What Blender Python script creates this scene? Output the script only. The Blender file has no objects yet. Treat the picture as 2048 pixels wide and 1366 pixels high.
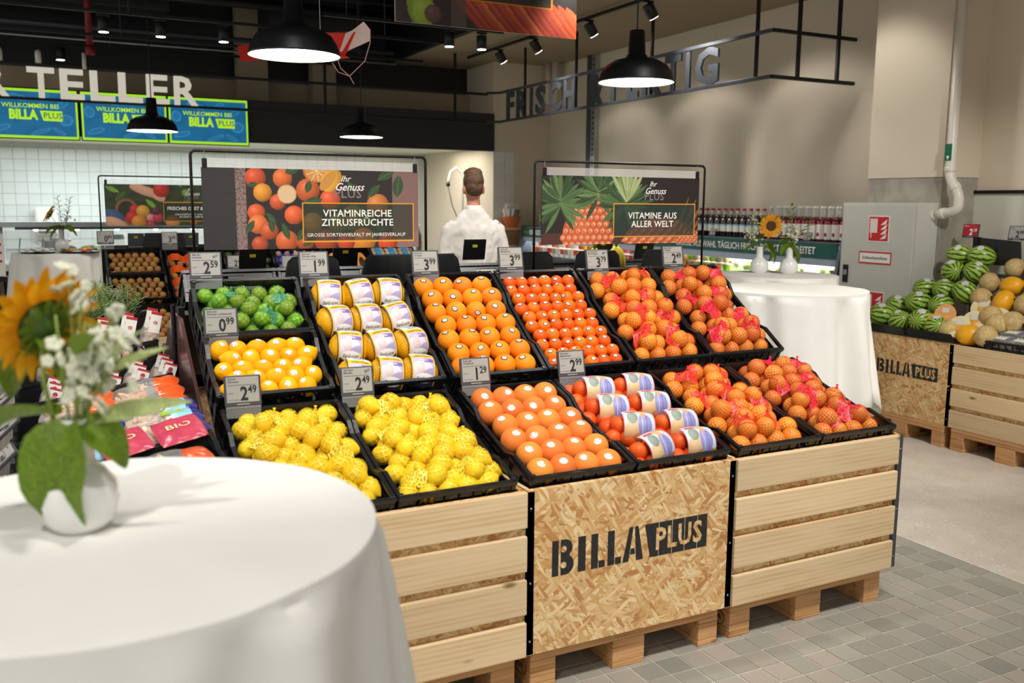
import bpy, bmesh, math, random
import numpy as np
from mathutils import Vector, Matrix, Euler

random.seed(11)
rng = np.random.default_rng(5)
SC = bpy.context.scene
COL = SC.collection
PI = math.pi
R = math.radians

# ------------------------------------------------------------------ camera
cam_d = bpy.data.cameras.new('camera')
cam_d.sensor_width = 36.0
cam_d.lens = 36.0 * 1841.9 / 2048.0
cam_d.clip_start = 0.05
cam_d.dof.use_dof = True
cam_d.dof.focus_distance = 4.0
cam_d.dof.aperture_fstop = 3.3
cam_o = bpy.data.objects.new('camera', cam_d)
COL.objects.link(cam_o)
_r = Vector((0.8895, -0.4562, 0.0073)); _d = Vector((0.4517, 0.8798, -0.1482))
_r.normalize(); _d.normalize(); _u = _r.cross(_d).normalized(); _r = _d.cross(_u).normalized()
cam_o.matrix_world = Matrix(((_r.x, _u.x, -_d.x, -3.6188), (_r.y, _u.y, -_d.y, -2.8445),
                             (_r.z, _u.z, -_d.z, 1.5725), (0, 0, 0, 1)))
SC.camera = cam_o
CAM = Vector((-3.6188, -2.8445, 1.5725))

# ------------------------------------------------------------------ world, exposure
W = bpy.data.worlds.new('world'); SC.world = W; W.use_nodes = True
W.node_tree.nodes['Background'].inputs[0].default_value = (1.0, 0.965, 0.915, 1)
W.node_tree.nodes['Background'].inputs[1].default_value = 0.62
vs = SC.view_settings
vs.view_transform = 'Standard'; vs.look = 'None'; vs.exposure = 0.3; vs.gamma = 1.0
vs.use_curve_mapping = False

# ------------------------------------------------------------------ lights of the shop, plus added spots
def spot(loc, tgt, watt, size=60, blend=0.6, col=(1, 0.955, 0.9), rad=0.06):  # also builds added spots that hang on no visible track
    l = bpy.data.lights.new('track_or_added_spot', 'SPOT'); l.energy = watt; l.color = col
    l.spot_size = R(size); l.spot_blend = blend; l.shadow_soft_size = rad
    o = bpy.data.objects.new('track_or_added_spot', l); COL.objects.link(o)
    o.location = loc
    o.rotation_euler = (Vector(tgt) - Vector(loc)).to_track_quat('-Z', 'Y').to_euler()
def area(loc, rot, sx, sy, watt, col=(1, 1, 1)):
    l = bpy.data.lights.new('ceiling_panel_light', 'AREA'); l.shape = 'RECTANGLE'; l.size = sx; l.size_y = sy
    l.energy = watt; l.color = col
    o = bpy.data.objects.new('ceiling_panel_light', l); COL.objects.link(o)
    o.location = loc; o.rotation_euler = rot
for x in (-3.3, -2.45, -1.6, -0.75):                    # added spots, out of view, over the aisle before the citrus stand
    spot((x, -1.75, 3.3), (x + 0.1, -0.05, 0.85), 105, 62, 0.6, (1, .955, .9), .11)
for x in (-2.9, -1.9, -0.9):                            # unseen spots added above the upper row of the stand
    spot((x, 0.1, 3.3), (x, 0.75, 1.0), 46, 75)
spot((-4.2, 0.6, 3.3), (-3.45, 0.9, 0.8), 110, 55)      # added spot for the nuts
spot((-4.3, -2.6, 3.3), (-3.55, -1.4, 1.1), 92, 50)
spot((-2.9, -1.9, 3.3), (-3.5, -1.45, 1.1), 60, 45)     # table in front
spot((-3.0, 2.2, 3.3), (-2.8, 4.2, 0.9), 130, 60)  # added out-of-view spots: stand behind, bare table, melons, floor, man
spot((-1.4, 2.2, 3.3), (-1.3, 4.2, 0.9), 110, 60)
spot((0.6, -0.6, 3.3), (0.2, 1.2, 0.9), 62, 60)
spot((0.6, -1.2, 3.3), (1.9, 1.3, 0.8), 190, 58)
spot((0.3, -1.6, 3.3), (0.3, -0.6, 0.0), 110, 75)
spot((-0.4, 1.8, 3.3), (-0.8, 3.1, 1.4), 80, 50)
spot((1.3, 4.15, 3.2), (2.75, 3.4, 1.75), 62, 70, 0.5, rad=.12)  # wall washers on the sign track
spot((1.3, 5.15, 3.2), (2.75, 5.0, 1.75), 56, 70, 0.5, rad=.12)
spot((1.3, 6.25, 3.2), (2.75, 6.6, 1.6), 50, 70, 0.5, rad=.12)
spot((1.3, 2.6, 3.2), (2.6, 2.3, 2.0), 34, 65, 0.5, rad=.12)
spot((-2.6, .6, 3.2), (-2.08, 2.2, 2.42), 26, 30)                          # narrow spot added to brighten the kite
area((-2.4, 9.6, 2.25), (0, 0, 0), 3.6, 1.2, 70, (0.86, 0.96, 1.0))
area((0.9, 9.2, 2.3), (0, 0, 0), 1.6, 1.0, 24, (1, 0.95, 0.86))
# ------------------------------------------------------------------ materials
def lin(c):
    return tuple(((x / 12.92) if x <= 0.04045 else ((x + 0.055) / 1.055) ** 2.4) for x in c)
def rgb(h):
    h = h.lstrip('#'); return lin(tuple(int(h[i:i + 2], 16) / 255 for i in (0, 2, 4)))
MATS = {}
def nodes(name):
    m = bpy.data.materials.new(name); m.use_nodes = True
    nt = m.node_tree; b = nt.nodes['Principled BSDF']
    MATS[name] = m
    return m, nt, b
def N(nt, t, **kw):
    n = nt.nodes.new(t)
    for k, v in kw.items():
        if k.startswith('i_'):
            n.inputs[k[2:].replace('_', ' ')].default_value = v
        else: setattr(n, k, v)
    return n
def ramp(nt, stops, interp='LINEAR'):
    n = nt.nodes.new('ShaderNodeValToRGB'); cr = n.color_ramp; cr.interpolation = interp
    while len(cr.elements) < len(stops): cr.elements.new(0.5)
    for e, (p, c) in zip(cr.elements, stops):
        e.position = p; e.color = (*c, 1) if len(c) == 3 else c
    return n
def bump(nt, b, fac, strength=0.2, dist=0.01):
    n = nt.nodes.new('ShaderNodeBump'); n.inputs['Strength'].default_value = strength
    n.inputs['Distance'].default_value = dist
    nt.links.new(fac, n.inputs['Height']); nt.links.new(n.outputs[0], b.inputs['Normal'])
def mat(name, col, rough=0.5, metal=0.0, var=0.12, scale=12.0, bmp=0.0, bscale=None, spec=0.5, emit=None, es=1.0,
        alpha=None, trans=0.0, coat=0.0, sss=0.0, rnd=0.0, obj=True):
    """plain procedural material: base colour broken up by noise (and by object, rnd), optional bump"""
    if isinstance(col, str): col = rgb(col)
    m, nt, b = nodes(name); L = nt.links.new
    tc = N(nt, 'ShaderNodeTexCoord')
    nz = N(nt, 'ShaderNodeTexNoise'); nz.inputs['Scale'].default_value = scale; nz.inputs['Detail'].default_value = 4
    L(tc.outputs['Object'], nz.inputs['Vector'])
    lo = tuple(c * (1 - var) for c in col); hi = tuple(min(1, c * (1 + var)) for c in col)
    rp = ramp(nt, [(0.3, lo), (0.7, hi)]); L(nz.outputs['Fac'], rp.inputs[0])
    out = rp.outputs[0]
    if rnd:
        oi = N(nt, 'ShaderNodeObjectInfo'); hs = N(nt, 'ShaderNodeHueSaturation')
        mr = N(nt, 'ShaderNodeMapRange'); mr.inputs['To Min'].default_value = 1 - rnd; mr.inputs['To Max'].default_value = 1 + rnd
        L(oi.outputs['Random'], mr.inputs['Value']); L(mr.outputs[0], hs.inputs['Value'])
        mr2 = N(nt, 'ShaderNodeMapRange'); mr2.inputs['To Min'].default_value = 0.5 - rnd * 0.12; mr2.inputs['To Max'].default_value = 0.5 + rnd * 0.12
        L(oi.outputs['Random'], mr2.inputs['Value']); L(mr2.outputs[0], hs.inputs['Hue'])
        L(out, hs.inputs['Color']); out = hs.outputs[0]
    L(out, b.inputs['Base Color'])
    b.inputs['Roughness'].default_value = rough; b.inputs['Metallic'].default_value = metal
    b.inputs['Specular IOR Level'].default_value = spec
    if coat: b.inputs['Coat Weight'].default_value = coat; b.inputs['Coat Roughness'].default_value = 0.15
    if sss:
        b.inputs['Subsurface Weight'].default_value = sss; b.inputs['Subsurface Radius'].default_value = (0.02, 0.012, 0.006)
        b.inputs['Subsurface Scale'].default_value = 0.3
    if trans: b.inputs['Transmission Weight'].default_value = trans
    if alpha is not None: b.inputs['Alpha'].default_value = alpha
    if emit is not None:
        if isinstance(emit, str): emit = rgb(emit)
        b.inputs['Emission Color'].default_value = (*emit, 1); b.inputs['Emission Strength'].default_value = es
    if bmp:
        n2 = N(nt, 'ShaderNodeTexNoise'); n2.inputs['Scale'].default_value = bscale or scale * 6; n2.inputs['Detail'].default_value = 3
        L(tc.outputs['Object'], n2.inputs['Vector']); bump(nt, b, n2.outputs['Fac'], bmp, 0.005)
    return m
def wood(name, base, dark, scale=(2.2, 26, 26), knots=True, rough=0.6):
    """sawn timber with grain along local X"""
    m, nt, b = nodes(name); L = nt.links.new
    tc = N(nt, 'ShaderNodeTexCoord'); oi = N(nt, 'ShaderNodeObjectInfo')
    ad = N(nt, 'ShaderNodeVectorMath', operation='ADD'); sc = N(nt, 'ShaderNodeVectorMath', operation='SCALE')
    cb = N(nt, 'ShaderNodeCombineXYZ'); L(oi.outputs['Random'], cb.inputs[0]); L(oi.outputs['Random'], cb.inputs[1]); L(oi.outputs['Random'], cb.inputs[2])
    L(cb.outputs[0], sc.inputs[0]); sc.inputs['Scale'].default_value = 17.0
    L(tc.outputs['Object'], ad.inputs[0]); L(sc.outputs[0], ad.inputs[1])
    mp = N(nt, 'ShaderNodeMapping'); mp.inputs['Scale'].default_value = scale; L(ad.outputs[0], mp.inputs[0])
    n1 = N(nt, 'ShaderNodeTexNoise'); n1.inputs['Scale'].default_value = 1.0; n1.inputs['Detail'].default_value = 5; n1.inputs['Distortion'].default_value = 0.6
    L(mp.outputs[0], n1.inputs['Vector'])
    wv = N(nt, 'ShaderNodeTexWave'); wv.bands_direction = 'Z'; wv.inputs['Scale'].default_value = 0.7; wv.inputs['Distortion'].default_value = 5.0
    wv.inputs['Detail'].default_value = 2; wv.inputs['Detail Scale'].default_value = 0.6; L(mp.outputs[0], wv.inputs['Vector'])
    mx = N(nt, 'ShaderNodeMath', operation='MULTIPLY_ADD'); L(wv.outputs['Fac'], mx.inputs[0]); mx.inputs[1].default_value = 0.22; L(n1.outputs['Fac'], mx.inputs[2])
    rp = ramp(nt, [(0.25, base), (0.62, tuple(x * 0.93 for x in base)), (0.98, dark)]); L(mx.outputs[0], rp.inputs[0])
    out = rp.outputs[0]
    if knots:
        mp2 = N(nt, 'ShaderNodeMapping'); mp2.inputs['Scale'].default_value = (3.4, 9, 9); L(ad.outputs[0], mp2.inputs[0])
        vo = N(nt, 'ShaderNodeTexVoronoi'); vo.inputs['Scale'].default_value = 1.0; L(mp2.outputs[0], vo.inputs['Vector'])
        r2 = ramp(nt, [(0.04, (1, 1, 1)), (0.11, (0, 0, 0))]); L(vo.outputs['Distance'], r2.inputs[0])
        mi = N(nt, 'ShaderNodeMixRGB'); L(r2.outputs[0], mi.inputs[0]); L(out, mi.inputs[1])
        mi.inputs[2].default_value = (*tuple(x * 0.42 for x in dark), 1); out = mi.outputs[0]
    hs = N(nt, 'ShaderNodeHueSaturation'); mr = N(nt, 'ShaderNodeMapRange'); mr.inputs['To Min'].default_value = 0.9; mr.inputs['To Max'].default_value = 1.08
    L(oi.outputs['Random'], mr.inputs['Value']); L(mr.outputs[0], hs.inputs['Value']); L(out, hs.inputs['Color'])
    L(hs.outputs[0], b.inputs['Base Color']); b.inputs['Roughness'].default_value = rough; b.inputs['Specular IOR Level'].default_value = 0.25
    bump(nt, b, n1.outputs['Fac'], 0.12, 0.004)
    return m
def osb(name):
    """pressed strand board in local XZ"""
    m, nt, b = nodes(name); L = nt.links.new
    tc = N(nt, 'ShaderNodeTexCoord'); nz = N(nt, 'ShaderNodeTexNoise'); nz.inputs['Scale'].default_value = 14; nz.inputs['Detail'].default_value = 3
    L(tc.outputs['Object'], nz.inputs['Vector'])
    md = N(nt, 'ShaderNodeMixRGB', blend_type='LINEAR_LIGHT'); md.inputs[0].default_value = 0.006
    L(tc.outputs['Object'], md.inputs[1]); L(nz.outputs['Color'], md.inputs[2])
    prev = None; edge = None
    pal = ['#e3c28e', '#d8b079', '#ecd3a2', '#cfa066', '#dfba82', '#bf8a55', '#e8cd9c', '#d6ae74']
    for k, (ang, s) in enumerate([(0.35, (7, 7, 27)), (-0.5, (6, 6, 32)), (1.2, (8, 8, 33)), (-1.25, (8, 8, 38)), (.9, (8, 8, 45)), (-.85, (7, 7, 39)), (0.1, (6, 6, 42)), (-.3, (18, 18, 100)), (.6, (16, 16, 85)), (-1.0, (20, 20, 110))]):
        mp = N(nt, 'ShaderNodeMapping'); mp.inputs['Rotation'].default_value = (0, ang, 0); mp.inputs['Scale'].default_value = s
        mp.vector_type = 'POINT'
        # rotate first, then stretch
        mr = N(nt, 'ShaderNodeMapping'); mr.inputs['Rotation'].default_value = (0, ang, 0); L(md.outputs[0], mr.inputs[0])
        mp.inputs['Rotation'].default_value = (0, 0, 0); mp.inputs['Location'].default_value = (k * 3.1, k * 1.7, k * 5.3); L(mr.outputs[0], mp.inputs[0])
        vo = N(nt, 'ShaderNodeTexVoronoi'); vo.inputs['Scale'].default_value = 1.0; vo.inputs['Randomness'].default_value = 1.0; L(mp.outputs[0], vo.inputs['Vector'])
        sp = N(nt, 'ShaderNodeSeparateColor'); L(vo.outputs['Color'], sp.inputs[0])
        rp = ramp(nt, [((i + 0.01) / len(pal), rgb(c)) for i, c in enumerate(random.sample(pal, len(pal)))], 'CONSTANT'); L(sp.outputs[0], rp.inputs[0])
        de = ramp(nt, [(0.45, (1, 1, 1)), (0.9, (0.62, 0.5, 0.38))]); L(vo.outputs['Distance'], de.inputs[0])
        mu = N(nt, 'ShaderNodeMixRGB', blend_type='MULTIPLY'); mu.inputs[0].default_value = 0.55; L(rp.outputs[0], mu.inputs[1]); L(de.outputs[0], mu.inputs[2])
        if prev is None: prev = mu.outputs[0]; hgt = sp.outputs[1]
        else:
            th = N(nt, 'ShaderNodeMath', operation='GREATER_THAN'); th.inputs[1].default_value = 0.68; L(sp.outputs[2], th.inputs[0])
            mi = N(nt, 'ShaderNodeMixRGB'); L(th.outputs[0], mi.inputs[0]); L(prev, mi.inputs[1]); L(mu.outputs[0], mi.inputs[2]); prev = mi.outputs[0]
            mh = N(nt, 'ShaderNodeMixRGB'); L(th.outputs[0], mh.inputs[0]); L(hgt, mh.inputs[1]); L(sp.outputs[1], mh.inputs[2]); hgt = mh.outputs[0]
    L(prev, b.inputs['Base Color']); b.inputs['Roughness'].default_value = 0.55; b.inputs['Specular IOR Level'].default_value = 0.3
    bump(nt, b, hgt, 0.12, 0.003)
    return m
def vcol(name, rough=0.45, emit=0.0, coat=0.0):
    """prints: colour from the mesh's colour attribute"""
    m, nt, b = nodes(name); a = N(nt, 'ShaderNodeVertexColor'); a.layer_name = 'Col'
    nt.links.new(a.outputs[0], b.inputs['Base Color']); b.inputs['Roughness'].default_value = rough
    if emit:
        nt.links.new(a.outputs[0], b.inputs['Emission Color']); b.inputs['Emission Strength'].default_value = emit
    return m
def netmat(name, col, width=0.16, veil=0.10, rough=0.35):
    """knotted net: diagonal strands from the UV map, open between them"""
    if isinstance(col, str): col = rgb(col)
    m, nt, b = nodes(name); L = nt.links.new
    uv = N(nt, 'ShaderNodeUVMap'); sx = N(nt, 'ShaderNodeSeparateXYZ'); L(uv.outputs[0], sx.inputs[0])
    outs = []
    for op in ('ADD', 'SUBTRACT'):
        a = N(nt, 'ShaderNodeMath', operation=op); L(sx.outputs[0], a.inputs[0]); L(sx.outputs[1], a.inputs[1])
        f = N(nt, 'ShaderNodeMath', operation='FRACT'); L(a.outputs[0], f.inputs[0])
        l = N(nt, 'ShaderNodeMath', operation='LESS_THAN'); L(f.outputs[0], l.inputs[0]); l.inputs[1].default_value = width
        outs.append(l)
    mx = N(nt, 'ShaderNodeMath', operation='MAXIMUM'); L(outs[0].outputs[0], mx.inputs[0]); L(outs[1].outputs[0], mx.inputs[1])
    mr = N(nt, 'ShaderNodeMapRange'); mr.inputs['To Min'].default_value = veil; mr.inputs['To Max'].default_value = 0.85; L(mx.outputs[0], mr.inputs['Value'])
    b.inputs['Base Color'].default_value = (*col, 1); b.inputs['Roughness'].default_value = rough
    L(mr.outputs[0], b.inputs['Alpha'])
    return m

def build_mats():
    wood('pine', rgb('#e3c9a0'), rgb('#c9a573'))
    wood('pallet_wood', rgb('#cf9f6d'), rgb('#93602f'), (3, 30, 30))
    wood('pale_board', rgb('#dcb98a'), rgb('#b88955'))
    osb('osb')
    mat('post_metal', '#4a4c50', 0.5, 0.3, 0.08)
    mat('rivet', '#8f9197', 0.35, 0.8, 0.05)
    mat('crate', '#17181a', 0.27, 0, 0.25, 20, 0.12, 160, 0.55)
    mat('stencil', '#232323', 0.7, 0, 0.35, 60)
    mat('cloth', '#f3f2ec', 0.85, 0, 0.02, 8, 0.25, 900, 0.15)
    mat('porcelain', '#e9eae6', 0.12, 0, 0.02, 4, coat=0.4)
    mat('leaf_pale', '#a9b878', 0.5, 0, 0.2, 30, 0.1, 60); mat('leaf', '#6a8418', 0.5, 0, 0.35, 30, 0.25, 60, rnd=0.08)
    mat('leaf_dark', '#3c5c16', 0.5, 0, 0.35, 30, 0.2, 60)
    mat('stem', '#7d8f35', 0.5, 0, 0.2)
    mat('petal', '#ffb410', 0.55, 0, 0.18, 40, rnd=0.04)
    mat('disc_brown', '#4a2b12', 0.8, 0, 0.4, 180, 0.5, 300)
    mat('blossom', '#eef0dc', 0.6, 0, 0.08, 60)
    mat('wall_beige', '#d6cab5', 0.85, 0, 0.035, 1.2, 0.05, 60, 0.2)
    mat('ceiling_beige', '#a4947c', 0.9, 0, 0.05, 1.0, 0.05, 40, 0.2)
    mat('wall_pale', '#d4d3c4', 0.7, 0, 0.03, 2)
    mat('black_paint', '#17171a', 0.55, 0, 0.25, 4)
    mat('black_metal', '#141416', 0.38, 0.3, 0.15, 8)
    mat('dark_soffit', '#2a2a2d', 0.7, 0, 0.1, 3)
    mat('grout', '#b9b3a6', 0.9, 0, 0.1, 60)
    mat('grout_white', '#c4c8c4', 0.8, 0, 0.04, 30)
    mat('wall_tile', '#d9dfda', 0.22, 0, 0.03, 4, rnd=0.03)
    mat('concrete', '#a09a8e', 0.85, 0, 0.22, 7, 0.35, 35)
    mat('steel', '#b8bcbd', 0.3, 0.85, 0.06)
    mat('steel_dark', '#50555c', 0.4, 0.5, 0.06)
    mat('cabinet', '#c9c9c1', 0.45, 0, 0.02)
    mat('sign_red', '#cf1f26', 0.5, 0, 0.04)
    mat('sign_white', '#f4f2ec', 0.5, 0, 0.02)
    mat('sign_green', '#0f6a4a', 0.5, 0, 0.04)
    mat('ink', '#161616', 0.6, 0, 0.05)
    mat('pipe_white', '#ded9cd', 0.35, 0, 0.03)
    mat('lamp_black', '#1d1d1f', 0.42, 0.2, 0.12, 20, 0.1, 200)
    mat('lamp_glow', '#fff8ea', 0.5, 0, 0.0, emit=(1, 0.95, 0.86), es=9)
    mat('spot_glow', '#fff8ea', 0.5, 0, 0.0, emit=(1, 0.95, 0.86), es=14)
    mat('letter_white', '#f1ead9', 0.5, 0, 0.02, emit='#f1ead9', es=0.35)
    mat('label_frame', '#404246', 0.5, 0, 0.06)
    mat('plus_grey', '#7b7876', 0.5, 0, 0.05); mat('label_face', '#a3a29b', 0.4, 0, 0.02)
    mat('label_red', '#b3202c', 0.4, 0, 0.03)
    mat('sticker_yellow', '#b6b21c', 0.5, 0, 0.2, 300)
    m, nt, b = nodes('acrylic'); b.inputs['Base Color'].default_value = (0.9, 0.92, 0.92, 1); b.inputs['Roughness'].default_value = 0.08; b.inputs['Alpha'].default_value = 0.1
    m, nt, b = nodes('film'); b.inputs['Base Color'].default_value = (0.95, 0.95, 0.95, 1); b.inputs['Roughness'].default_value = 0.12; b.inputs['Alpha'].default_value = 0.2
    m, nt, b = nodes('glass'); b.inputs['Base Color'].default_value = (0.93, 0.97, 0.96, 1); b.inputs['Roughness'].default_value = 0.05; b.inputs['Alpha'].default_value = 0.18
    mat('orange', '#f58a12', 0.5, 0, 0.06, 8, 0.22, 700, 0.3, rnd=0.05)
    mat('net_orange', '#f8a83c', 0.55, 0, 0.14, 10, 0.25, 600, 0.3, rnd=0.12)
    mat('mandarin', '#f06a10', 0.42, 0, 0.12, 10, 0.25, 600, 0.32, rnd=0.07)
    mat('grapefruit', '#f0863a', 0.6, 0, 0.2, 6, 0.12, 500, 0.2, rnd=0.08)
    mat('lemon', '#f4ae0a', 0.55, 0, 0.08, 10, 0.25, 500, 0.2, rnd=0.05)
    mat('lemon_pale', '#f0c61c', 0.52, 0, 0.1, 10, 0.25, 500, 0.28, rnd=0.06)
    mat('lime', '#93b41e', 0.45, 0, 0.3, 14, 0.2, 500, 0.35, rnd=0.32)
    mat('kiwi', '#b58248', 0.75, 0, 0.2, 30, 0.3, 900, 0.3, rnd=0.12)
    mat('avocado', '#39421f', 0.5, 0, 0.4, 40, 0.5, 200)
    mat('fig', '#c7a08c', 0.5, 0, 0.3, 30, rnd=0.15)
    mat('pomegranate', '#e2564a', 0.35, 0, 0.25, 14, rnd=0.08)
    mat('banana', '#e8cf3a', 0.45, 0, 0.15, 20)
    mat('papaya_skin', '#b9b437', 0.45, 0, 0.3, 9)
    mat('papaya_flesh', '#ef9440', 0.4, 0, 0.15, 12)
    mat('seed_dark', '#2b221c', 0.4, 0, 0.4, 60, 0.5, 200)
    mat('mushroom', '#c9a987', 0.6, 0, 0.25, 20, rnd=0.15)
    mat('carton_blue', '#2a9be0', 0.5, 0, 0.05)
    mat('tray_blue', '#2b36b8', 0.3, 0, 0.15, 12)
    mat('galia', '#cdb277', 0.7, 0, 0.22, 45, 0.5, 160, rnd=0.06)
    mat('honeydew', '#f7b21a', 0.4, 0, 0.1, 14, 0.15, 90)
    mat('melon_flesh', '#e9dfae', 0.4, 0, 0.08, 10)
    mat('melon_orange', '#eba96a', 0.4, 0, 0.1, 10)
    mat('berry', '#2a2233', 0.5, 0, 0.4, 60, 0.4, 200)
    mat('sticker_white', '#d6d6d4', 0.45, 0, 0.22, 420)
    mat('sticker_ring', '#1b1a19', 0.4, 0, 0.05)
    mat('maroon', '#6f4d49', 0.22, 0.3, 0.15, 3)
    mat('tie_red', '#e8203a', 0.4, 0, 0.15, 60)
    mat('nut_shell', '#c99a68', 0.7, 0, 0.25, 40, 0.4, 200, rnd=0.15)
    mat('peanut', '#d8b482', 0.75, 0, 0.2, 60, 0.5, 250, rnd=0.1)
    mat('pack_orange', '#e65a22', 0.25, 0, 0.15, 20, 0.5, 30)
    mat('pack_blue', '#8fc5d8', 0.25, 0, 0.15, 20, 0.5, 30)
    mat('pack_navy', '#2b2f7a', 0.25, 0, 0.2, 20, 0.5, 30)
    mat('pack_pink', '#c8485f', 0.25, 0, 0.12, 20, 0.5, 30)
    mat('card_green', '#9bc32a', 0.5, 0, 0.25, 220)
    mat('card_white', '#ece9e0', 0.5, 0, 0.03)
    mat('herb', '#6f8a4a', 0.6, 0, 0.35, 40, rnd=0.2)
    mat('net_red_solid', '#e03038', 0.45, 0, 0.15, 80)
    mat('fridge_white', '#e6eaec', 0.35, 0, 0.03)
    mat('fridge_grey', '#6d7684', 0.4, 0.3, 0.05)
    mat('fridge_lip', '#aab6c6', 0.35, 0.2, 0.05)
    mat('led', '#ffffff', 0.5, 0, 0.0, emit=(0.9, 0.97, 1), es=2.5)
    mat('banner_teal', '#12564f', 0.5, 0, 0.04)
    mat('bottle_dark', '#160d10', 0.08, 0, 0.1, coat=0.5)
    mat('bottle_red', '#5a0f14', 0.1, 0, 0.15, coat=0.5)
    mat('bottle_clear', '#c9cdc6', 0.1, 0, 0.03, alpha=0.45)
    mat('cap_red', '#b3122c', 0.4, 0, 0.05)
    mat('shirt', '#f2ece4', 0.8, 0, 0.02, 10, 0.15, 400, 0.15)
    mat('skin', '#dd9a80', 0.5, 0, 0.06, 20, sss=0.1)
    mat('hair', '#5d4229', 0.6, 0, 0.4, 60, 0.8, 140)
    mat('trousers', '#22252c', 0.8, 0, 0.1)
    mat('shoe', '#1a1512', 0.4, 0, 0.1)
    mat('counter_wood', '#7d6c5e', 0.6, 0, 0.15, 8)
    mat('terracotta', '#c2683a', 0.8, 0, 0.12, 20)
    mat('kite_red', '#e8321e', 0.5, 0, 0.08, sss=0.0)
    mat('kite_white', '#f0dcd2', 0.5, 0, 0.05)
    mat('string', '#d9a79c', 0.7, 0, 0.05)
    mat('red_pipe', '#7d1a1a', 0.5, 0, 0.15)
    vcol('print'); vcol('screen', 0.3, 0.75)
    netmat('net_o', '#d9541a', 0.17, 0.06); netmat('net_r', '#c23a2a', 0.17, 0.12); netmat('net_y', '#f0dc3c', 0.2, 0.08)
    netmat('net_g', '#4f8f4a', 0.14, 0.05); netmat('veil_r', '#f02a45', 0.45, 0.35); netmat('veil_o', '#f23c30', 0.45, 0.35)
    netmat('veil_y', '#f3e04c', 0.45, 0.2); netmat('veil_g', '#4f9e78', 0.45, 0.3); netmat('net_yellow', '#f6b513', 0.5, 0.55); netmat('net_m', '#ef5a30', 0.16, 0.08)
    # floor tiles: each its own shade of grey-green stone
    m, nt, b = nodes('floor_tile'); L = nt.links.new
    oi = N(nt, 'ShaderNodeObjectInfo'); tc = N(nt, 'ShaderNodeTexCoord')
    rp = ramp(nt, [(0, rgb('#8e8b82')), (0.3, rgb('#a19d92')), (0.55, rgb('#96958a')), (0.8, rgb('#a99f92')), (1, rgb('#87877d'))]); L(oi.outputs['Random'], rp.inputs[0])
    nz = N(nt, 'ShaderNodeTexNoise'); nz.inputs['Scale'].default_value = 260; nz.inputs['Detail'].default_value = 3; L(tc.outputs['Object'], nz.inputs['Vector'])
    r2 = ramp(nt, [(0.3, (0.82, 0.82, 0.82)), (0.62, (1, 1, 1)), (0.72, (1.35, 1.33, 1.25))]); L(nz.outputs['Fac'], r2.inputs[0])
    mu = N(nt, 'ShaderNodeMixRGB', blend_type='MULTIPLY'); mu.inputs[0].default_value = 1; L(rp.outputs[0], mu.inputs[1]); L(r2.outputs[0], mu.inputs[2])
    L(mu.outputs[0], b.inputs['Base Color']); b.inputs['Roughness'].default_value = 0.6; bump(nt, b, nz.outputs['Fac'], 0.08, 0.002)
    # terrazzo-like sheet floor with dark and light chips
    m, nt, b = nodes('terrazzo'); L = nt.links.new
    tc = N(nt, 'ShaderNodeTexCoord'); prev = None
    n0 = N(nt, 'ShaderNodeTexNoise'); n0.inputs['Scale'].default_value = 5; L(tc.outputs['Object'], n0.inputs['Vector'])
    r0 = ramp(nt, [(0.3, rgb('#bfb6a8')), (0.7, rgb('#cbc3b6'))]); L(n0.outputs['Fac'], r0.inputs[0]); prev = r0.outputs[0]
    for s, thr, c, sx in ((24, 0.1, '#6b6258', 2.4), (38, 0.12, '#8f8475', 1.8), (20, 0.16, '#d6cfc3', 1.3), (46, .13, '#a39a8d', 1.5)):
        mp = N(nt, 'ShaderNodeMapping'); mp.inputs['Scale'].default_value = (s, s * sx, s); mp.inputs['Location'].default_value = (s, 0, 0); L(tc.outputs['Object'], mp.inputs[0])
        vo = N(nt, 'ShaderNodeTexVoronoi'); vo.inputs['Scale'].default_value = 1; L(mp.outputs[0], vo.inputs['Vector'])
        lt = N(nt, 'ShaderNodeMath', operation='LESS_THAN'); lt.inputs[1].default_value = thr; L(vo.outputs['Distance'], lt.inputs[0])
        mi = N(nt, 'ShaderNodeMixRGB'); L(lt.outputs[0], mi.inputs[0]); L(prev, mi.inputs[1]); mi.inputs[2].default_value = (*rgb(c), 1); prev = mi.outputs[0]
    L(prev, b.inputs['Base Color']); b.inputs['Roughness'].default_value = 0.55
    # watermelon rind
    m, nt, b = nodes('watermelon'); L = nt.links.new
    tc = N(nt, 'ShaderNodeTexCoord'); sp = N(nt, 'ShaderNodeSeparateXYZ'); L(tc.outputs['Object'], sp.inputs[0])
    at = N(nt, 'ShaderNodeMath', operation='ARCTAN2'); L(sp.outputs[1], at.inputs[0]); L(sp.outputs[0], at.inputs[1])
    nz = N(nt, 'ShaderNodeTexNoise'); nz.inputs['Scale'].default_value = 28; nz.inputs['Detail'].default_value = 3; L(tc.outputs['Object'], nz.inputs['Vector'])
    ma = N(nt, 'ShaderNodeMath', operation='MULTIPLY_ADD'); L(at.outputs[0], ma.inputs[0]); ma.inputs[1].default_value = 13; 
    m2 = N(nt, 'ShaderNodeMath', operation='MULTIPLY'); L(nz.outputs['Fac'], m2.inputs[0]); m2.inputs[1].default_value = 5.5; L(m2.outputs[0], ma.inputs[2])
    sn = N(nt, 'ShaderNodeMath', operation='SINE'); L(ma.outputs[0], sn.inputs[0])
    rp = ramp(nt, [(0.12, rgb('#2c4a14')), (0.3, rgb('#7fa834')), (0.8, rgb('#a8c654'))])
    mr = N(nt, 'ShaderNodeMapRange'); mr.inputs['From Min'].default_value = -1; L(sn.outputs[0], mr.inputs['Value']); L(mr.outputs[0], rp.inputs[0])
    L(rp.outputs[0], b.inputs['Base Color']); b.inputs['Roughness'].default_value = 0.32
build_mats()
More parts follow.
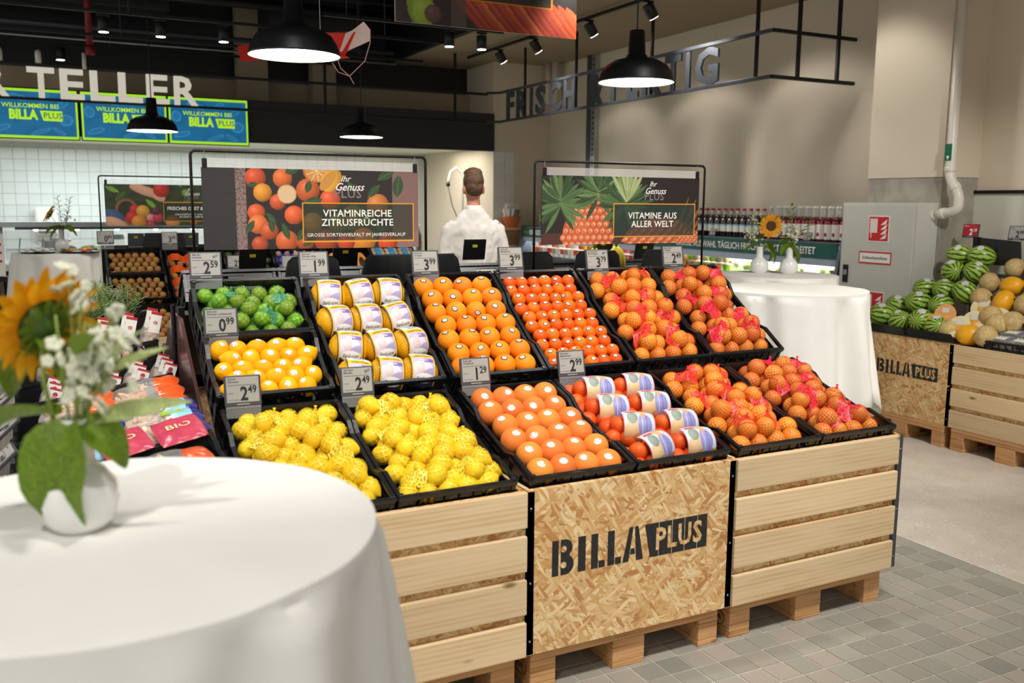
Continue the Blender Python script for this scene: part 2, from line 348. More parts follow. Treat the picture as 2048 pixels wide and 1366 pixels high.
def translucent(name, fac):
    nt = MATS[name].node_tree; b = nt.nodes['Principled BSDF']; out = nt.nodes['Material Output']
    t = nt.nodes.new('ShaderNodeBsdfTranslucent'); mx = nt.nodes.new('ShaderNodeMixShader'); mx.inputs[0].default_value = fac
    nt.links.new(b.inputs['Base Color'].links[0].from_socket, t.inputs[0])
    nt.links.new(b.outputs[0], mx.inputs[1]); nt.links.new(t.outputs[0], mx.inputs[2]); nt.links.new(mx.outputs[0], out.inputs[0])
for _n, _f in (('petal', .5), ('leaf', .3), ('leaf_pale', .35), ('kite_white', .45), ('kite_red', .45), ('blossom', .35)): translucent(_n, _f)

# ------------------------------------------------------------------ mesh building
class MB:
    def __init__(s): s.v = []; s.f = []; s.mi = []; s.uv = {}
    def add(s, vs, fs, mi=0, M=None):
        o = len(s.v)
        s.v += [tuple(M @ Vector(p)) for p in vs] if M is not None else [tuple(p) for p in vs]
        for f in fs: s.f.append(tuple(i + o for i in f)); s.mi.append(mi)
        return s
    def box(s, x0, x1, y0, y1, z0, z1, mi=0, M=None):
        vs = [(x0, y0, z0), (x1, y0, z0), (x1, y1, z0), (x0, y1, z0), (x0, y0, z1), (x1, y0, z1), (x1, y1, z1), (x0, y1, z1)]
        return s.add(vs, [(3, 2, 1, 0), (4, 5, 6, 7), (0, 1, 5, 4), (1, 2, 6, 5), (2, 3, 7, 6), (3, 0, 4, 7)], mi, M)
    def cbox(s, x0, x1, y0, y1, z0, z1, b=0.004, mi=0, M=None):
        bm = bmesh.new(); bmesh.ops.create_cube(bm, size=1)
        for v in bm.verts: v.co = Vector(((x0 + x1) / 2 + v.co.x * (x1 - x0), (y0 + y1) / 2 + v.co.y * (y1 - y0), (z0 + z1) / 2 + v.co.z * (z1 - z0)))
        bmesh.ops.bevel(bm, geom=bm.edges[:], offset=b, segments=2, affect='EDGES', profile=0.6)
        bm.verts.index_update()
        s.add([v.co[:] for v in bm.verts], [[v.index for v in f.verts] for f in bm.faces], mi, M); bm.free(); return s
    def tube(s, pts, r, n=8, mi=0, caps=True, M=None):
        pts = [Vector(p) for p in pts]; rr = r if isinstance(r, (list, tuple)) else [r] * len(pts)
        vs = []; prev = None
        for i, p in enumerate(pts):
            t = (pts[min(i + 1, len(pts) - 1)] - pts[max(i - 1, 0)]).normalized()
            if prev is None: a = t.orthogonal().normalized()
            else: a = (prev - t * prev.dot(t)).normalized()
            prev = a; b = t.cross(a)
            vs += [p + (a * math.cos(2 * PI * k / n) + b * math.sin(2 * PI * k / n)) * rr[i] for k in range(n)]
        fs = [(i * n + k, i * n + (k + 1) % n, (i + 1) * n + (k + 1) % n, (i + 1) * n + k) for i in range(len(pts) - 1) for k in range(n)]
        if caps: fs += [tuple(range(n - 1, -1, -1)), tuple(range((len(pts) - 1) * n, len(pts) * n))]
        return s.add(vs, fs, mi, M)
    def lathe(s, prof, n=24, mi=0, M=None, caps=True):
        vs = []; fs = []
        for r, z in prof: vs += [(r * math.cos(2 * PI * k / n), r * math.sin(2 * PI * k / n), z) for k in range(n)]
        for i in range(len(prof) - 1):
            fs += [(i * n + k, i * n + (k + 1) % n, (i + 1) * n + (k + 1) % n, (i + 1) * n + k) for k in range(n)]
        if caps:
            if prof[0][0] > 1e-5: fs.append(tuple(range(n - 1, -1, -1)))
            if prof[-1][0] > 1e-5: fs.append(tuple(range((len(prof) - 1) * n, len(prof) * n)))
        return s.add(vs, fs, mi, M)
    def ell(s, c, rx, ry, rz, nu=16, nv=10, mi=0, M=None):
        vs = [(c[0], c[1], c[2] + rz)]; fs = []
        for j in range(1, nv):
            a = PI * j / nv
            vs += [(c[0] + rx * math.sin(a) * math.cos(2 * PI * k / nu), c[1] + ry * math.sin(a) * math.sin(2 * PI * k / nu), c[2] + rz * math.cos(a)) for k in range(nu)]
        vs.append((c[0], c[1], c[2] - rz))
        fs += [(0, 1 + k, 1 + (k + 1) % nu) for k in range(nu)]
        for j in range(nv - 2):
            o = 1 + j * nu; fs += [(o + k, o + nu + k, o + nu + (k + 1) % nu, o + (k + 1) % nu) for k in range(nu)]
        o = 1 + (nv - 2) * nu; e = len(vs) - 1
        fs += [(o + k, e, o + (k + 1) % nu) for k in range(nu)]
        return s.add(vs, fs, mi, M)
    def prism(s, poly, y0, y1, mi=0, M=None):
        """polygon in XZ (counter-clockwise seen from -Y) between y0 (front) and y1"""
        n = len(poly); vs = [(p[0], y0, p[1]) for p in poly] + [(p[0], y1, p[1]) for p in poly]
        fs = [tuple(range(n)), tuple(range(2 * n - 1, n - 1, -1))] + [(k, k + n, (k + 1) % n + n, (k + 1) % n) for k in range(n)]
        return s.add(vs, fs, mi, M)
    def mesh(s, name, mats, smooth=False):
        me = bpy.data.meshes.new(name); me.from_pydata(s.v, [], s.f)
        for m in (mats if isinstance(mats, (list, tuple)) else [mats]): me.materials.append(MATS[m])
        if any(s.mi): me.polygons.foreach_set('material_index', s.mi)
        if smooth: me.polygons.foreach_set('use_smooth', [True] * len(s.f))
        me.update(); return me
    def build(s, name, mats, parent=None, smooth=False):
        return ob(name, s.mesh(name, mats, smooth), parent)
def smooth_by_angle(me, ang=40):
    bm = bmesh.new(); bm.from_mesh(me)
    bmesh.ops.recalc_face_normals(bm, faces=bm.faces[:])
    for e in bm.edges:
        e.smooth = not (len(e.link_faces) == 2 and e.calc_face_angle(0) > R(ang))
    for f in bm.faces: f.smooth = True
    bm.to_mesh(me); bm.free()
def ob(name, data, parent=None, M=None):
    o = bpy.data.objects.new(name, data); COL.objects.link(o)
    if parent is not None: o.parent = parent
    if M is not None: o.matrix_basis = M
    return o
def tag(o, label=None, cat=None, group=None, kind=None):
    if label: o['label'] = label
    if cat: o['category'] = cat
    if group: o['group'] = group
    if kind: o['kind'] = kind
    return o
def thing(name, label, cat, M=None, group=None):
    o = ob(name, None); o.empty_display_size = 0.05
    if M is not None: o.matrix_basis = M if isinstance(M, Matrix) else Matrix.Translation(M)
    return tag(o, label, cat, group)
def struct(o): o['kind'] = 'structure'; return o
def copy_tree(o, parent=None):
    c = o.copy(); COL.objects.link(c); c.parent = parent
    for ch in list(o.children): copy_tree(ch, c)
    return c
def T(x, y, z): return Matrix.Translation((x, y, z))
def RX(a): return Matrix.Rotation(a, 4, 'X')
def RY(a): return Matrix.Rotation(a, 4, 'Y')
def RZ(a): return Matrix.Rotation(a, 4, 'Z')
def S(x, y=None, z=None): return Matrix.Diagonal((x, x if y is None else y, x if z is None else z, 1))
UP = Vector((0, 0, 1))
def aim(d, spin=0.0):
    """rotation taking local +Z to direction d"""
    return Vector(d).to_track_quat('Z', 'Y').to_matrix().to_4x4() @ RZ(spin)

# text as flat mesh, lying in local XZ, facing -Y
_TX = {}
def text_mesh(s, size, material, bold=0.0, align='CENTER', ext=0.0, sx=1.0, spacing=1.0, line=1.0, shear=0.0):
    k = (s, size, material, bold, align, ext, sx, spacing, line, shear)
    if k in _TX: return _TX[k]
    c = bpy.data.curves.new('text', 'FONT'); c.body = s; c.size = size; c.align_x = align; c.align_y = 'CENTER'
    c.offset = bold * size; c.extrude = ext; c.resolution_u = 2; c.space_character = spacing; c.space_line = line; c.shear = shear
    o = bpy.data.objects.new('text', c); COL.objects.link(o)
    bpy.context.view_layer.update()
    me = bpy.data.meshes.new_from_object(o.evaluated_get(bpy.context.evaluated_depsgraph_get()))
    bpy.data.objects.remove(o); bpy.data.curves.remove(c)
    me.transform(RX(PI / 2) @ S(sx, 1, 1)); me.materials.clear(); me.materials.append(MATS[material]); me.name = 'text'
    _TX[k] = me; return me
def text(name, s, size, material, parent, M, **kw):
    return ob(name, text_mesh(s, size, material, **kw), parent, M)

# painted prints: numpy canvas turned into a fine coloured grid in local XZ
class Paint:
    def __init__(s, w, h, nx, ny, bg):
        s.w, s.h, s.nx, s.ny = w, h, nx, ny
        x = np.linspace(0, w, nx); z = np.linspace(0, h, ny); s.X, s.Z = np.meshgrid(x, z)
        s.c = np.zeros((ny, nx, 3)); s.c[:] = rgb(bg)
    def noise(s, scale, seed=0):
        r = np.random.default_rng(seed); o = np.zeros_like(s.X)
        for k in range(6):
            a, b, p = r.uniform(-1, 1, 2).tolist() + [r.uniform(0, 6)]
            o += np.sin((s.X * a + s.Z * b) * scale * (1 + k * 0.6) + p)
        return o / 6
    def put(s, mask, col, a=1.0):
        if isinstance(col, str): col = rgb(col)
        col = np.asarray(col); m = (mask * a)[..., None]
        s.c = s.c * (1 - m) + col * m; return s
    def rect(s, x0, x1, z0, z1, col, a=1.0): return s.put(((s.X >= x0) & (s.X <= x1) & (s.Z >= z0) & (s.Z <= z1)).astype(float), col, a)
    def ell(s, cx, cz, rx, rz, col, ang=0.0, shade=0.0, a=1.0):
        dx, dz = s.X - cx, s.Z - cz; ca, sa = math.cos(ang), math.sin(ang)
        u = (dx * ca + dz * sa) / rx; v = (-dx * sa + dz * ca) / rz; d = u * u + v * v; m = (d < 1).astype(float)
        col = np.array(rgb(col)) if isinstance(col, str) else np.asarray(col)
        if shade:
            q = np.clip(((u + 0.3) ** 2 + (v - 0.35) ** 2) / 1.9, 0, 1); k = 1.08 - shade * q ** .8
            cc = col * k[..., None] + 0.10 * shade * np.exp(-q * 26)[..., None]; s.c = s.c * (1 - m[..., None] * a) + cc * m[..., None] * a
        else: s.put(m, col, a)
        return s
    def leaf(s, cx, cz, L, w, ang, col):
        dx, dz = s.X - cx, s.Z - cz; ca, sa = math.cos(ang), math.sin(ang); u = (dx * ca + dz * sa) / L; v = (-dx * sa + dz * ca)
        m = ((u > 0) & (u < 1) & (np.abs(v) < w * np.sin(np.clip(u, 0, 1) * PI) ** 0.8)).astype(float)
        s.put(m, col); s.put(m * (np.abs(v) < w * 0.08), tuple(min(1, c * 1.8 + 0.02) for c in rgb(col))); return s
    def frame(s, x0, x1, z0, z1, t, col):
        s.rect(x0, x1, z0, z0 + t, col); s.rect(x0, x1, z1 - t, z1, col); s.rect(x0, x0 + t, z0, z1, col); return s.rect(x1 - t, x1, z0, z1, col)
    def mesh(s, name, material='print', y=0.0):
        nx, ny = s.nx, s.ny
        v = np.stack([s.X.ravel(), np.full(nx * ny, y), s.Z.ravel()], -1)
        i = np.arange((nx - 1) * (ny - 1)); r, c = i // (nx - 1), i % (nx - 1); a = r * nx + c
        f = np.stack([a, a + 1, a + nx + 1, a + nx], -1)
        me = bpy.data.meshes.new(name); me.from_pydata(v.tolist(), [], f.tolist())
        at = me.color_attributes.new('Col', 'FLOAT_COLOR', 'POINT')
        at.data.foreach_set('color', np.concatenate([s.c.reshape(-1, 3), np.ones((nx * ny, 1))], 1).astype(np.float32).ravel())
        me.materials.append(MATS[material]); return me
# ------------------------------------------------------------------ the setting
def cam_px(P):
    v = Vector(P) - CAM; z = v.dot(_d)
    return (1024 + 1841.9 * v.dot(_r) / z, 683 - 1841.9 * v.dot(_u) / z, z) if z > 0.05 else (-9999, -9999, z)
TX0, TX1, TY0, TY1 = -5.0, 0.0, -4.0, 5.2
mb = MB()
def hquad(x0, x1, y0, y1, z, mi): mb.add([(x0, y0, z), (x1, y0, z), (x1, y1, z), (x0, y1, z)], [(0, 1, 2, 3)], mi)
hquad(TX1, 3.0, -5, 12.5, 0, 0); hquad(-8, TX0, -5, 12.5, 0, 0); hquad(TX0, TX1, TY1, 12.5, 0, 0); hquad(TX0, TX1, -5, TY0, 0, 0)
hquad(TX0, TX1, TY0, TY1, -0.0025, 1)
floor = struct(mb.build('floor', ['terrazzo', 'grout'])); tag(floor, 'grey stone tiles beside speckled pale sheet flooring')
tmb = MB().cbox(-0.0468, 0.0468, -0.0468, 0.0468, -0.006, 0.0, 0.0012); tile_me = tmb.mesh('floor_tile', 'floor_tile')
cand = []; rest = []
for i in range(50):
    for j in range(92):
        x, y = TX1 - 0.05 - i * 0.1, TY0 + 0.05 + j * 0.1
        px, py, z = cam_px((x, y, 0))
        vis = -60 < px < 2110 and py < 1420 and z > 0.3 and not (-3.15 < x < -0.72 and -0.28 < y < 2.2) and not (px < 830 and py > 920)
        (cand if vis and (y < -0.2 or x > -0.75 or px < 90) else rest).append((z if vis else 99, x, y))
cand.sort()
for z, x, y in cand[:300]:
    k = ((int(round(x * 10)) % 2) * 0.5 + (random.random() - 0.5)) * 0.0012
    ob('tile', tile_me, floor, T(x + random.uniform(-.0012, .0012), y + random.uniform(-.0012, .0012), k * 0.4) @ RZ(random.uniform(-.012, .012) + PI / 2 * random.randrange(4)))
mb = MB()
for z, x, y in cand[300:] + rest: mb.box(x - 0.0465, x + 0.0465, y - 0.0465, y + 0.0465, -0.006, -0.0002)
tag(mb.build('tile_field', 'floor_tile', floor), kind='stuff')

def wall(name, x0, x1, y0, y1, z0, z1, m, label):
    return tag(struct(MB().box(x0, x1, y0, y1, z0, z1).build(name, m)), label)
wall('wall_right', 2.75, 2.95, -5, 8.45, 0, 3.42, 'wall_beige', 'plain beige plaster wall behind the chiller')
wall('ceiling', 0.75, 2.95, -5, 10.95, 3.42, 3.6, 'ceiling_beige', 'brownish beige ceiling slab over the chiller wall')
wall('ceiling_high', -8, 0.75, -5, 12.5, 4.1, 4.2, 'black_paint', 'black painted high ceiling full of services')
wall('ceiling_step', 0.68, 0.75, -5, 9.3, 3.42, 4.1, 'black_paint', 'black step between the two ceilings')
wall('wall_stub', 1.88, 2.95, 8.45, 10.95, 0, 3.42, 'wall_beige', 'beige wall end beside the kitchen recess')
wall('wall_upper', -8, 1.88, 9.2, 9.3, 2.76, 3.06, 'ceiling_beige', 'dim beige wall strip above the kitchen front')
wall('wall_upper_black', -8, 1.88, 9.3, 9.4, 2.76, 4.1, 'black_paint', 'black wall above the kitchen front')
wall('ceiling_kitchen', -8, 1.88, 8.5, 10.95, 2.32, 2.4, 'wall_pale', 'low white ceiling of the kitchen recess')
fas = tag(struct(MB().box(-8, 1.88, 8.42, 8.5, 2.26, 2.75).build('trim_fascia', 'dark_soffit')), 'dark grey fascia above the kitchen')
wb = wall('wall_back', -8, 1.88, 10.92, 11.1, 0, 2.4, 'grout_white', 'white tiled kitchen wall')
tm = MB().cbox(-0.0715, 0.0715, -0.008, 0.004, -0.0715, 0.0715, 0.0015).mesh('wall_tile', 'wall_tile')
mb = MB()
for i in range(46):
    for j in range(15):
        x, z = -4.95 + i * 0.148, 0.1 + j * 0.148
        px, py, dz = cam_px((x, 10.92, z))
        if px > -20 and px < 1040 and 7 <= j and x < 1.8: ob('tile', tm, wb, T(x, 10.92, z))
        elif x < 1.8: mb.box(x - .071, x + .071, 10.913, 10.92, z - .071, z + .071)
tag(mb.build('tile_field', 'wall_tile', wb), kind='stuff')
ws = bpy.data.objects['wall_stub']
for j in range(9): 
    for x in (1.97, 2.118): ob('tile', tm, ws, T(x, 8.45, 1.0 + j * 0.148))
pil = thing('pillar', 'square pillar, bare concrete below and painted beige above', 'pillar', (2.55, 2.19, 0)); pil['kind'] = 'structure'
del pil['category']
MB().box(-0.2, 0.2, -0.34, 0.34, 0, 1.79).build('concrete_base', 'concrete', pil)
MB().box(-0.206, 0.2, -0.346, 0.346, 1.79, 3.42).build('painted_shaft', 'wall_beige', pil)
wp = thing('wall_panel', 'pale green splash panel with a black top rail behind the melons', 'wall panel', (2.74, 1.0, 0)); wp['kind'] = 'structure'; del wp['category']
MB().box(-0.012, 0.0, -3.0, 0.86, 0.0, 1.67).build('panel', 'wall_pale', wp)
MB().box(-0.03, 0.0, -3.0, 0.86, 1.67, 1.695).build('rail', 'black_metal', wp)
# ------------------------------------------------------------------ bins on pallets, crates, racks
slat_me = {}
def pallet(M, w, label, group=None):
    p = thing('wooden_pallet', label, 'pallet', M, group)
    xs = [0.0, w / 2 - 0.065, w - 0.085]; ws = [0.095, 0.13, 0.085]
    for i, x in enumerate(xs):
        for y0, y1 in ((0, .145), (.235, .38), (.46, .6)):
            MB().cbox(x, x + ws[i], y0, y1, .022, .1, .003).build('block', 'pallet_wood', p)
        MB().cbox(x, x + ws[i], 0, .6, 0, .022, .003).build('runner', 'pallet_wood', p)
    for y0, y1 in ((0, .1), (.125, .225), (.25, .35), (.375, .475), (.5, .6)):
        MB().cbox(0, w, y0, y1, .122, .144, .003).build('deck_board', 'pallet_wood', p)
    for y0, y1 in ((0, .145), (.235, .38), (.46, .6)):
        MB().cbox(0, w, y0, y1, .1, .122, .003).build('cross_board', 'pallet_wood', p)
    return p
def mkpanel(w, d, z0, z1, parent, front=True):
    if front: MB().box(0.0, w, 0.021, 0.036, z0, z1).build('front_panel', 'osb', parent)
    MB().box(0.004, 0.018, 0.036, d, z0, z1).build('side_panel', 'osb', parent)
    MB().box(w - 0.018, w - 0.004, 0.036, d, z0, z1).build('side_panel', 'osb', parent)
    MB().box(0.018, w - 0.018, d - 0.014, d, z0, z1).build('back_panel', 'osb', parent)
    MB().box(0.018, w - 0.018, 0.036, d - 0.014, z0, z0 + 0.015).build('bottom_panel', 'osb', parent)
def post(x, parent, z0=.147, z1=.687):
    p = MB().box(x, x + .025, 0.009, .021, z0, z1).build('corner_post', 'post_metal', parent)
    for z in (z1 - .055, (z0 + z1) / 2 - .03, z0 + .045):
        MB().ell((x + .0125, 0.0085, z), .0045, .003, .0045, 8, 6).build('rivet', 'rivet', p, True)
def billa_stencil(parent, x0, z0, s):
    """stencilled lettering, local XZ, height s"""
    def quad(pts, m='stencil', y=0.0085): MB().prism([(x0 + a * s, z0 + b * s) for a, b in pts], y - .0006, y).build('stencil_letter', m, parent)
    quad([(0, 0), (.2, 0), (.2, 1), (0, 1)])                                       # B
    arc = lambda cx, cz, rx, rz, a0, a1, n=9: [(cx + rx * math.cos(R(a0 + (a1 - a0) * i / n)), cz + rz * math.sin(R(a0 + (a1 - a0) * i / n))) for i in range(n + 1)]
    bowl = [(.27, 0)] + arc(.42, .28, .26, .28, -90, 62) + arc(.40, .76, .24, .24, -52, 90) + [(.27, 1)]
    quad(bowl)
    for cz in (.28, .73): quad(arc(.36, cz, .09, .09, 0, 360, 12)[:-1], 'osb', .0078)
    quad([(.82, 0), (1.06, 0), (1.06, 1), (.82, 1)])                               # I
    for x in (1.24, 1.78):                                                        # L L
        quad([(x, 0), (x + .22, 0), (x + .22, 1), (x, 1)]); quad([(x + .25, 0), (x + .45, 0), (x + .45, .2), (x + .25, .2)])
    quad([(2.28, 0), (2.48, 0), (2.63, 1), (2.5, 1)]); quad([(2.68, 1), (2.8, 1), (2.98, 0), (2.74, 0)]); quad([(2.53, .2), (2.7, .2), (2.68, .37), (2.56, .37)])   # A
    quad([(3.22, 0), (5.25, 0), (5.25, 1), (3.02, 1)])                             # box of PLUS
    t = text('stencil_text', 'PLUS', s * .92, 'osb', parent, T(0, 0, 0), bold=.026, spacing=1.1)
    co = [v.co for v in t.data.vertices]; w0 = min(c.x for c in co); w1 = max(c.x for c in co); h0 = min(c.z for c in co); h1 = max(c.z for c in co)
    t.matrix_basis = T(x0 + 3.42 * s, .0077, z0 + .17 * s) @ S(1.64 * s / (w1 - w0), 1, .68 * s / (h1 - h0)) @ T(-w0, 0, -h0)
    for x in (3.5, 3.97, 4.42, 4.88): MB().box(x0 + x * s, x0 + (x + .016) * s, .0074, .0078, z0, z0 + s).build('stencil_gap', 'osb', parent)
def bin_unit(M, w, kind, label, posts=(False, True), z0=.146, z1=.69, d=.62, group=None):
    b = thing('produce_bin', label, 'bin', M, group)
    if kind == 'slat':
        MB().box(0.0, w, 0.022, 0.036, z0, z1 - .004).build('front_panel', 'osb', b)
        mkpanel(w, d, z0, z1, b, False)
        h = (z1 - z0 - 3 * .027) / 4
        for k in range(4):
            zc = z0 + k * (h + .027)
            MB().cbox(.003 + (.024 if posts[0] else 0), w - .003 - (.024 if posts[1] else 0), 0.0, .021, zc, zc + h, .004).build('slat', 'pine', b)
    else:
        MB().box(0, w, .009 if kind == 'osb' else .02, .03, z0, z1).build('front_panel', 'osb', b)
        mkpanel(w, d, z0, z1, b, False)
    if posts[0]: post(0.0, b)
    if posts[1]: post(w - .025, b)
    return b
FY = -0.428
BINS = [('slat', -3.142, -2.315, (True, False)), ('osb', -2.315, -1.487, (True, True)), ('slat', -1.487, -0.646, (False, True))]
names = ['pine slat produce bin beside the stencilled board bin, in front of pale lemons',
         'strand board produce bin stencilled in black, in front of grapefruit',
         'pine slat produce bin with black end post, in front of netted oranges']
for (k, x0, x1, ps), nm in zip(BINS, names):
    b = bin_unit(T(x0, FY, 0), x1 - x0, k, nm, ps)
    if k == 'osb': billa_stencil(b, .09, .395, .118)
    pl = pallet(T(x0 + .035, FY + .045, 0), .77, 'wooden pallet under the ' + {'osb': 'stencilled board bin', 'slat': 'slatted bin of ' + ('pale lemons' if x0 < -3 else 'netted oranges')}[k])
    ring = [(math.cos(2 * PI * i / 20) * .042, math.sin(2 * PI * i / 20) * .03) for i in range(20)]
    mk = MB().tube([(a, 0, b) for a, b in ring] + [(ring[0][0], 0, ring[0][1])], .0012, 4).build('stamp_ring', 'stencil', pl); mk.matrix_basis = T(-.0006, .072, .062) @ RZ(-PI / 2)
    text('stamp_text', 'EUR', .028, 'stencil', mk, T(0, -.0008, 0), bold=.012)
# rear bins of the same stand (mirrored)
for (k, x0, x1, ps), nm in zip(BINS, ['left', 'middle', 'right']):
    bin_unit(T(x1, 1.9 - FY, 0) @ RZ(PI), x1 - x0, 'slat', 'pine slat bin on the rear side of the citrus stand', (False, True), group='bins on the rear side of the citrus stand')
    pallet(T(x1 - .035, 1.9 - FY - .045, 0) @ RZ(PI), .77, 'wooden pallet under a rear bin of the citrus stand', 'pallets on the rear side of the citrus stand')

# ---- folding produce crates: local x width, y front->back, z up, rim at h
CW = 0.386
_cm = {}
def crate_meshes(L, h, w=CW):
    k = (L, h, w)
    if k in _cm: return _cm[k]
    t = .010
    def wallmesh(n, dip, holes, lattice):
        # wall standing in local XZ, x 0..n, thickness 0..t in y (outside at y=0)
        m = MB(); f = .014
        if dip:   # rim steps down towards the grip in the middle
            a, b = n * .32, n * .68; dz = .022
            prof = [(0, h), (a - .05, h), (a, h - dz), (b, h - dz), (b + .05, h), (n, h)]
            for (xa, za), (xb, zb) in zip(prof[:-1], prof[1:]):
                m.add([(xa, -f + t, za - .012), (xb, -f + t, zb - .012), (xb, t, zb - .012), (xa, t, za - .012), (xa, -f + t, za), (xb, -f + t, zb), (xb, t, zb), (xa, t, za)],
                      [(3, 2, 1, 0), (4, 5, 6, 7), (0, 1, 5, 4), (1, 2, 6, 5), (2, 3, 7, 6), (3, 0, 4, 7)])
            top = h - dz - .012
        else:
            m.box(0, n, -f + t, t, h - .014, h); top = h - .012
        if lattice:  # open lattice band under the rim
            m.box(0, n, .004, t, 0, h * .42)
            m.box(0, n, 0, t, h * .42, h * .46)
            k2 = max(5, int(n / .045))
            for i in range(k2 + 1):
                x = i * (n - .006) / k2; m.box(x, x + .006, .002, t, h * .46, top)
            for i in (0, 1): 
                xa, xb = (0.012, .075) if i == 0 else (n - .012, n - .075)
                m.add([(xa, .001, .02), (xa + .008, .001, .02), (xb + .008, .001, top), (xb, .001, top)], [(0, 1, 2, 3) if i == 0 else (0, 1, 2, 3)])
            m.box(0, .055, .003, t, h * .42, top); m.box(n - .055, n, .003, t, h * .42, top)
            m.box(n * .3, n * .7, .002, t, top - .022, top)
        else:        # closed wall with a grip slot
            g0, g1 = n * .36, n * .64; zg0, zg1 = top - .045, top - .016
            m.box(0, n, .004, t, 0, zg0); m.box(0, g0, .004, t, zg0, top); m.box(g1, n, .004, t, zg0, top); m.box(g0, g1, .004, t, zg1, top)
        nr = max(4, int(n / .07))
        for i in range(nr + 1):
            x = i * (n - .005) / nr
            m.box(x, x + .005, -.003, .004, .004, h * (.42 if lattice else .72))
        m.box(0, n, -.004, .004, h * .30, h * .33); m.box(0, n, -.004, .004, .0, .006)
        return m
    out = dict(front=wallmesh(w, False, True, True).mesh('crate_wall', 'crate'), side=wallmesh(L, True, True, False).mesh('crate_wall', 'crate'),
               back=wallmesh(w, False, True, False).mesh('crate_wall', 'crate'))
    b = MB().box(.008, w - .008, .008, L - .008, 0, .006)
    for i in range(5): b.box(.02 + i * (w - .04) / 4 - .004, .02 + i * (w - .04) / 4 + .004, .01, L - .01, -.006, 0)
    out['base'] = b.mesh('crate_base', 'crate')
    _cm[k] = out; return out
_lift = {}
def crate(M, L, h, label, lift=0.0, group=None, w=CW):
    c = thing('produce_crate', label, 'crate', M, group); m = crate_meshes(L, h, w)
    ob('base', m['base'], c)
    ob('front_wall', m['front'], c); ob('back_wall', m['back'], c, T(w, L, 0) @ RZ(PI))
    ob('side_wall', m['side'], c, T(0, L, 0) @ RZ(-PI / 2)); ob('side_wall', m['side'], c, T(w, 0, 0) @ RZ(PI / 2))
    for (x, y) in ((0, 0), (w - .016, 0), (0, L - .016), (w - .016, L - .016)):
        if h not in _lift: _lift[h] = MB().cbox(0, .016, 0, .016, 0, h + .004, .003).mesh('corner', 'crate')
        ob('corner', _lift[h], c, T(x, y, 0))
    if lift: MB().box(.012, w - .012, .012, L - .012, lift - .004, lift).build('liner', 'crate', c)
    return c
H = 0.15
TL, TU = R(17.6), R(34.6)
def low_M(x, dy=0.0, dz=0.0):   # front rim at y=-.40, z=.724
    return T(x, -.40 + dy, .724 + dz) @ RX(TL) @ T(0, 0, -H)
def up_M(x, dy=0.0, dz=0.0, yloc=0.0):
    return T(x, .20 + dy, .944 + dz) @ RX(TU) @ T(0, yloc, -H)
def rear(M):                     # turned round the middle of the stand
    return T(-1.894, .95, 0) @ RZ(PI) @ T(1.894, -.95, 0) @ M
XL = [-3.126, -2.728, -2.288, -1.888, -1.453, -1.055]
XU = [-3.128, -2.712, -2.290, -1.888, -1.478, -1.085]

# ---- rack that carries the upper rows, both sides
rk = thing('display_rack', 'black steel rack carrying the upper crates of the citrus stand', 'rack', (-1.9, .95, 0))
for x in (-1.235, -.41, .41, 1.215):
    MB().box(x - .012, x + .012, -.02, .02, .0, 1.16).build('upright', 'black_metal', rk)
for s in (-1, 1):
    for nm, y0, z0, a, L in (('upper_shelf', .66, .795, TU, .6),):
        m = MB().box(-1.22, 1.22, 0, L, -.03, -.01)
        m.build(nm, 'black_metal', rk).matrix_basis = RZ(0 if s < 0 else PI) @ T(0, -y0, z0) @ RX(a)
ep = thing('divider_screen', 'reddish brown glossy screen between the black crates', 'screen', (-3.15, .95, 0))
MB().prism([(-.64, .15), (.64, .15), (.64, .78), (.12, 1.13), (-.12, 1.13), (-.64, .78)], -.006, .006, M=RZ(PI / 2)).build('sheet', 'maroon', ep)
MB().tube([(-.014, 0, .1), (-.014, 0, 1.17)], .009, 8).build('upright', 'black_metal', ep)
for z in (.62, .93, 1.02): MB().box(-.022, -.006, -.02, .02, z, z + .012).build('clip', 'black_metal', ep)
# ------------------------------------------------------------------ fruit
def sphere_me(name, m, rx, ry=None, rz=None, nu=24, nv=14): return MB().ell((0, 0, 0), rx, ry or rx, rz or rx, nu, nv).mesh(name, m, True)
def citrus_me(name, m, r, flat=1.0, n=24):
    prof = []
    for i in range(17):
        a = PI * i / 16; rr = r * math.sin(a); z = -r * flat * math.cos(a)
        if i == 16: z -= r * .02
        prof.append((max(rr, 1e-4), z))
    b = MB().lathe(prof, n, caps=False); b.ell((0, 0, -r * flat * 1.0), r * .07, r * .07, r * .03, 8, 6)
    return b.mesh(name, m, True)
def lemon_me(name, m, L, r, n=20):
    """long axis X, with the pointed tip"""
    prof = []
    for i in range(19):
        t = -1 + 2 * i / 18; rr = r * (max(0, 1 - abs(t) ** 2.3)) ** .55; z = t * L
        if t > .86: rr = max(rr, r * .3 * (1 - (t - .86) / .14) ** .4 if t < 1 else 0); z += (t - .86) * L * 1.3
        if t < -.9: rr = max(rr, r * .18 * (1 - (-t - .9) / .1) ** .4 if t > -1 else 0)
        prof.append((max(rr, 1e-4), z))
    return MB().lathe(prof, n, M=RY(PI / 2), caps=False).mesh(name, m, True)
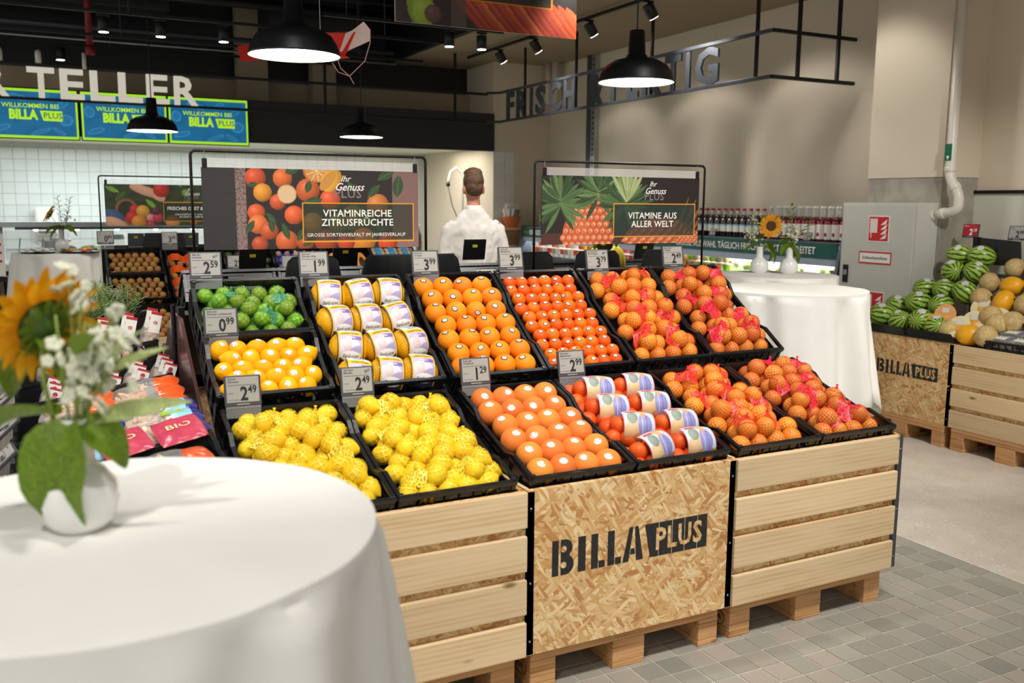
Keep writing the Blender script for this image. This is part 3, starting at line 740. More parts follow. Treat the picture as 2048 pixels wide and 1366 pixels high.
def sticker_me(r, a, b, ring=True):
    """oval sticker lying on a sphere of radius r round local +Z"""
    mb = MB(); n = 18
    def rim(k, rr): 
        return [Vector((a * k * math.cos(2 * PI * i / n), b * k * math.sin(2 * PI * i / n), 0)) for i in range(n)]
    def lift(p, e):
        d = math.hypot(p.x, p.y); return (p.x, p.y, math.sqrt(max(1e-9, (r + e) ** 2 - d * d)))
    for k0, k1, e, mi in (((1.0, .74, .0007, 1), (.74, .0, .0008, 0)) if ring else ((1.0, .55, .0007, 0), (.55, 0, .0007, 0))):
        o = [lift(p, e) for p in rim(k0, r)]; i2 = [lift(p, e) for p in rim(max(k1, .02), r)]
        mb.add(o + i2, [(i, (i + 1) % n, n + (i + 1) % n, n + i) for i in range(n)], mi)
        if k1 == 0: mb.add(i2, [tuple(range(n))], mi)
    if ring:
        for zz in (-.15, .12): 
            pts = [(-.4, zz - .05), (.4, zz - .05), (.4, zz + .05), (-.4, zz + .05)]
            mb.add([lift(Vector((x * a, y * b * 1.2, 0)), .0011) for x, y in pts], [(0, 1, 2, 3)], 1)
    else: 
        pts = [(-.75, -.62), (.75, -.62), (.6, -.2), (-.6, -.2)]
        mb.add([lift(Vector((x * a, y * b, 0)), .0011) for x, y in pts], [(0, 1, 2, 3)], 2)
    return mb.mesh('sticker', ['sticker_white', 'sticker_ring', 'pack_navy'])
def cam_dir(p): return (CAM - p).normalized()
def loose(name, me, st, p, label, cat, group, tilt=.8, spread=.2, scale=1.0, axis=None):
    if axis is None:
        d = (UP * .75 + cam_dir(p) * tilt + Vector((random.gauss(0, spread), random.gauss(0, spread), random.gauss(0, spread)))).normalized()
        M = T(*p) @ aim(d, random.uniform(-.6, .6) + PI)
    else: M = T(*p) @ axis
    o = ob(name, me); o.matrix_basis = M @ S(scale); tag(o, label, cat, group)
    if st is not None: 
        s = ob('sticker', st, o)
        if axis is not None:
            dl = (axis.to_3x3().inverted() @ (UP * .6 + cam_dir(p) * .7 + Vector((random.gauss(0, .25), random.gauss(0, .25), 0)))).normalized()
            s.matrix_basis = aim(dl, 0) @ T(0, 0, .0005 + .0075 * dl.x ** 2)
    return o
def grid_pts(ncol, nrow, w, L, r, z, stag=.5, x0=.012, y0=.012, last=None):
    """staggered rows front to back in crate coordinates"""
    px = (w - 2 * x0 - 2 * r) / (ncol - 1 + stag) ; py = (L - 2 * y0 - 2 * r) / (nrow - 1)
    out = []
    for j in range(nrow):
        for i in range(ncol):
            out.append(Vector((x0 + r + (i + (stag if j % 2 else 0)) * px + random.gauss(0, .0012), y0 + r + j * py + random.gauss(0, .0012), z + random.gauss(0, .001))))
    return out
ORD = ['second', 'third', 'fourth', 'fifth', 'sixth', 'seventh', 'eighth', 'ninth', 'tenth', 'eleventh']
def row_name(j, n): return 'front row' if j == 0 else 'rearmost row' if j == n - 1 else ORD[j - 1] + ' row'
def fill(name, M, pts, me, st, label, cat, group, sc=.04, ncol=0, **kw):
    for q, p in enumerate(pts):
        lb = label + (', ' + row_name(q // ncol, len(pts) // ncol) if ncol else '')
        loose(name, me, st, M @ p, lb, cat, group, scale=random.uniform(1 - sc, 1 + sc * .4), **kw)

def net_shell(mb_v, mb_f, uvs, c, r, k=9, nu=16, nv=10):
    o = len(mb_v); a0 = random.uniform(0, 6); ax = Matrix.Rotation(random.uniform(-.6, .6), 3, 'X') @ Matrix.Rotation(random.uniform(-.6, .6), 3, 'Y')
    for j in range(nv + 1):
        a = PI * j / nv
        for i in range(nu + 1):
            b = 2 * PI * i / nu + a0
            mb_v.append(tuple(c + ax @ Vector((r * math.sin(a) * math.cos(b), r * math.sin(a) * math.sin(b), r * math.cos(a))))); uvs.append((i / nu * k, j / nv * k * .5))
    for j in range(nv):
        for i in range(nu):
            q = o + j * (nu + 1) + i; mb_f.append((q, q + nu + 1, q + nu + 2, q + 1))
def uvmesh(name, v, f, uvs, mats, mi=None):
    me = bpy.data.meshes.new(name); me.from_pydata(v, [], f)
    for m in mats: me.materials.append(MATS[m])
    ul = me.uv_layers.new(name='UVMap')
    lv = np.empty(len(me.loops), dtype=np.int32); me.loops.foreach_get('vertex_index', lv)
    ul.data.foreach_set('uv', np.asarray(uvs, dtype=np.float32)[lv].ravel())
    if mi: me.polygons.foreach_set('material_index', mi)
    me.polygons.foreach_set('use_smooth', [True] * len(f)); me.update(); return me
def heap(w, L, r, base, top=.42, jit=.006, zj=.35):
    """first layer packed, second layer in the hollows"""
    pts = []; n = int((w - .03 - r) / (2 * r)); rows = int((L - .03) / (1.78 * r))
    px = (w - .03 - 2 * r) / max(1, n - .5); py = (L - .03 - 2 * r) / max(1, rows - 1)
    for j in range(rows):
        for i in range(n):
            x = .015 + r + (i + .5 * (j % 2)) * px
            if x < w - .01 - r: pts.append(Vector((x + random.uniform(-jit, jit) * .4, .015 + r + j * py, base + r + random.uniform(0, r * zj))))
    up = []
    for j in range(rows - 1):
        for i in range(n - 1):
            if random.random() < top:
                x = .015 + r + (i + .5 + .5 * (j % 2)) * px; y = .015 + r + (j + .5) * py
                if all((Vector((x, y)) - q.to_2d()).length > 1.9 * r for q in up): up.append(Vector((x + random.uniform(-jit, jit), y + random.uniform(-jit, jit), base + r * 2.45)))
    return pts + up
def net_bags(name, M, pts, me, r, nb, net, veil, label, cat, group, part, k=9, spin=True, tie='tie_red', axis_jit=None):
    """cluster the fruit of a crate into tied net bags; the fruit, the net and the tie are the bag's parts"""
    P = [M @ p for p in pts]
    xs = [p.x for p in pts]; ys = [p.y for p in pts]
    cs = []
    for j in range(nb[1]):
        for i in range(nb[0]):
            cs.append(Vector((min(xs) + (i + .5 + (.18 if j % 2 else -.18)) * (max(xs) - min(xs)) / nb[0], min(ys) + (j + .5) * (max(ys) - min(ys)) / nb[1], 0)))
    grp = {}
    for q, p in zip(pts, P): grp.setdefault(min(range(len(cs)), key=lambda c: (cs[c].to_2d() - q.to_2d()).length), []).append((q, p))
    nrm = (M.to_3x3() @ UP).normalized(); upv = (nrm + UP).normalized()
    for ci, fr in grp.items():
        cen = sum((p for _, p in fr), Vector()) / len(fr)
        bag = thing(name, label + ', ' + row_name(ci // nb[0], nb[1]), cat, T(*cen), group)
        v = []; f = []; uv = []
        for q, p in fr:
            o = ob(part, me, bag)
            rot = Euler((random.uniform(0, 6), random.uniform(0, 6), random.uniform(0, 6))).to_matrix().to_4x4() if spin else M.to_3x3().to_4x4() @ Euler((random.uniform(-.3, .3), random.uniform(-.35, .35), random.uniform(-1.2, 1.2))).to_matrix().to_4x4()
            o.matrix_basis = T(*(p - cen)) @ rot @ S(random.uniform(.93, 1.04))
            net_shell(v, f, uv, p - cen, r * 1.05 * (1.12 if not spin else 1), k)
        nf = len(f)
        # gathered veil running from the surrounding fruit up to the tie
        tops = sorted(fr, key=lambda t: -t[0].z)
        kn = max((p - cen).dot(upv) for _, p in fr)
        knot = upv * (kn + r * random.uniform(.55, .9)) + Vector((random.uniform(-.6, .6) * r, random.uniform(-.6, .6) * r, 0))
        a = upv.orthogonal().normalized(); b = upv.cross(a); n = 14; o = len(v)
        ring = []
        for i in range(n):
            d = a * math.cos(2 * PI * i / n) + b * math.sin(2 * PI * i / n); best = -1e9
            rad = r * random.uniform(1.0, 1.55)
            q = knot + d * rad
            for _, p in fr:
                pc = p - cen; h = q - pc; lat = (h - upv * h.dot(upv)).length
                if lat < r * 1.05: best = max(best, pc.dot(upv) + math.sqrt(max(0, (r * 1.07) ** 2 - lat * lat)))
            if best < -1e8: best = kn - r * .2
            ring.append(q + upv * (best - q.dot(upv)))
        for i in range(n + 1): v.append(tuple(knot + (ring[i % n] - knot) * .08)); uv.append((i * .8, 0))
        for i in range(n + 1): v.append(tuple(knot * .5 + ring[i % n] * .5 - upv * r * .12)); uv.append((i * .8, 1.5))
        for i in range(n + 1): v.append(tuple(ring[i % n])); uv.append((i * .8, 3))
        for j in range(2):
            for i in range(n): q = o + j * (n + 1) + i; f.append((q, q + n + 1, q + n + 2, q + 1))
        ob('net', uvmesh('net', v, f, uv, [net, veil], [0] * nf + [1] * (len(f) - nf)), bag)
        MB().lathe([(.001, -.004), (.0055, -.002), (.006, .003), (.002, .006), (.006, .014), (.001, .012)], 8).build('tie', tie, bag, True).matrix_basis = T(*knot) @ aim(upv)

ORANGE = citrus_me('orange', 'orange', .0435, .97); ST_OR = sticker_me(.0435, .0135, .0095)
MAND = citrus_me('mandarin', 'mandarin', .0298, .95); ST_MA = sticker_me(.0287, .0112, .008)
GRAPE = citrus_me('grapefruit', 'grapefruit', .0465, .95); ST_GR = sticker_me(.0445, .0145, .0115, False)
LEMON = lemon_me('lemon', 'lemon', .040, .0335); ST_LE = sticker_me(.0335, .012, .0105, False)
LEMON2 = lemon_me('lemon', 'lemon_pale', .0395, .0295); LIME = lemon_me('lime', 'lime', .030, .027)
NORANGE = citrus_me('orange', 'net_orange', .0375, .96, 20); NMAND = citrus_me('mandarin', 'mandarin', .0325, .86, 18)

# ---- lower row
def low(i, label, lift): return crate(low_M(XL[i]), .6, H, label, lift)
low(0, 'black crate of pale lemons in yellow nets, first beside the nut shelves', .08)
low(1, 'black crate of pale lemons in yellow nets, next to the grapefruit', .08)
low(2, 'black crate of loose grapefruit with white stickers', .083)
low(3, 'black crate of mandarins in nets with paper picture wraps', .05)
low(4, 'black crate of oranges in red nets beside the picture wrapped mandarins', .075)
low(5, 'black crate of oranges in red nets on the end of the lower row', .075)
for i, wh in ((0, 'in the crate beside the nut shelves'), (1, 'in the crate next to the grapefruit')):
    net_bags('lemon_bag', low_M(XL[i]), heap(CW, .6, .0315, .085, .6), LEMON2, .0295, (2, 4), 'net_y', 'veil_y', 'yellow net bag of pale lemons ' + wh, 'bag of lemons', 'lemon net bags ' + wh, 'lemon', 9, False, 'lemon_pale')
fill('grapefruit', low_M(XL[2]), grid_pts(4, 6, CW, .59, .0465, .13, .12), GRAPE, ST_GR, 'round orange grapefruit with white sticker in the lower row', 'grapefruit', 'loose grapefruit in the crate', ncol=4)
for i, wh in ((4, 'beside the picture wrapped mandarins'), (5, 'in the end crate of the lower row')):
    net_bags('orange_bag', low_M(XL[i]), heap(CW, .6, .0362, .08, .62), NORANGE, .0375, (2, 4), 'net_o' if i == 4 else 'net_r', 'veil_o' if i == 4 else 'veil_r', 'red net bag of oranges ' + wh, 'bag of oranges', 'orange net bags ' + wh, 'orange', 15)
# mandarins with picture wraps
def wrap_paint():
    p = Paint(.16, .13, 96, 78, '#c0cfdf')
    p.rect(0, .16, 0, .035, '#c9a97c'); p.ell(.05, .045, .05, .035, '#d8b98a', .3, .3); p.ell(.1, .02, .05, .02, '#b98f5d', 0, .3)
    p.ell(.105, .06, .035, .04, '#8a8abf', 0, .2); p.rect(.09, .094, .03, .09, '#c8c8ea'); p.rect(.112, .116, .03, .09, '#5c5ca6')
    p.ell(.1, .1, .014, .017, '#d9a27c', 0, .2); p.ell(.1, .112, .03, .009, '#d9bd86', .15, .2); p.ell(.1, .117, .016, .008, '#c9a86c', .15)
    p.ell(.045, .085, .026, .022, '#8c9a8c', .2, .4); p.rect(.02, .075, .108, .118, '#d8414a'); p.frame(0, .16, 0, .13, .004, '#e2767a')
    return p
WRAP = wrap_paint()
def bent_print(P, R0, ang, name, material='print', y_is='z'):
    """wrap a painted canvas over a half cylinder: x across, z round the axis X"""
    me = P.mesh(name, material); 
    for v in me.vertices:
        t = (v.co.z / P.h - .5) * ang; x = v.co.x - P.w / 2
        e = 1 - .10 * (2 * x / P.w) ** 2
        v.co = Vector((x, R0 * e * -math.cos(t), R0 * e * math.sin(t) * 1.0))
    for pl in me.polygons: pl.use_smooth = True
    return me
WRAPM = bent_print(WRAP, .052, 2.5, 'paper_wrap')
Ml = low_M(XL[3])
for j in range(4):
    for i in range(2):
        c = Ml @ Vector((.105 + i * .18 + (.012 if j % 2 else -.01), .085 + j * .145 + random.uniform(-.008, .008), .125))
        bag = thing('mandarin_pack', 'red net pack of mandarins under a bent paper picture wrap, ' + row_name(j, 4), 'bag of mandarins', T(*c) @ RX(TL) @ RZ(random.uniform(-.3, .3)), 'picture wrapped mandarin packs')
        v = []; f = []; uv = []
        for dx, dy, dz in ((-.064, -.034, -.02), (-.068, .034, -.018), (-.01, -.04, -.014), (-.008, .038, -.012), (.048, -.034, -.02), (.05, .036, -.016), (-.042, 0, .016), (.018, 0, .018)):
            p = Vector((dx + random.uniform(-.004, .004), dy + random.uniform(-.004, .004), dz)); o = ob('mandarin', NMAND, bag); o.matrix_basis = T(*p) @ Euler((random.uniform(0, 6), random.uniform(0, 6), 0)).to_matrix().to_4x4()
            net_shell(v, f, uv, p, .0335, 14)
        ob('net', uvmesh('net', v, f, uv, ['net_m']), bag)
        w = ob('paper_wrap', WRAPM, bag, T(.022, 0, .004) @ RX(-PI / 2 + .7) @ S(.74, 1.22, 1.22)); w['label'] = 'printed paper wrap showing a person in a straw hat'
# ---- upper row
for lx, nm, i0 in (((0.0, .3), None, 0),):
    crate(up_M(XU[0], yloc=.302), .298, H, 'short black crate of limes in green nets', .075)
    crate(up_M(XU[0], yloc=0), .298, H, 'short black crate of loose yellow lemons below the limes', .08)
up_names = ['black crate of lemons in yellow nets with printed bands', 'black crate of loose oranges with oval stickers', 'black crate of loose mandarins with oval stickers',
            'black crate of oranges in red nets beside the loose mandarins', 'black crate of oranges in red nets at the end of the upper row']
for i in range(5): crate(up_M(XU[i + 1]), .6, H, up_names[i], (.05, .086, .094, .075, .075)[i])
net_bags('lime_bag', up_M(XU[0], yloc=.302), heap(CW, .298, .0285, .08, .6), LIME, .028, (2, 2), 'net_g', 'veil_g', 'green net bag of limes', 'bag of limes', 'lime net bags', 'lime', 8, False, 'net_g')
Mu = up_M(XU[0])
for qi, p in enumerate(grid_pts(5, 5, CW, .296, .034, .118, .5)):
    q = Mu @ p
    ax = Euler((random.uniform(-.5, .5), random.uniform(-.9, .4), random.uniform(-.5, 3.6))).to_matrix().to_4x4()
    loose('lemon', LEMON, ST_LE, q, 'bright yellow loose lemon with round white sticker, ' + row_name(qi // 5, 5), 'lemon', 'loose lemons in the short crate', axis=ax, scale=random.uniform(.93, 1.03))
fill('orange', up_M(XU[2]), grid_pts(4, 7, CW, .585, .0435, .132, .15), ORANGE, ST_OR, 'smooth orange with oval black rimmed sticker', 'orange', 'loose oranges in the crate', sc=.05, ncol=4)
fill('mandarin', up_M(XU[3]), grid_pts(6, 10, CW, .59, .0298, .125, .25), MAND, ST_MA, 'small loose mandarin with oval black rimmed sticker', 'mandarin', 'loose mandarins in the crate', sc=.06, ncol=6)
for i, wh in ((4, 'in the upper crate beside the loose mandarins'), (5, 'in the end crate of the upper row')):
    net_bags('orange_bag', up_M(XU[i]), heap(CW, .6, .0362, .08, .62), NORANGE, .0375, (2, 4), 'net_o' if i == 4 else 'net_r', 'veil_o' if i == 4 else 'veil_r', 'red net bag of oranges ' + wh, 'bag of oranges', 'orange net bags ' + wh, 'orange', 15)
# banded lemon packs
def band_paint():
    p = Paint(.095, .15, 40, 64, '#c3d5e2'); p.rect(0, .095, .0, .03, '#2d3160')
    p.rect(0, .095, .03, .105, '#b9aed0'); p.ell(.03, .06, .05, .03, '#d5cfe4', .3); p.ell(.035, .07, .016, .02, '#d8bfbe', 0, .2); p.rect(.05, .095, .088, .1, '#7d5fa8'); p.ell(.07, .055, .03, .012, '#a79cc4', .3)
    p.ell(.048, .034, .036, .017, '#e7ebee'); p.rect(0, .095, .105, .122, '#f2bd1e'); p.rect(0, .004, 0, .15, '#2b2a2c'); p.rect(.091, .095, 0, .15, '#2b2a2c'); p.rect(.004, .009, 0, .15, '#efbc20'); p.rect(.086, .091, 0, .15, '#efbc20')
    return p
BAND = bent_print(band_paint(), .05, 2.6, 'printed_band')
def bent_text(s, size, material, R0, ang, h, z, **kw):
    me = text_mesh(s, size, material, **kw).copy()
    for v in me.vertices:
        t = ((v.co.z + z) / h - .5) * ang; e = 1 - .10 * (2 * v.co.x / .095) ** 2
        v.co = Vector((v.co.x, -R0 * e * math.cos(t) - .0012, R0 * e * math.sin(t)))
    return me
BT = [('band_text', bent_text('essbare Schale', .012, 'ink', .05, 2.6, .15, .1135, sx=.9)), ('band_text', bent_text('SanLucar', .0165, 'ink', .05, 2.6, .15, .034, shear=.25)),
      ('band_text', bent_text('FROZEN', .009, 'sign_white', .05, 2.6, .15, .094, bold=.01)), ('band_text', bent_text('Gute-Laune-\nZitronen', .0105, 'ink', .05, 2.6, .15, .136))]
LPK = citrus_me('lemon', 'lemon', .03, 1.15, 18)
Mb = up_M(XU[1])
def pack_net():
    v = []; f = []; uv = []
    n, m = 28, 18
    for j in range(m + 1):
        t = -1 + 2 * j / m; rr = .046 * (1 - abs(t) ** 3.2) ** .5 * (1 + .05 * math.sin(9 * t))
        for i in range(n + 1):
            a = 2 * PI * i / n; v.append((t * .072, rr * math.cos(a) * 1.0, rr * .86 * math.sin(a))); uv.append((i / n * 22, j / m * 14))
    for j in range(m):
        for i in range(n): q = j * (n + 1) + i; f.append((q, q + 1, q + n + 2, q + n + 1))
    return uvmesh('net', v, f, uv, ['net_yellow'])
PNET = pack_net()
for j in range(4):
    for i in range(3):
        c = Mb @ Vector((.073 + i * .12 + (.008 if j % 2 else -.004), .07 + j * .148, .118))
        bag = thing('lemon_pack', 'yellow net pack of lemons with a printed paper band, ' + row_name(j, 4), 'bag of lemons', T(*c) @ RX(TU - .12 + random.uniform(-.12, .12)) @ RZ(random.uniform(-.22, .22)) @ RY(random.uniform(-.15, .15)) @ S(1.0, 1.42, 1.35), 'banded lemon packs')
        ob('net', PNET, bag)
        for dx in (-.036, .002, .036): ob('lemon', LPK, bag, T(dx, random.uniform(-.006, .006), -.002) @ RX(random.uniform(0, 3)) @ S(1, 1, 1))
        bd = ob('printed_band', BAND, bag, RX(-.92))
        for nm, me in BT: ob(nm, me, bd)
# ---- rear side of the stand
for i in range(6):
    nm = ['limes', 'lettuce', 'greens', 'greens', 'bananas', 'bananas'][i]
    crate(rear(up_M(XU[i])), .6, H, 'black crate on the rear side of the citrus stand, upper row', .05, 'rear crates of the citrus stand, upper row')
    crate(rear(low_M(XL[i])), .6, H, 'black crate on the rear side of the citrus stand, lower row', .05, 'rear crates of the citrus stand, lower row')
for i in (4, 5):
    net_bags('lime_bag', rear(up_M(XU[i])), heap(CW, .6, .032, .052, .2), LIME, .028, (2, 3), 'net_g', 'veil_g', 'green net bag of limes on the rear side of the stand', 'bag of limes', 'lime bags on the rear side', 'lime', 8, False, 'net_g') if i == 5 else None
def banana_bunch(M, label, group):
    b = thing('banana_bunch', label, 'bananas', M, group)
    for k in range(5):
        a = (k - 2) * .33
        pts = [Vector((math.sin(a) * .012, 0, 0)) + Vector((math.sin(a) * t * .10, -.03 * math.sin(t * 2.2), -.15 * t + .02 * math.sin(t * 3))) for t in [i / 8 for i in range(9)]]
        MB().tube(pts, [.005, .009, .015, .017, .0175, .017, .015, .01, .004], 8).build('banana', 'banana', b, True)
    MB().lathe([(.004, 0), (.009, -.006), (.008, .02), (.006, .03)], 8).build('stalk', 'stem', b, True)
    return b
for x, z in ((-.99, 1.362), (-1.12, 1.352)):
    banana_bunch(T(x, 1.12, z) @ RX(R(25)), 'bunch of yellow bananas behind the end crate of the upper row', 'bananas behind the upper row')
# ------------------------------------------------------------------ electronic price labels
def price_label(x, y, z, price, lines, label, tilt=12, rz=0.0, s=1.0, red=False, bio=False, clip=True, group=None, back=False, drop=0.0):
    e, c = price.split('.')
    o = thing('price_label', label, 'price label', T(x, y, z) @ RZ(rz) @ RX(R(-tilt)) @ S(s), group)
    MB().cbox(-.058, .058, -.004, .006, -.05, .05, .003).build('frame', 'label_frame', o)
    MB().box(-.051, .051, -.005, -.0035, -.037, .045).build('display', 'label_red' if red else 'label_face', o)
    tc = 'sign_white' if red else 'ink'
    text('price_text', e, .062, tc, o, T(.016, -.0056, -.012), bold=.028, align='RIGHT', sx=.78)
    text('price_text', c, .034, tc, o, T(.016, -.0056, .002), bold=.022, align='LEFT', sx=.82)
    text('name_text', lines, .0095, tc, o, T(-.046, -.0056, .034), bold=.006, align='LEFT', line=1.0)
    for zz, a, b in ((.018, -.046, .04), (-.03, -.046, -.008), (-.008, -.046, -.03)): MB().box(a, b, -.0056, -.005, zz, zz + .0012).build('rule', 'label_frame', o)
    MB().box(-.02, .02, -.0056, -.0045, -.0455, -.042).build('brand_strip', 'label_face', o)
    if bio: text('seal_text', 'BIO', .0125, tc, o, T(.036, -.0056, .033) @ RY(-.4), bold=.005)
    if back:
        MB().box(-.012, .014, .0062, .0068, .012, .026).build('sticker', 'sticker_yellow', o)
    if clip:
        MB().box(-.055, .055, -.002, .0, -.088 - drop, -.05).build('holder', 'acrylic', o)
        MB().box(-.055, .055, -.006, .004, -.056, -.05).build('holder_bar', 'acrylic', o)
    return o
PL = [(-3.073, .70, 1.338, '2.59', 'Billa Bio\nLimetten', True), (-2.669, .70, 1.334, '1.99', 'SanLucar\nZitronen 400g', False), (-2.204, .70, 1.329, '3.99', 'SanLucar\nOrangen', False),
      (-1.809, .70, 1.338, '3.99', 'SanLucar\nMandarinen', False), (-1.369, .70, 1.32, '3.79', 'Ja! Natürlich\nBio-Orangen', True), (-.948, .70, 1.33, '2.49', 'BILLA BIO\nOrangen', False)]
wh = ['limes', 'banded lemon packs', 'loose oranges', 'loose mandarins', 'netted oranges beside the mandarins', 'netted oranges at the end of the row']
for (x, y, z, p, ln, bio), w in zip(PL, wh): price_label(x, y, z, p, ln, 'grey price label reading %s above the %s' % (p, w), bio=bio, rz=R(-4))
price_label(-3.068, .45, 1.155, '0.99', 'SanLucar\nZitronen unbehandelt', 'grey price label reading 0.99 between limes and loose lemons', rz=R(-4))
for x, p, ln, bio, w in ((-3.057, '2.49', 'Clever\nZitronen', False, 'pale lemons beside the nut shelves'), (-2.673, '2.49', 'Zitronen\nBilla Bio', True, 'pale lemons next to the grapefruit'),
                         (-2.227, '1.29', 'SanLucar\nGrapefruit', False, 'grapefruit'), (-1.82, '2.99', 'SanLucar\nMandarinen', False, 'picture wrapped mandarins')):
    price_label(x, .16, .966, p, ln, 'grey price label reading %s above the %s' % (p, w), bio=bio, rz=R(-4))
for x, z in ((-2.80, 1.325), (-2.39, 1.335), (-1.75, 1.352), (-1.02, 1.352), (-.76, 1.33)):
    price_label(x, 1.2, z, '1.99', 'Obst', 'black back of a price label with a yellow sticker on the rear crates', rz=PI, back=True, group='price labels facing away on the rear crates')
    
for o in bpy.data.objects:
    if o.name.startswith('frame') and o.parent and o.parent.get('group') == 'price labels facing away on the rear crates':
        o.data.materials[0] = MATS['black_metal']
# black hoods standing behind the upper row
for x, w in ((-2.58, .27), (-2.2, .36), (-1.98, .2), (-1.55, .33), (-1.15, .3), (-.8, .2)):
    poly = [(-w / 2, 0), (w / 2, 0), (w / 2 - .03, .145), (w / 2 - .05, .165), (-w / 2 + .05, .165), (-w / 2 + .03, .145)]
    h = thing('plastic_shield', 'black plastic shield standing behind the upper crates', 'shield', T(x, 1.04, 1.175), 'black shields behind the upper crates')
    MB().prism(poly, -.004, .004).build('plate', 'crate', h)
    MB().tube([(p[0], 0, p[1]) for p in poly[1:]] + [(poly[0][0], 0, 0)], .005, 6).build('edge_bead', 'crate', h)
    MB().box(-w / 2, w / 2, -.02, .05, -.008, .0).build('foot', 'crate', h)

# ------------------------------------------------------------------ hanging boards in black frames
def board_sign(x0, x1, y, ztop, paint, label, frame_label, legs=1.28, clipx=(.035, .035), pw=None):
    w = x1 - x0
    fr = thing('sign_frame', frame_label, 'sign frame', T(x0, y, 0))
    r = .018; pts = [(0, 0, legs), (0, 0, ztop - r)] + [(r - r * math.cos(a), 0, ztop - r + r * math.sin(a)) for a in (R(30), R(60), R(90))] + \
        [(w - r + r * math.sin(a), 0, ztop - r + r * math.cos(a)) for a in (0, R(30), R(60), R(90))] + [(w, 0, legs)]
    MB().tube(pts, .0055, 8).build('tube_frame', 'black_metal', fr, True)
    bx0 = clipx[0]; bw = w - clipx[0] - clipx[1]; bz = ztop - .052 - paint.h - .008
    b = thing('hanging_board', label, 'sign', T(x0 + bx0, y - .004, bz))
    me = paint.mesh('printed_face'); me.transform(S(bw / paint.w, 1, 1))
    ob('printed_face', me, b, T(0, -.0025, 0))
    MB().box(0, bw, -.0022, .0022, 0, paint.h).build('panel', 'black_metal', b)
    MB().box(.02, bw - .02, -.001, .001, paint.h, paint.h + .035).build('clear_strip', 'film', b)
    for x in (.004, bw - .022):
        cl = MB().box(x, x + .018, -.003, .003, paint.h - .004, paint.h + .032).build('clip', 'black_metal', b)
        MB().tube([(x + .009, 0, paint.h + .026), (x + .012, 0, paint.h + .038), (x + .006, 0, paint.h + .046), (x + .009, 0, paint.h + .06), (x + .013, 0, paint.h + .052)], .0015, 6).build('hook', 'steel', cl, True)
    return b
def genuss(b, x, z, s, mat_='sign_white'):
    text('script_text', 'Ihr', .034 * s, mat_, b, T(x - .01 * s, -.0036, z + .036 * s), shear=.35, bold=.004)
    text('plus_text', 'PLUS', .05 * s, 'plus_grey', b, T(x, -.0034, z - .022 * s), bold=.012, spacing=1.05)
    text('script_text', 'Genuss', .042 * s, mat_, b, T(x + .005 * s, -.0038, z + .004 * s), shear=.38, bold=.005, sx=.95)
# citrus picture
p = Paint(.83, .305, 400, 147, '#241f1d')
p.rect(0, .13, 0, .305, '#2d2b2d'); p.put((p.X < .13) * (np.abs(p.noise(60, 1)) > .55), '#363336', .7)
p.rect(.118, .155, 0, .305, '#8d7470'); p.put(((p.X > .118) & (p.X < .155)) * (np.abs(p.noise(190, 2)) < .12), '#40312e', .8)
p.rect(.72, .83, 0, .305, '#7b5f5b'); p.put((p.X > .72) * (p.noise(25, 3) > .25), '#8d6f69', .6)
fr = [(.19, .27, .038, '#d9542a'), (.215, .215, .034, '#e99a2c'), (.29, .27, .036, '#e5702a'), (.27, .18, .03, '#d75a28'), (.385, .225, .045, '#d2642e'), (.33, .13, .036, '#e8642c'), (.19, .14, .032, '#e0622d'),
      (.195, .095, .036, '#ec7a3c'), (.235, .07, .034, '#cf5a2c'), (.3, .03, .042, '#d9662f'), (.2, .02, .03, '#c4502a'), (.45, .03, .045, '#b34a26'), (.47, .19, .04, '#dd5a2c'), (.6, .03, .05, '#d8862f'), (.56, .12, .05, '#7d7a3a'),
      (.66, .17, .045, '#c87a3a'), (.53, .025, .035, '#d0452a'), (.7, .02, .04, '#cf4a2a'), (.4, .1, .04, '#b9862f'), (.5, .1, .04, '#8a7a2c'), (.62, .12, .03, '#6b7430'), (.37, .03, .036, '#c9562a')]
for x, z, r_, c in fr: p.ell(x, z, r_, r_, c, 0, .75)
p.ell(.305, .21, .036, .036, '#c9a074'); p.ell(.305, .21, .032, .032, '#d8b98d'); p.ell(.42, .3, .052, .045, '#b96a34'); p.ell(.42, .3, .046, .039, '#c98a4c')
for k in range(9): p.leaf(.42, .3, .045, .003, k * .7, '#d9b070')
p.ell(.475, .265, .05, .036, '#e7a83a', .9, .5); p.ell(.462, .262, .045, .02, '#c48c3c', .9)
for x, z, L, w, a in ((.3, .29, .06, .016, .4), (.38, .215, .05, .013, 1.3), (.37, .18, .07, .014, .15), (.26, .1, .05, .012, 2.3), (.285, .1, .07, .013, -1.2), (.34, .03, .06, .014, 1.0), (.15, .06, .06, .012, 1.0), (.24, .12, .06, .012, -1.4),
                      (.16, .24, .04, .01, .2), (.36, .01, .06, .012, .6), (.62, .2, .07, .015, .8), (.66, .27, .08, .018, .5), (.75, .29, .09, .022, -1.7), (.57, .22, .05, .012, 2.2), (.64, .1, .06, .014, -.6)): p.leaf(x, z, L, w, a, '#2f4a2a')
p.rect(.36, .81, .025, .178, '#22301f', .8); p.frame(.36, .81, .025, .178, .0045, '#dd9a22')
b = board_sign(-3.103, -2.18, .75, 1.757, p, 'hanging board with citrus fruit picture in a yellow outlined box', 'thin black tube frame holding the citrus board')
text('headline_text', 'VITAMINREICHE\nZITRUSFRÜCHTE', .038, 'sign_white', b, T(.595, -.0038, .118), bold=.012, spacing=1.04, line=.95)
text('subline_text', 'GROSSE SORTENVIELFALT IM JAHRESVERLAUF', .0195, 'sign_white', b, T(.592, -.0038, .052), spacing=1.02); genuss(b, .555, .235, 1.0)
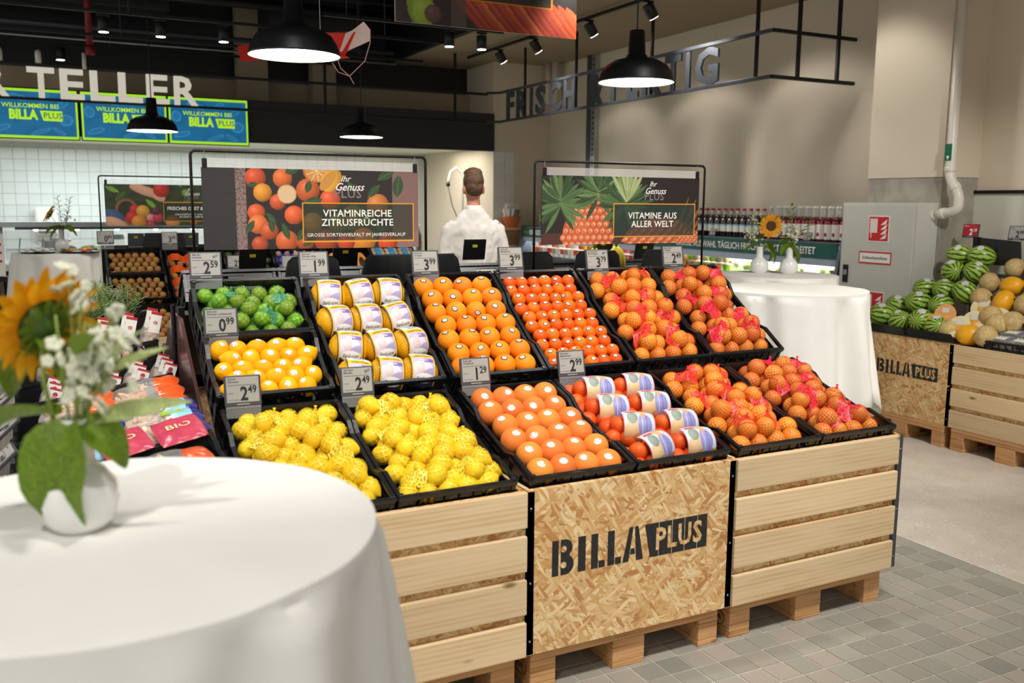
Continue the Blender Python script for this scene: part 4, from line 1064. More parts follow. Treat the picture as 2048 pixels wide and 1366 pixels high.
# pineapple picture
p = Paint(.83, .305, 400, 147, '#241d1b')
p.rect(0, .83, 0, .05, '#5b3526', .6)
def pineapple(cx, cz, rx, rz):
    p.ell(cx, cz, rx, rz, '#b4552f', 0, .4)
    for j in range(-8, 9):
        for i in range(-8, 9):
            x, z = cx + (i + .5 * (j % 2)) * rx * .24, cz + j * rz * .2
            if ((x - cx) / rx) ** 2 + ((z - cz) / rz) ** 2 < .95:
                p.ell(x, z, rx * .115, rz * .095, '#df7a4e', .4, .5); p.ell(x, z, rx * .05, rz * .035, '#e8c197', .4); p.ell(x - rx * .02, z - rz * .01, rx * .02, rz * .02, '#5a2a18')
pineapple(.62, .02, .2, .1); pineapple(.3, .17, .05, .08); pineapple(.23, .03, .13, .15); pineapple(.8, .0, .1, .06)
for cx, cz, s_, n in ((.09, .2, .14, 38), (.28, .24, .13, 30), (.42, .19, .15, 30)):
    for k in range(n):
        q = 1 - k / n; a = 1.57 + (1 if k % 2 else -1) * (q * 2.5 + random.uniform(-.2, .2))
        p.leaf(cx, cz - .03 + .04 * (1 - q), s_ * random.uniform(.75, 1.05), .011, a, random.choice(['#46623a', '#4f6e40', '#34502e', '#5d7a48', '#2c4228']))
for k in range(7): p.leaf(.43, .19, .16, .012, 1.0 + k * .19, random.choice(['#8aa06a', '#6d8a4a', '#9aa878']))
for k in range(6): p.leaf(.7 + k * .025, .03, .2, .008, 1.2 - k * .1, '#7a4a2e')
p.rect(.36, .81, .03, .185, '#24362e', .86); p.frame(.36, .81, .03, .185, .0045, '#e0a32c')
b = board_sign(-1.668, -.735, .75, 1.757, p, 'hanging board with pineapple picture in a yellow outlined box', 'thin black tube frame holding the pineapple board')
text('headline_text', 'VITAMINE AUS\nALLER WELT', .041, 'sign_white', b, T(.595, -.0038, .108), bold=.012, spacing=1.04, line=.95); genuss(b, .6, .238, 1.0)
# vegetable picture of the stand behind
p = Paint(.9, .31, 240, 84, '#33401f')
p.put(p.noise(40, 4) > .15, '#22301a', .8); p.rect(0, .25, .0, .1, '#7a6a52')
for k in range(16): p.leaf(random.uniform(0, .9), random.uniform(.12, .3), .1, .018, random.uniform(-1, 2), random.choice(['#6f9a2a', '#4f7a22', '#86b03a', '#3e5c20']))
p.ell(.14, .12, .075, .085, '#8a5a38', 0, .3); p.ell(.14, .12, .055, .065, '#26301c'); p.ell(.05, .06, .08, .06, '#3d5a80', -.6, .3); p.ell(.06, .02, .09, .04, '#d9a184', -.4, .3)
p.ell(.28, .26, .12, .035, '#d9a184', -.35, .3); p.ell(.36, .22, .05, .03, '#dba486', -.6, .3)
for x, z, r_, c in ((.38, .27, .055, '#c8261c'), (.2, .12, .04, '#c62a22'), (.18, .06, .05, '#c9251e'), (.25, .11, .045, '#dfa53a'), (.22, .03, .05, '#d8902e'), (.3, .06, .03, '#d98a90'), (.35, .06, .035, '#c83a4a'), (.3, .01, .03, '#c43040'), (.34, .11, .03, '#5c2b3c'), (.45, .03, .05, '#d98a48'), (.6, .03, .03, '#b04a3a'), (.55, .25, .03, '#6f9a2a'), (.8, .03, .05, '#c8413a')): p.ell(x, z, r_, r_, c, 0, .6)
p.rect(.39, .88, .03, .18, '#26301c', .82); p.frame(.39, .88, .03, .18, .005, '#dd9a22')
b = board_sign(-3.19, -2.17, 4.75, 1.755, p, 'hanging board with vegetable basket picture on the stand behind', 'thin black tube frame holding the vegetable board')
text('headline_text', 'FRISCHES OBST & GEMÜSE', .036, 'sign_white', b, T(.64, -.0038, .13), bold=.022, sx=.95)
text('subline_text', 'HANDGEPFLÜCKT VON LOKALEN\nBAUERN AUS DER REGION', .019, 'sign_white', b, T(.64, -.0038, .075)); genuss(b, .62, .24, .95)
# carrot board overhead
p = Paint(1.17, .56, 200, 96, '#231e1a')
p.rect(0, .5, 0, .56, '#332521'); p.ell(.15, .1, .08, .14, '#7f9a2c', .2, .5); p.ell(.17, .07, .07, .08, '#9db53a', 0, .4); p.ell(.225, .06, .05, .05, '#6a4a3c', 0, .4)
for k in range(16):
    x = .46 + k * .055; p.ell(x, .09 - .006 * k, .26, .032, random.choice(['#d0562e', '#c04a28', '#dd6a3a', '#b8422a']), -.75, .75)
p.put((p.X < .43) & (p.Z < .2) & (p.X > .34), '#5f4c44', .8); p.rect(.2, 1.0, .16, .56, '#22291c', .95); p.frame(.2, 1.0, .155, .6, .009, '#e08a1c')
b = thing('overhead_board', 'large overhead board with carrot picture', 'sign', T(-1.775, 2.2, 2.571))
ob('printed_face', p.mesh('printed_face'), b, T(0, -.0045, 0)); MB().box(0, 1.17, -.004, .004, 0, .56).build('panel', 'sign_white', b)
text('headline_text', 'KNACKIGES GEMÜSE', .07, 'sign_white', b, T(.6, -.006, .42), bold=.012); genuss(b, .6, .27, 1.2)
for x in (.08, 1.09): MB().tube([(x, 0, .56), (x, 0, 1.52)], .003, 6).build('cable', 'black_metal', b)
# ------------------------------------------------------------------ draped high tables and flower vases
def draped_table(cx, cy, r, h, label, tlabel, seed, drop=1.0, corners=True, phase=0.0):
    t = thing('bar_table', tlabel, 'table', T(cx, cy, 0))
    MB().lathe([(r - .02, h - .03), (r - .02, h - .006)], 40).build('table_top', 'steel', t)
    MB().lathe([(.03, .02), (.03, h - .03)], 12).build('pole', 'steel', t, True); MB().lathe([(.24, 0), (.24, .012), (.05, .03)], 24).build('foot', 'steel', t, True)
    rr = random.Random(seed); n = 144; v = []; f = []
    folds = [(m_, rr.uniform(0, 6), w_) for m_, w_ in ((5, .6), (8, .9), (13, .7), (19, .35))]
    rings = [(0, 0), (.35, 0), (.7, 0), (.9, 0), (.99, 0), (.998, .0004), (1.0005, .0015), (1.0015, .004), (1.002, .018)] + [(None, d) for d in (.05, .1, .17, .26, .36, .48, .6, .72, .84, .95)]
    for k, (q, d) in enumerate(rings):
        for i in range(n):
            a = 2 * PI * i / n
            wv = sum(w * math.sin(m * a + p) for m, p, w in folds) / 2.2
            if q is not None: rad = r * q; z = h - d + .0015 * wv * (q > .3)
            else:
                t_ = d / .95; ca = (abs(math.cos(2 * (a + phase))) ** 3 if corners else 1)
                dl = drop * (.66 + .34 * ca)
                rad = r * 1.008 + wv * .085 * t_ ** .6 + .03 * t_ + .09 * ca * t_ ** 1.2 ; z = h - max(.016, d * dl / .95)
            v.append((rad * math.cos(a), rad * math.sin(a), z))
    for k in range(len(rings) - 1):
        for i in range(n): 
            if k == 0: continue
            f.append((k * n + i, (k + 1) * n + i, (k + 1) * n + (i + 1) % n, k * n + (i + 1) % n))
    f.append(tuple(n + i for i in range(n)))
    me = bpy.data.meshes.new('tablecloth'); me.from_pydata(v, [], f); me.materials.append(MATS['cloth'])
    me.polygons.foreach_set('use_smooth', [True] * len(f)); me.update()
    bm = bmesh.new(); bm.from_mesh(me); bmesh.ops.recalc_face_normals(bm, faces=bm.faces[:]); bmesh.ops.delete(bm, geom=[x for x in bm.verts if not x.link_faces], context='VERTS'); bm.to_mesh(me); bm.free(); smooth_by_angle(me, 38)
    c = ob('tablecloth', me, None, T(cx, cy, .001)); tag(c, label, 'tablecloth')
    c.modifiers.new('thick', 'SOLIDIFY').thickness = .002
    return h
HT = 1.1
draped_table(-3.553, -1.437, .385, HT, 'white cloth over the high table with a sunflower vase before the citrus stand', 'high bar table under the cloth before the citrus stand', 3, 1.0, True, .3)
draped_table(.22, 1.12, .42, HT, 'white cloth over the bare high table beside the citrus stand', 'high bar table under the bare white cloth', 8, .78, True, .25)
draped_table(.92, 1.98, .40, HT, 'white cloth over the high table carrying two flower vases', 'high bar table carrying two flower vases', 5, .8)
draped_table(-3.47, 6.58, .37, HT, 'white cloth over the high table laid with snack platters', 'high bar table carrying snack platters', 9, 1.0)
draped_table(-4.42, 4.6, .40, HT, 'white cloth over the high table next to the slatted counter', 'high bar table next to the slatted counter', 12, 1.0)

def leaf_mesh(L, w, bend=.5, curl=.15, n=10, m=4, name='leaf', material='leaf', wave=.0):
    """leaf growing along +X from the origin, bending down in Z"""
    v = []; f = []
    for i in range(n + 1):
        t = i / n; x = L * math.sin(bend * t) / max(bend, 1e-3) if bend else L * t; z = -L * (1 - math.cos(bend * t)) / max(bend, 1e-3) if bend else 0
        ww = w * (math.sin(PI * min(1, t * .92 + .06)) ** .75) * (1 - .25 * t)
        for j in range(-m, m + 1):
            u = j / m; v.append((x, ww * u, z + curl * ww * u * u + .22 * ww * abs(u) * (m > 2) + wave * math.sin(t * 11 + (1 if u > 0 else 0)) * abs(u) * w))
    k = 2 * m + 1
    for i in range(n):
        for j in range(2 * m): f.append((i * k + j, (i + 1) * k + j, (i + 1) * k + j + 1, i * k + j + 1))
    me = bpy.data.meshes.new(name); me.from_pydata(v, [], f); me.materials.append(MATS[material]); me.polygons.foreach_set('use_smooth', [True] * len(f)); me.update(); return me
LEAF_P = leaf_mesh(1, .11, .4, .2, material='leaf_pale'); LEAF_A = leaf_mesh(1, .32, .9, .25, wave=.06); LEAF_B = leaf_mesh(1, .17, .5, .2); LEAF_D = leaf_mesh(1, .33, 1.5, .2, material='leaf', wave=.1)
PETAL = leaf_mesh(1, .21, .5, .3, name='petal', material='petal', n=6, m=2)
def sunflower_head(parent, M, r):
    hd = ob('flower_head', MB().lathe([(r * .5, 0), (r * .46, r * .05), (r * .2, r * .09), (.001, r * .07)], 24).mesh('flower_head', 'disc_brown', True), parent, M)
    MB().lathe([(.001, -r * .30), (r * .16, -r * .28), (r * .42, -r * .12), (r * .52, -.002)], 24).build('calyx', 'leaf_dark', hd, True)
    for ring, n, z in ((0, 21, .02), (1, 19, -.02)):
        for k in range(n):
            a = 2 * PI * (k + .5 * ring) / n + random.uniform(-.06, .06)
            ob('petal', PETAL, hd, RZ(a) @ T(r * .42, 0, z * r) @ RY(-.35 + ring * .3 + random.uniform(-.12, .12)) @ S(r * .72 * random.uniform(.9, 1.1)))
    for k in range(14):
        a = 2 * PI * k / 14; ob('sepal', LEAF_B, hd, RZ(a) @ T(r * .2, 0, -r * .2) @ RY(-.1) @ S(r * .5))
    return hd
def blossom_spray(parent, base, top, n, spread, size, seed):
    rr = random.Random(seed); base = Vector(base); top = Vector(top)
    mid = (base + top) / 2 + Vector((rr.uniform(-.01, .01), rr.uniform(-.01, .01), 0))
    st = MB().tube([base, mid, top], [.0022, .0018, .0012], 6).build('stem', 'stem', parent, True)
    for k in range(n):
        t = rr.uniform(.45, 1.05); c = base.lerp(top, t) + Vector((rr.gauss(0, spread), rr.gauss(0, spread), rr.gauss(0, spread * .6)))
        m = MB(); s = size * rr.uniform(.7, 1.2)
        for q in range(5):
            a = 2 * PI * q / 5; m.ell((math.cos(a) * s * .55, math.sin(a) * s * .55, 0), s * .55, s * .55, s * .22, 8, 5)
        m.ell((0, 0, s * .1), s * .22, s * .22, s * .2, 6, 4)
        m.build('blossom', 'blossom', st, True).matrix_basis = T(*c) @ aim(Vector((rr.gauss(0, 1), rr.gauss(-.5, 1), .6)))
        if k % 2: MB().tube([base.lerp(top, max(.3, t - .2)), c], .0008, 5).build('twig', 'stem', st)
def vase(x, y, z, h, rb, label, group=None):
    v = thing('flower_vase', label, 'vase', T(x, y, z), group)
    rn = rb * .38; zb = h * .27
    prof = [(rb * .5, 0), (rb * .62, .002), (rb * .86, zb * .35), (rb, zb), (rb * .93, zb * 1.55), (rb * .68, zb * 1.98), (rn * 1.1, zb * 2.25), (rn, zb * 2.5), (rn * 1.02, h * .97), (rn * 1.08, h), (rn * .9, h), (rn * .86, h * .95), (rn * .8, h * .6)]
    MB().lathe(prof, 40).build('body', 'porcelain', v, True)
    return v
def stem(parent, a, b, bow=.01, r=.0028):
    a, b = Vector(a), Vector(b); return MB().tube([a, a.lerp(b, .33) + Vector((bow, 0, 0)), a.lerp(b, .7) + Vector((bow, 0, 0)), b], [r, r, r * .9, r * .8], 7).build('stem', 'stem', parent, True)
def place_leaf(parent, me, p, yaw, pitch, s, roll=0): return ob('leaf', me, parent, T(*p) @ RZ(yaw) @ RY(pitch) @ RX(roll) @ S(s))
AZ_R = math.atan2(-.456, .89); AZ_F = math.atan2(.89, .456)       # world directions: rightwards and away
def rel(u, w, z): return Vector((.89 * u + .456 * w, -.456 * u + .89 * w, z))
# bouquet before the camera
vase(-3.588, -1.415, HT, .165, .055, 'white bottle vase on the cloth before the citrus stand')
bq = thing('bouquet', 'large sunflower with white blossoms and big leaves in the near vase', 'flowers', T(-3.588, -1.415, HT + .16))
stem(bq, (0, 0, -.1), rel(-.045, .01, .12), -.01, .004)
sunflower_head(bq, T(*rel(-.046, .02, .138)) @ aim(rel(-.85, .48, .42)), .074)
for k, (u, w, z) in enumerate(((.02, 0, .2), (.05, .02, .17), (-.01, .03, .24), (.075, .0, .13), (.03, -.02, .15))):
    blossom_spray(bq, (0, 0, -.05), rel(u, w, z * .85), 14, .014, .012, 40 + k)
for (u, w, z, yaw, pitch, s, me, roll) in ((.004, -.018, .004, AZ_R - 1.8, .85, .19, LEAF_D, 0), (.012, -.01, .0, AZ_R - .25, .25, .1, LEAF_D, .5), (-.02, -.01, .01, AZ_R + PI - .25, -.1, .14, LEAF_A, .2), (-.05, .01, .1, AZ_R + PI - .6, .3, .12, LEAF_A, 0),
                                 (.02, .0, .0, AZ_R - .1, -.3, .15, LEAF_P, 1.0), (.02, .01, .05, AZ_R + .25, -.6, .12, LEAF_P, .6), (.03, .02, .07, AZ_R - .3, -.85, .1, LEAF_P, .6), (0, 0, .05, AZ_F, -.7, .15, LEAF_A, 0), (-.02, -.01, .09, AZ_R + 2.4, -.9, .1, LEAF_B, 0), (.02, -.02, .1, AZ_R - .9, -.6, .12, LEAF_B, 0)):
    place_leaf(bq, me, rel(u, w, z), yaw, pitch, s, roll)
for k in range(7): stem(bq, (0, 0, -.08), rel(random.uniform(-.03, .05), random.uniform(-.02, .02), random.uniform(.08, .16)), random.uniform(-.006, .006), .0022)
# two bouquets on the farther table
for i, (x, y, u) in enumerate(((.885, 2.13, -1), (1.03, 1.995, 1))):
    vase(x, y, HT, .185, .064, 'white round bottle vase with %s on the second high table' % ('a sunflower' if i == 0 else 'white blossoms'))
    b = thing('bouquet', ('open sunflower with white blossoms' if i == 0 else 'white blossoms and long leaves') + ' in a vase on the second high table', 'flowers', T(x, y, HT + .18))
    if i == 0:
        stem(b, (0, 0, -.1), rel(.05, -.01, .13)); sunflower_head(b, T(*rel(.06, -.03, .15)) @ aim(rel(.0, -1, .15)), .075)
        stem(b, (0, 0, -.1), rel(.1, .03, .16)); sunflower_head(b, T(*rel(.115, .02, .175)) @ aim(rel(.8, -.2, .3)), .06)
        for k, q in enumerate(((-.07, 0, .2), (-.09, .02, .15), (-.03, .02, .22), (-.1, -.01, .11))): blossom_spray(b, (0, 0, -.03), rel(*q), 12, .018, .010, 60 + k)
    else:
        for k, q in enumerate(((.03, 0, .15), (.05, .02, .11), (-.02, .02, .17), (.01, 0, .12))): blossom_spray(b, (0, 0, -.03), rel(*q), 12, .018, .010, 70 + k)
        stem(b, (0, 0, -.05), rel(.0, 0, .3)); 
        for k in range(7): place_leaf(b, LEAF_B, rel(.0, 0, .14 + k * .024), AZ_R + k * 2.3, -.7, .06)
        for k in range(4): place_leaf(b, LEAF_B, rel(.05 + k * .02, 0, .08 + k * .03), AZ_R + (k % 2) * .8 - .4, -.5, .09)
    for (uu, w, z, yaw, pitch, s, me) in ((-.01, -.01, .02, AZ_R + PI, .1, .13, LEAF_A), (.02, -.02, .01, AZ_R - .5, .35, .17, LEAF_D), (.03, -.01, .04, AZ_R + .1, .6, .16, LEAF_D), (-.02, 0, .05, AZ_R + 2.6, -.2, .12, LEAF_A), (0, 0, .06, AZ_F, -.5, .12, LEAF_A)):
        place_leaf(b, me, rel(uu * (1 if i == 0 else -1), w, z), yaw if i == 0 else yaw + .6, pitch, s)
# vase on the platter table
vase(-3.42, 6.62, HT + .006, .2, .06, 'white vase standing among the snack platters')
b = thing('bouquet', 'orange sunflower with green sprigs among the snack platters', 'flowers', T(-3.42, 6.62, HT + .18))
stem(b, (0, 0, -.05), rel(-.09, 0, .16)); sunflower_head(b, T(*rel(-.1, 0, .17)) @ aim(rel(-.8, -.3, .5)), .085)
for k, q in enumerate(((-.02, 0, .33), (.1, 0, .32), (.07, 0, .2))):
    s_ = stem(b, (0, 0, -.03), rel(*q)); 
    for j in range(9): place_leaf(b, LEAF_B, rel(q[0] * (.4 + j * .07), 0, q[2] * (.4 + j * .07)), AZ_R + (j % 2) * PI, -.7, .05)
for yaw, p_ in ((AZ_R + PI, .0), (AZ_R, .1), (AZ_R + PI + .5, .5), (AZ_R - .6, -.2)): place_leaf(b, LEAF_A, (0, 0, .05), yaw, p_, .17)
blossom_spray(b, (0, 0, 0), rel(.08, 0, .14), 10, .02, .012, 91)
for x, y, w in ((-3.62, 6.45, .26), (-3.28, 6.42, .3)):
    tr = thing('snack_platter', 'black platter of %s on the white cloth' % ('open rolls and fruit' if x > -3.5 else 'small white dishes'), 'platter', T(x, y, HT + .004))
    MB().lathe([(w * .5, 0), (w * .6, .012), (w * .58, .014), (w * .5, .006)], 28).build('tray', 'black_metal', tr, True)
    for k in range(26):
        a = random.uniform(0, 2 * PI); d = w * .5 * math.sqrt(random.random())
        MB().ell((d * math.cos(a), d * math.sin(a), .022 + random.uniform(0, .015)), .024, .02, .012, 10, 6).build('morsel', random.choice(['pomegranate', 'lemon_pale', 'melon_flesh', 'herb', 'galia']) if x > -3.5 else 'card_white', tr, True)
# ------------------------------------------------------------------ nut and herb shelves at the end of the citrus stand
st = thing('end_shelf', 'low black end shelf for nuts beside the maroon panel', 'shelf', T(-3.72, -.15, 0))
MB().box(0, .56, -.45, 1.35, .66, .68).build('shelf_board', 'black_metal', st); MB().box(0, .56, 1.35, 2.2, .76, .78).build('shelf_board', 'black_metal', st)
MB().box(.02, .54, -.4, 2.18, .0, .1).build('plinth', 'black_paint', st)
for y in (-.4, .9, 2.15):
    for x in (.03, .5): MB().box(x, x + .03, y - .015, y + .015, 0, .62).build('upright', 'black_metal', st)
NY = [-.54, -.12, .30, .72, 1.14, 1.56]
def nut_M(k, tilt=-9): return T(-3.71, NY[k], (.70, .70, .70, .73, .80, .87)[k]) @ RY(R(tilt))   # sloping down towards the aisle (-X)
NL = ['peanuts and red pouches', 'blue banded peanut bags', 'orange banded walnut bags', 'white tagged dried fruit bags', 'slim white tagged nut bags', 'potted rosemary']
for k in range(6):
    y = NY[k]
    crate(nut_M(k), .4, .13, 'flat black crate of ' + NL[k], .02, None, .53)
    if k < 5: price_label(-3.75, y + .2, (.84, .84, .84, .87, .94)[k], '%d.99' % (k + 2), 'Nüsse', 'tilted price label on the nut crate of ' + NL[k], tilt=48, rz=R(-82))
PEANUT = MB().lathe([(.001, -.016), (.006, -.013), (.0075, -.007), (.0055, 0), (.008, .007), (.0065, .013), (.001, .017)], 10).mesh('peanut', 'peanut', True)
WALNUT = sphere_me('walnut', 'nut_shell', .016, .015, .017, 12, 8)
FILM = {}
def pillow_mesh(lx, ly, lz, crown):
    m = MB(); n = 16; v = []; f = []
    for top in (1, -1):
        o = len(v)
        for j in range(n + 1):
            for i in range(n + 1):
                u, w = i / n * 2 - 1, j / n * 2 - 1; d = (max(0, 1 - abs(u) ** 2.6) * max(0, 1 - abs(w) ** 2.6)) ** .5
                v.append((u * lx / 2 * (1 - .06 * abs(w) ** 2), w * ly / 2, top * lz / 2 * d * (1 + .12 * math.sin(7 * u + 3 * w) + .08 * math.sin(11 * w))))
        for j in range(n):
            for i in range(n):
                q = o + j * (n + 1) + i; f.append((q, q + 1, q + n + 2, q + n + 1) if top > 0 else (q, q + n + 1, q + n + 2, q + 1))
    m.add(v, f); return m
def nut_bag(M, lx, ly, lz, ends, tagm, nut, label, group, card=None):
    b = thing('nut_bag', label, 'bag of nuts', M, group)
    m = pillow_mesh(lx, ly, lz, 0)
    x = [sum(m.v[i][0] for i in f) / 4 for f in m.f]
    m.mi = [1 if xx > lx * (.5 - ends[0]) else (2 if len(ends) > 2 and xx > lx * (.5 - ends[0] - ends[2]) else 0) for xx in x]
    m.build('wrapper', ['film', ends[1], ends[3] if len(ends) > 3 else ends[1]], b, True)
    for k in range(16):
        o = ob('nut', nut, b); o.matrix_basis = T(random.uniform(-.42, .5 - ends[0] - .12) * lx, random.uniform(-.38, .38) * ly, random.uniform(-.1, .32) * lz) @ Euler((random.uniform(0, 6), random.uniform(0, 6), 0)).to_matrix().to_4x4()
    MB().box(-.5 * lx * .8, .0, -.4 * ly, .4 * ly, -.4 * lz, 0).build('nut_fill', 'peanut', b)
    if card: 
        c = MB().cbox(-.035, .03, -.022, .022, -.0015, .0015, .001).build('card', card, b); c.matrix_basis = T(lx * .16, 0, lz * .5) @ RY(.15)
    return b
for r_ in range(2):
    for k in range(3):
        nut_bag(nut_M(1) @ T(.20 + r_ * .22, .06 + k * .12 + r_ * .02, .115 + .01 * k) @ RZ(random.uniform(-.15, .15)) @ RY(-.1), .25, .13, .07, (.14, 'pack_navy', .22, 'pack_blue'), None, PEANUT, 'clear bag of peanuts with light blue and navy end', 'blue banded peanut bags', 'card_green')
for r_ in range(2):
    for k in range(3):
        nut_bag(nut_M(2) @ T(.2 + r_ * .22, .06 + k * .12, .115 + .012 * k) @ RZ(random.uniform(-.2, .2)) @ RY(-.12), .25, .13, .07, (.32, 'pack_orange'), None, WALNUT if k % 2 else PEANUT, 'clear bag of nuts with crumpled orange end', 'orange banded nut bags')
for k in range(3):
    b = thing('nut_pouch', 'flat crimson pouch with cream lettering beside the blue peanut bags', 'pouch', nut_M(1) @ T(.15 + k * .15, .02, .15) @ RX(.25) @ RZ(random.uniform(-.2, .2)) @ S(.9, .75, .9), 'crimson nut pouches')
    pillow_mesh(.15, .2, .03, 0).build('pouch', 'pack_pink', b, True); text('pouch_text', 'BIO', .05, 'melon_flesh', b, T(0, .0, .017) @ RX(-PI / 2), bold=.01)
for r_ in range(2):
    for k in range(2): nut_bag(nut_M(0) @ T(.16 + r_ * .22, .09 + k * .13, .115), .25, .13, .07, (.3, 'pack_orange'), None, PEANUT, 'clear bag of peanuts behind the near table', 'peanut bags behind the near table')
def tag_bag(M, tall, label, group, twin):
    b = thing('tagged_bag', label, 'bag of nuts', M, group)
    MB().lathe([(.022, 0), (.03, .02), (.032, tall * .5), (.02, tall * .8), (.012, tall)], 14).build('film_bag', 'film', b, True)
    for k in range(9): ob('nut', WALNUT, b, T(random.uniform(-.012, .012), random.uniform(-.012, .012), .02 + tall * .06 * k) @ S(.8))
    MB().box(-.022, .022, -.016, -.014, tall * .62, tall * 1.06).build('paper_tag', 'card_white', b)
    MB().box(-.022, .022, -.0165, -.0163, tall * 1.0, tall * 1.06).build('tag_stripe', 'label_red', b)
    for q in ((.7, .8) if twin else (.75,)): MB().ell((0, -.0165, tall * (q + .08)), .009, .001, .009, 10, 4).build('tag_print', 'label_red', b)
for i in range(5):
    for k in range(3): tag_bag(nut_M(3) @ T(.08 + i * .1, .06 + k * .12, .03) @ RY(.5) @ RX(-.25), .13, 'small bag under a square white tag with red print', 'square tagged bags', True)
for i in range(5):
    for k in range(2): tag_bag(nut_M(4) @ T(.08 + i * .1, .1 + k * .16, .03) @ RY(.4) @ RX(-.15), .2, 'slim tall bag hanging under a white red-topped tag', 'slim tagged bags', False)
for k, (x, y, sc) in enumerate(((-3.6, 1.64, .95), (-3.42, 1.66, 1.0), (-3.58, 1.84, .95), (-3.28, 1.72, 1.05), (-3.34, 1.86, 1.0))):
    h = thing('rosemary_pot', 'potted rosemary with narrow grey green needles on the nut shelf', 'potted herb', T(x, y, .905), 'rosemary pots on the nut shelf')
    MB().lathe([(.045, 0), (.06, .1), (.055, .1), (.05, .02)], 18).build('pot', 'crate', h, True)
    m = MB(); 
    for s_ in range(16):
        a = random.uniform(0, 6.28); tip = Vector((math.cos(a) * .1, math.sin(a) * .1, .3)) * sc * random.uniform(.7, 1.0); base = Vector((0, 0, .09))
        m.tube([base, base.lerp(tip, .5) + Vector((0, 0, .02)), tip], [.002, .0016, .001], 4)
        for q in range(16):
            p0 = base.lerp(tip, .2 + q * .05); dv = Vector((random.gauss(0, 1), random.gauss(0, 1), .9)).normalized() * .038
            w_ = dv.orthogonal().normalized() * .0026; m.add([p0 - w_, p0 + w_, p0 + dv + w_ * .4, p0 + dv - w_ * .4], [(0, 1, 2, 3)])
    tag(m.build('foliage', 'herb', h), kind='stuff')
# ------------------------------------------------------------------ second stand behind (same build, 4 m farther)
DY, DZ, DX = 4.0, -.065, -.045
for (k, x0, x1, ps), nm in zip(BINS, ['below the kiwis', 'below the avocados and figs', 'below the papaya']):
    bin_unit(T(x0 + DX, FY + DY, -.0), x1 - x0, 'slat', 'pine slat produce bin of the stand behind, ' + nm, ps, z1=.68)
    pallet(T(x0 + .035 + DX, FY + .045 + DY, 0), .77, 'wooden pallet of the stand behind, ' + nm)
rk = thing('display_rack', 'black steel rack of the stand behind the citrus stand', 'rack', (-1.9 + DX, .95 + DY, DZ))
for x in (-1.235, -.41, .41, 1.215): MB().box(x - .012, x + .012, -.12, -.08, .065, 1.3).build('upright', 'black_metal', rk)
for nm, y0, z0, a, L in (('upper_shelf', .66, .795, TU, .6),):
    MB().box(-1.22, 1.22, 0, L, -.03, -.01).build(nm, 'black_metal', rk).matrix_basis = T(0, -y0, z0) @ RX(a)
MB().box(-1.22, 1.22, -.14, -.12, .75, 1.3).build('rear_panel', 'black_paint', rk)
KIWI = sphere_me('kiwi', 'kiwi', .026, .026, .031, 18, 12); ST_K = sticker_me(.026, .009, .007, False)
def b_up(i, yloc=0): return up_M(XU[i] + DX, DY, DZ, yloc)
def b_low(i): return low_M(XL[i] + DX, DY, DZ)
crate(b_up(0, .302), .298, H, 'short black crate of brown kiwis, upper one of two', .06); crate(b_up(0), .298, H, 'short black crate of brown kiwis, under the other kiwi crate', .06)
crate(b_low(0), .6, H, 'long black crate of kiwis below the two short ones', .06)
for M_, wh_, nr, L_ in ((b_up(0, .302), 'in the upper short crate', 5, .298), (b_up(0), 'in the second short crate', 5, .298), (b_low(0), 'in the lower long crate', 9, .6)):
    fill('kiwi', M_, grid_pts(6, nr, CW, L_, .0265, .098, .45), KIWI, ST_K, 'brown kiwi with pale sticker ' + wh_, 'kiwi', 'kiwis ' + wh_, sc=.05, ncol=6)
for i, (u, l) in enumerate((('orange wrapped kiwi baskets', 'orange wrapped kiwi baskets, lower'), ('avocados', 'cabbages'), ('figs in a blue tray', 'green produce'), ('halved papayas', 'red pomegranates'), ('mushroom punnets with blue cartons', 'pale mushrooms'))):
    crate(b_up(i + 1), .6, H, 'black crate of %s on the stand behind' % u, .06); crate(b_low(i + 1), .6, H, 'black crate of %s on the stand behind, lower row' % l, .06)
CARD = MB(); 
n = 12
for j in range(2):
    for i in range(n + 1):
        u = i / n * 2 - 1; CARD.v.append((u * .062, (j - .5) * .085, .012 + .028 * math.cos(u * PI / 2) + .005 * math.sin(abs(u) * PI * 1.5)))
for i in range(n): CARD.f.append((i, i + 1, i + n + 2, i + n + 1)); CARD.mi.append(0)
CARDM = CARD.mesh('carton_wrap', 'pack_orange', True)
for j in range(4):
    for i in range(3):
        c = thing('kiwi_basket', 'kiwi basket under a wavy orange carton wrap', 'kiwi basket', b_up(1) @ T(.072 + i * .12, .075 + j * .145, .085), 'orange wrapped kiwi baskets')
        ob('carton_wrap', CARDM, c)
        for x, y in ((-.028, -.042), (.028, -.042), (-.028, .02), (.028, .02)): ob('kiwi', KIWI, c, T(x, y, .0) @ S(.95))
AVO = lemon_me('avocado', 'avocado', .038, .03)
fill('avocado', b_up(2), grid_pts(4, 7, CW, .6, .036, .1, .4), AVO, None, 'dark green avocado on the stand behind', 'avocado', 'avocados in the crate', sc=.1)
tr = thing('fruit_tray', 'shiny blue cup tray holding figs', 'tray', b_up(3) @ T(.015, .02, .075))
MB().box(0, .356, 0, .56, 0, .008).build('sheet', 'tray_blue', tr)
for j in range(8):
    for i in range(6): MB().lathe([(.018, 0), (.008, .018), (.001, .02)], 8).build('cup_peak', 'tray_blue', tr, True).matrix_basis = T(.02 + i * .063, .02 + j * .072, .006)
FIG = MB().lathe([(.001, -.024), (.018, -.02), (.025, -.005), (.02, .01), (.008, .024), (.004, .034)], 14).mesh('fig', 'fig', True)
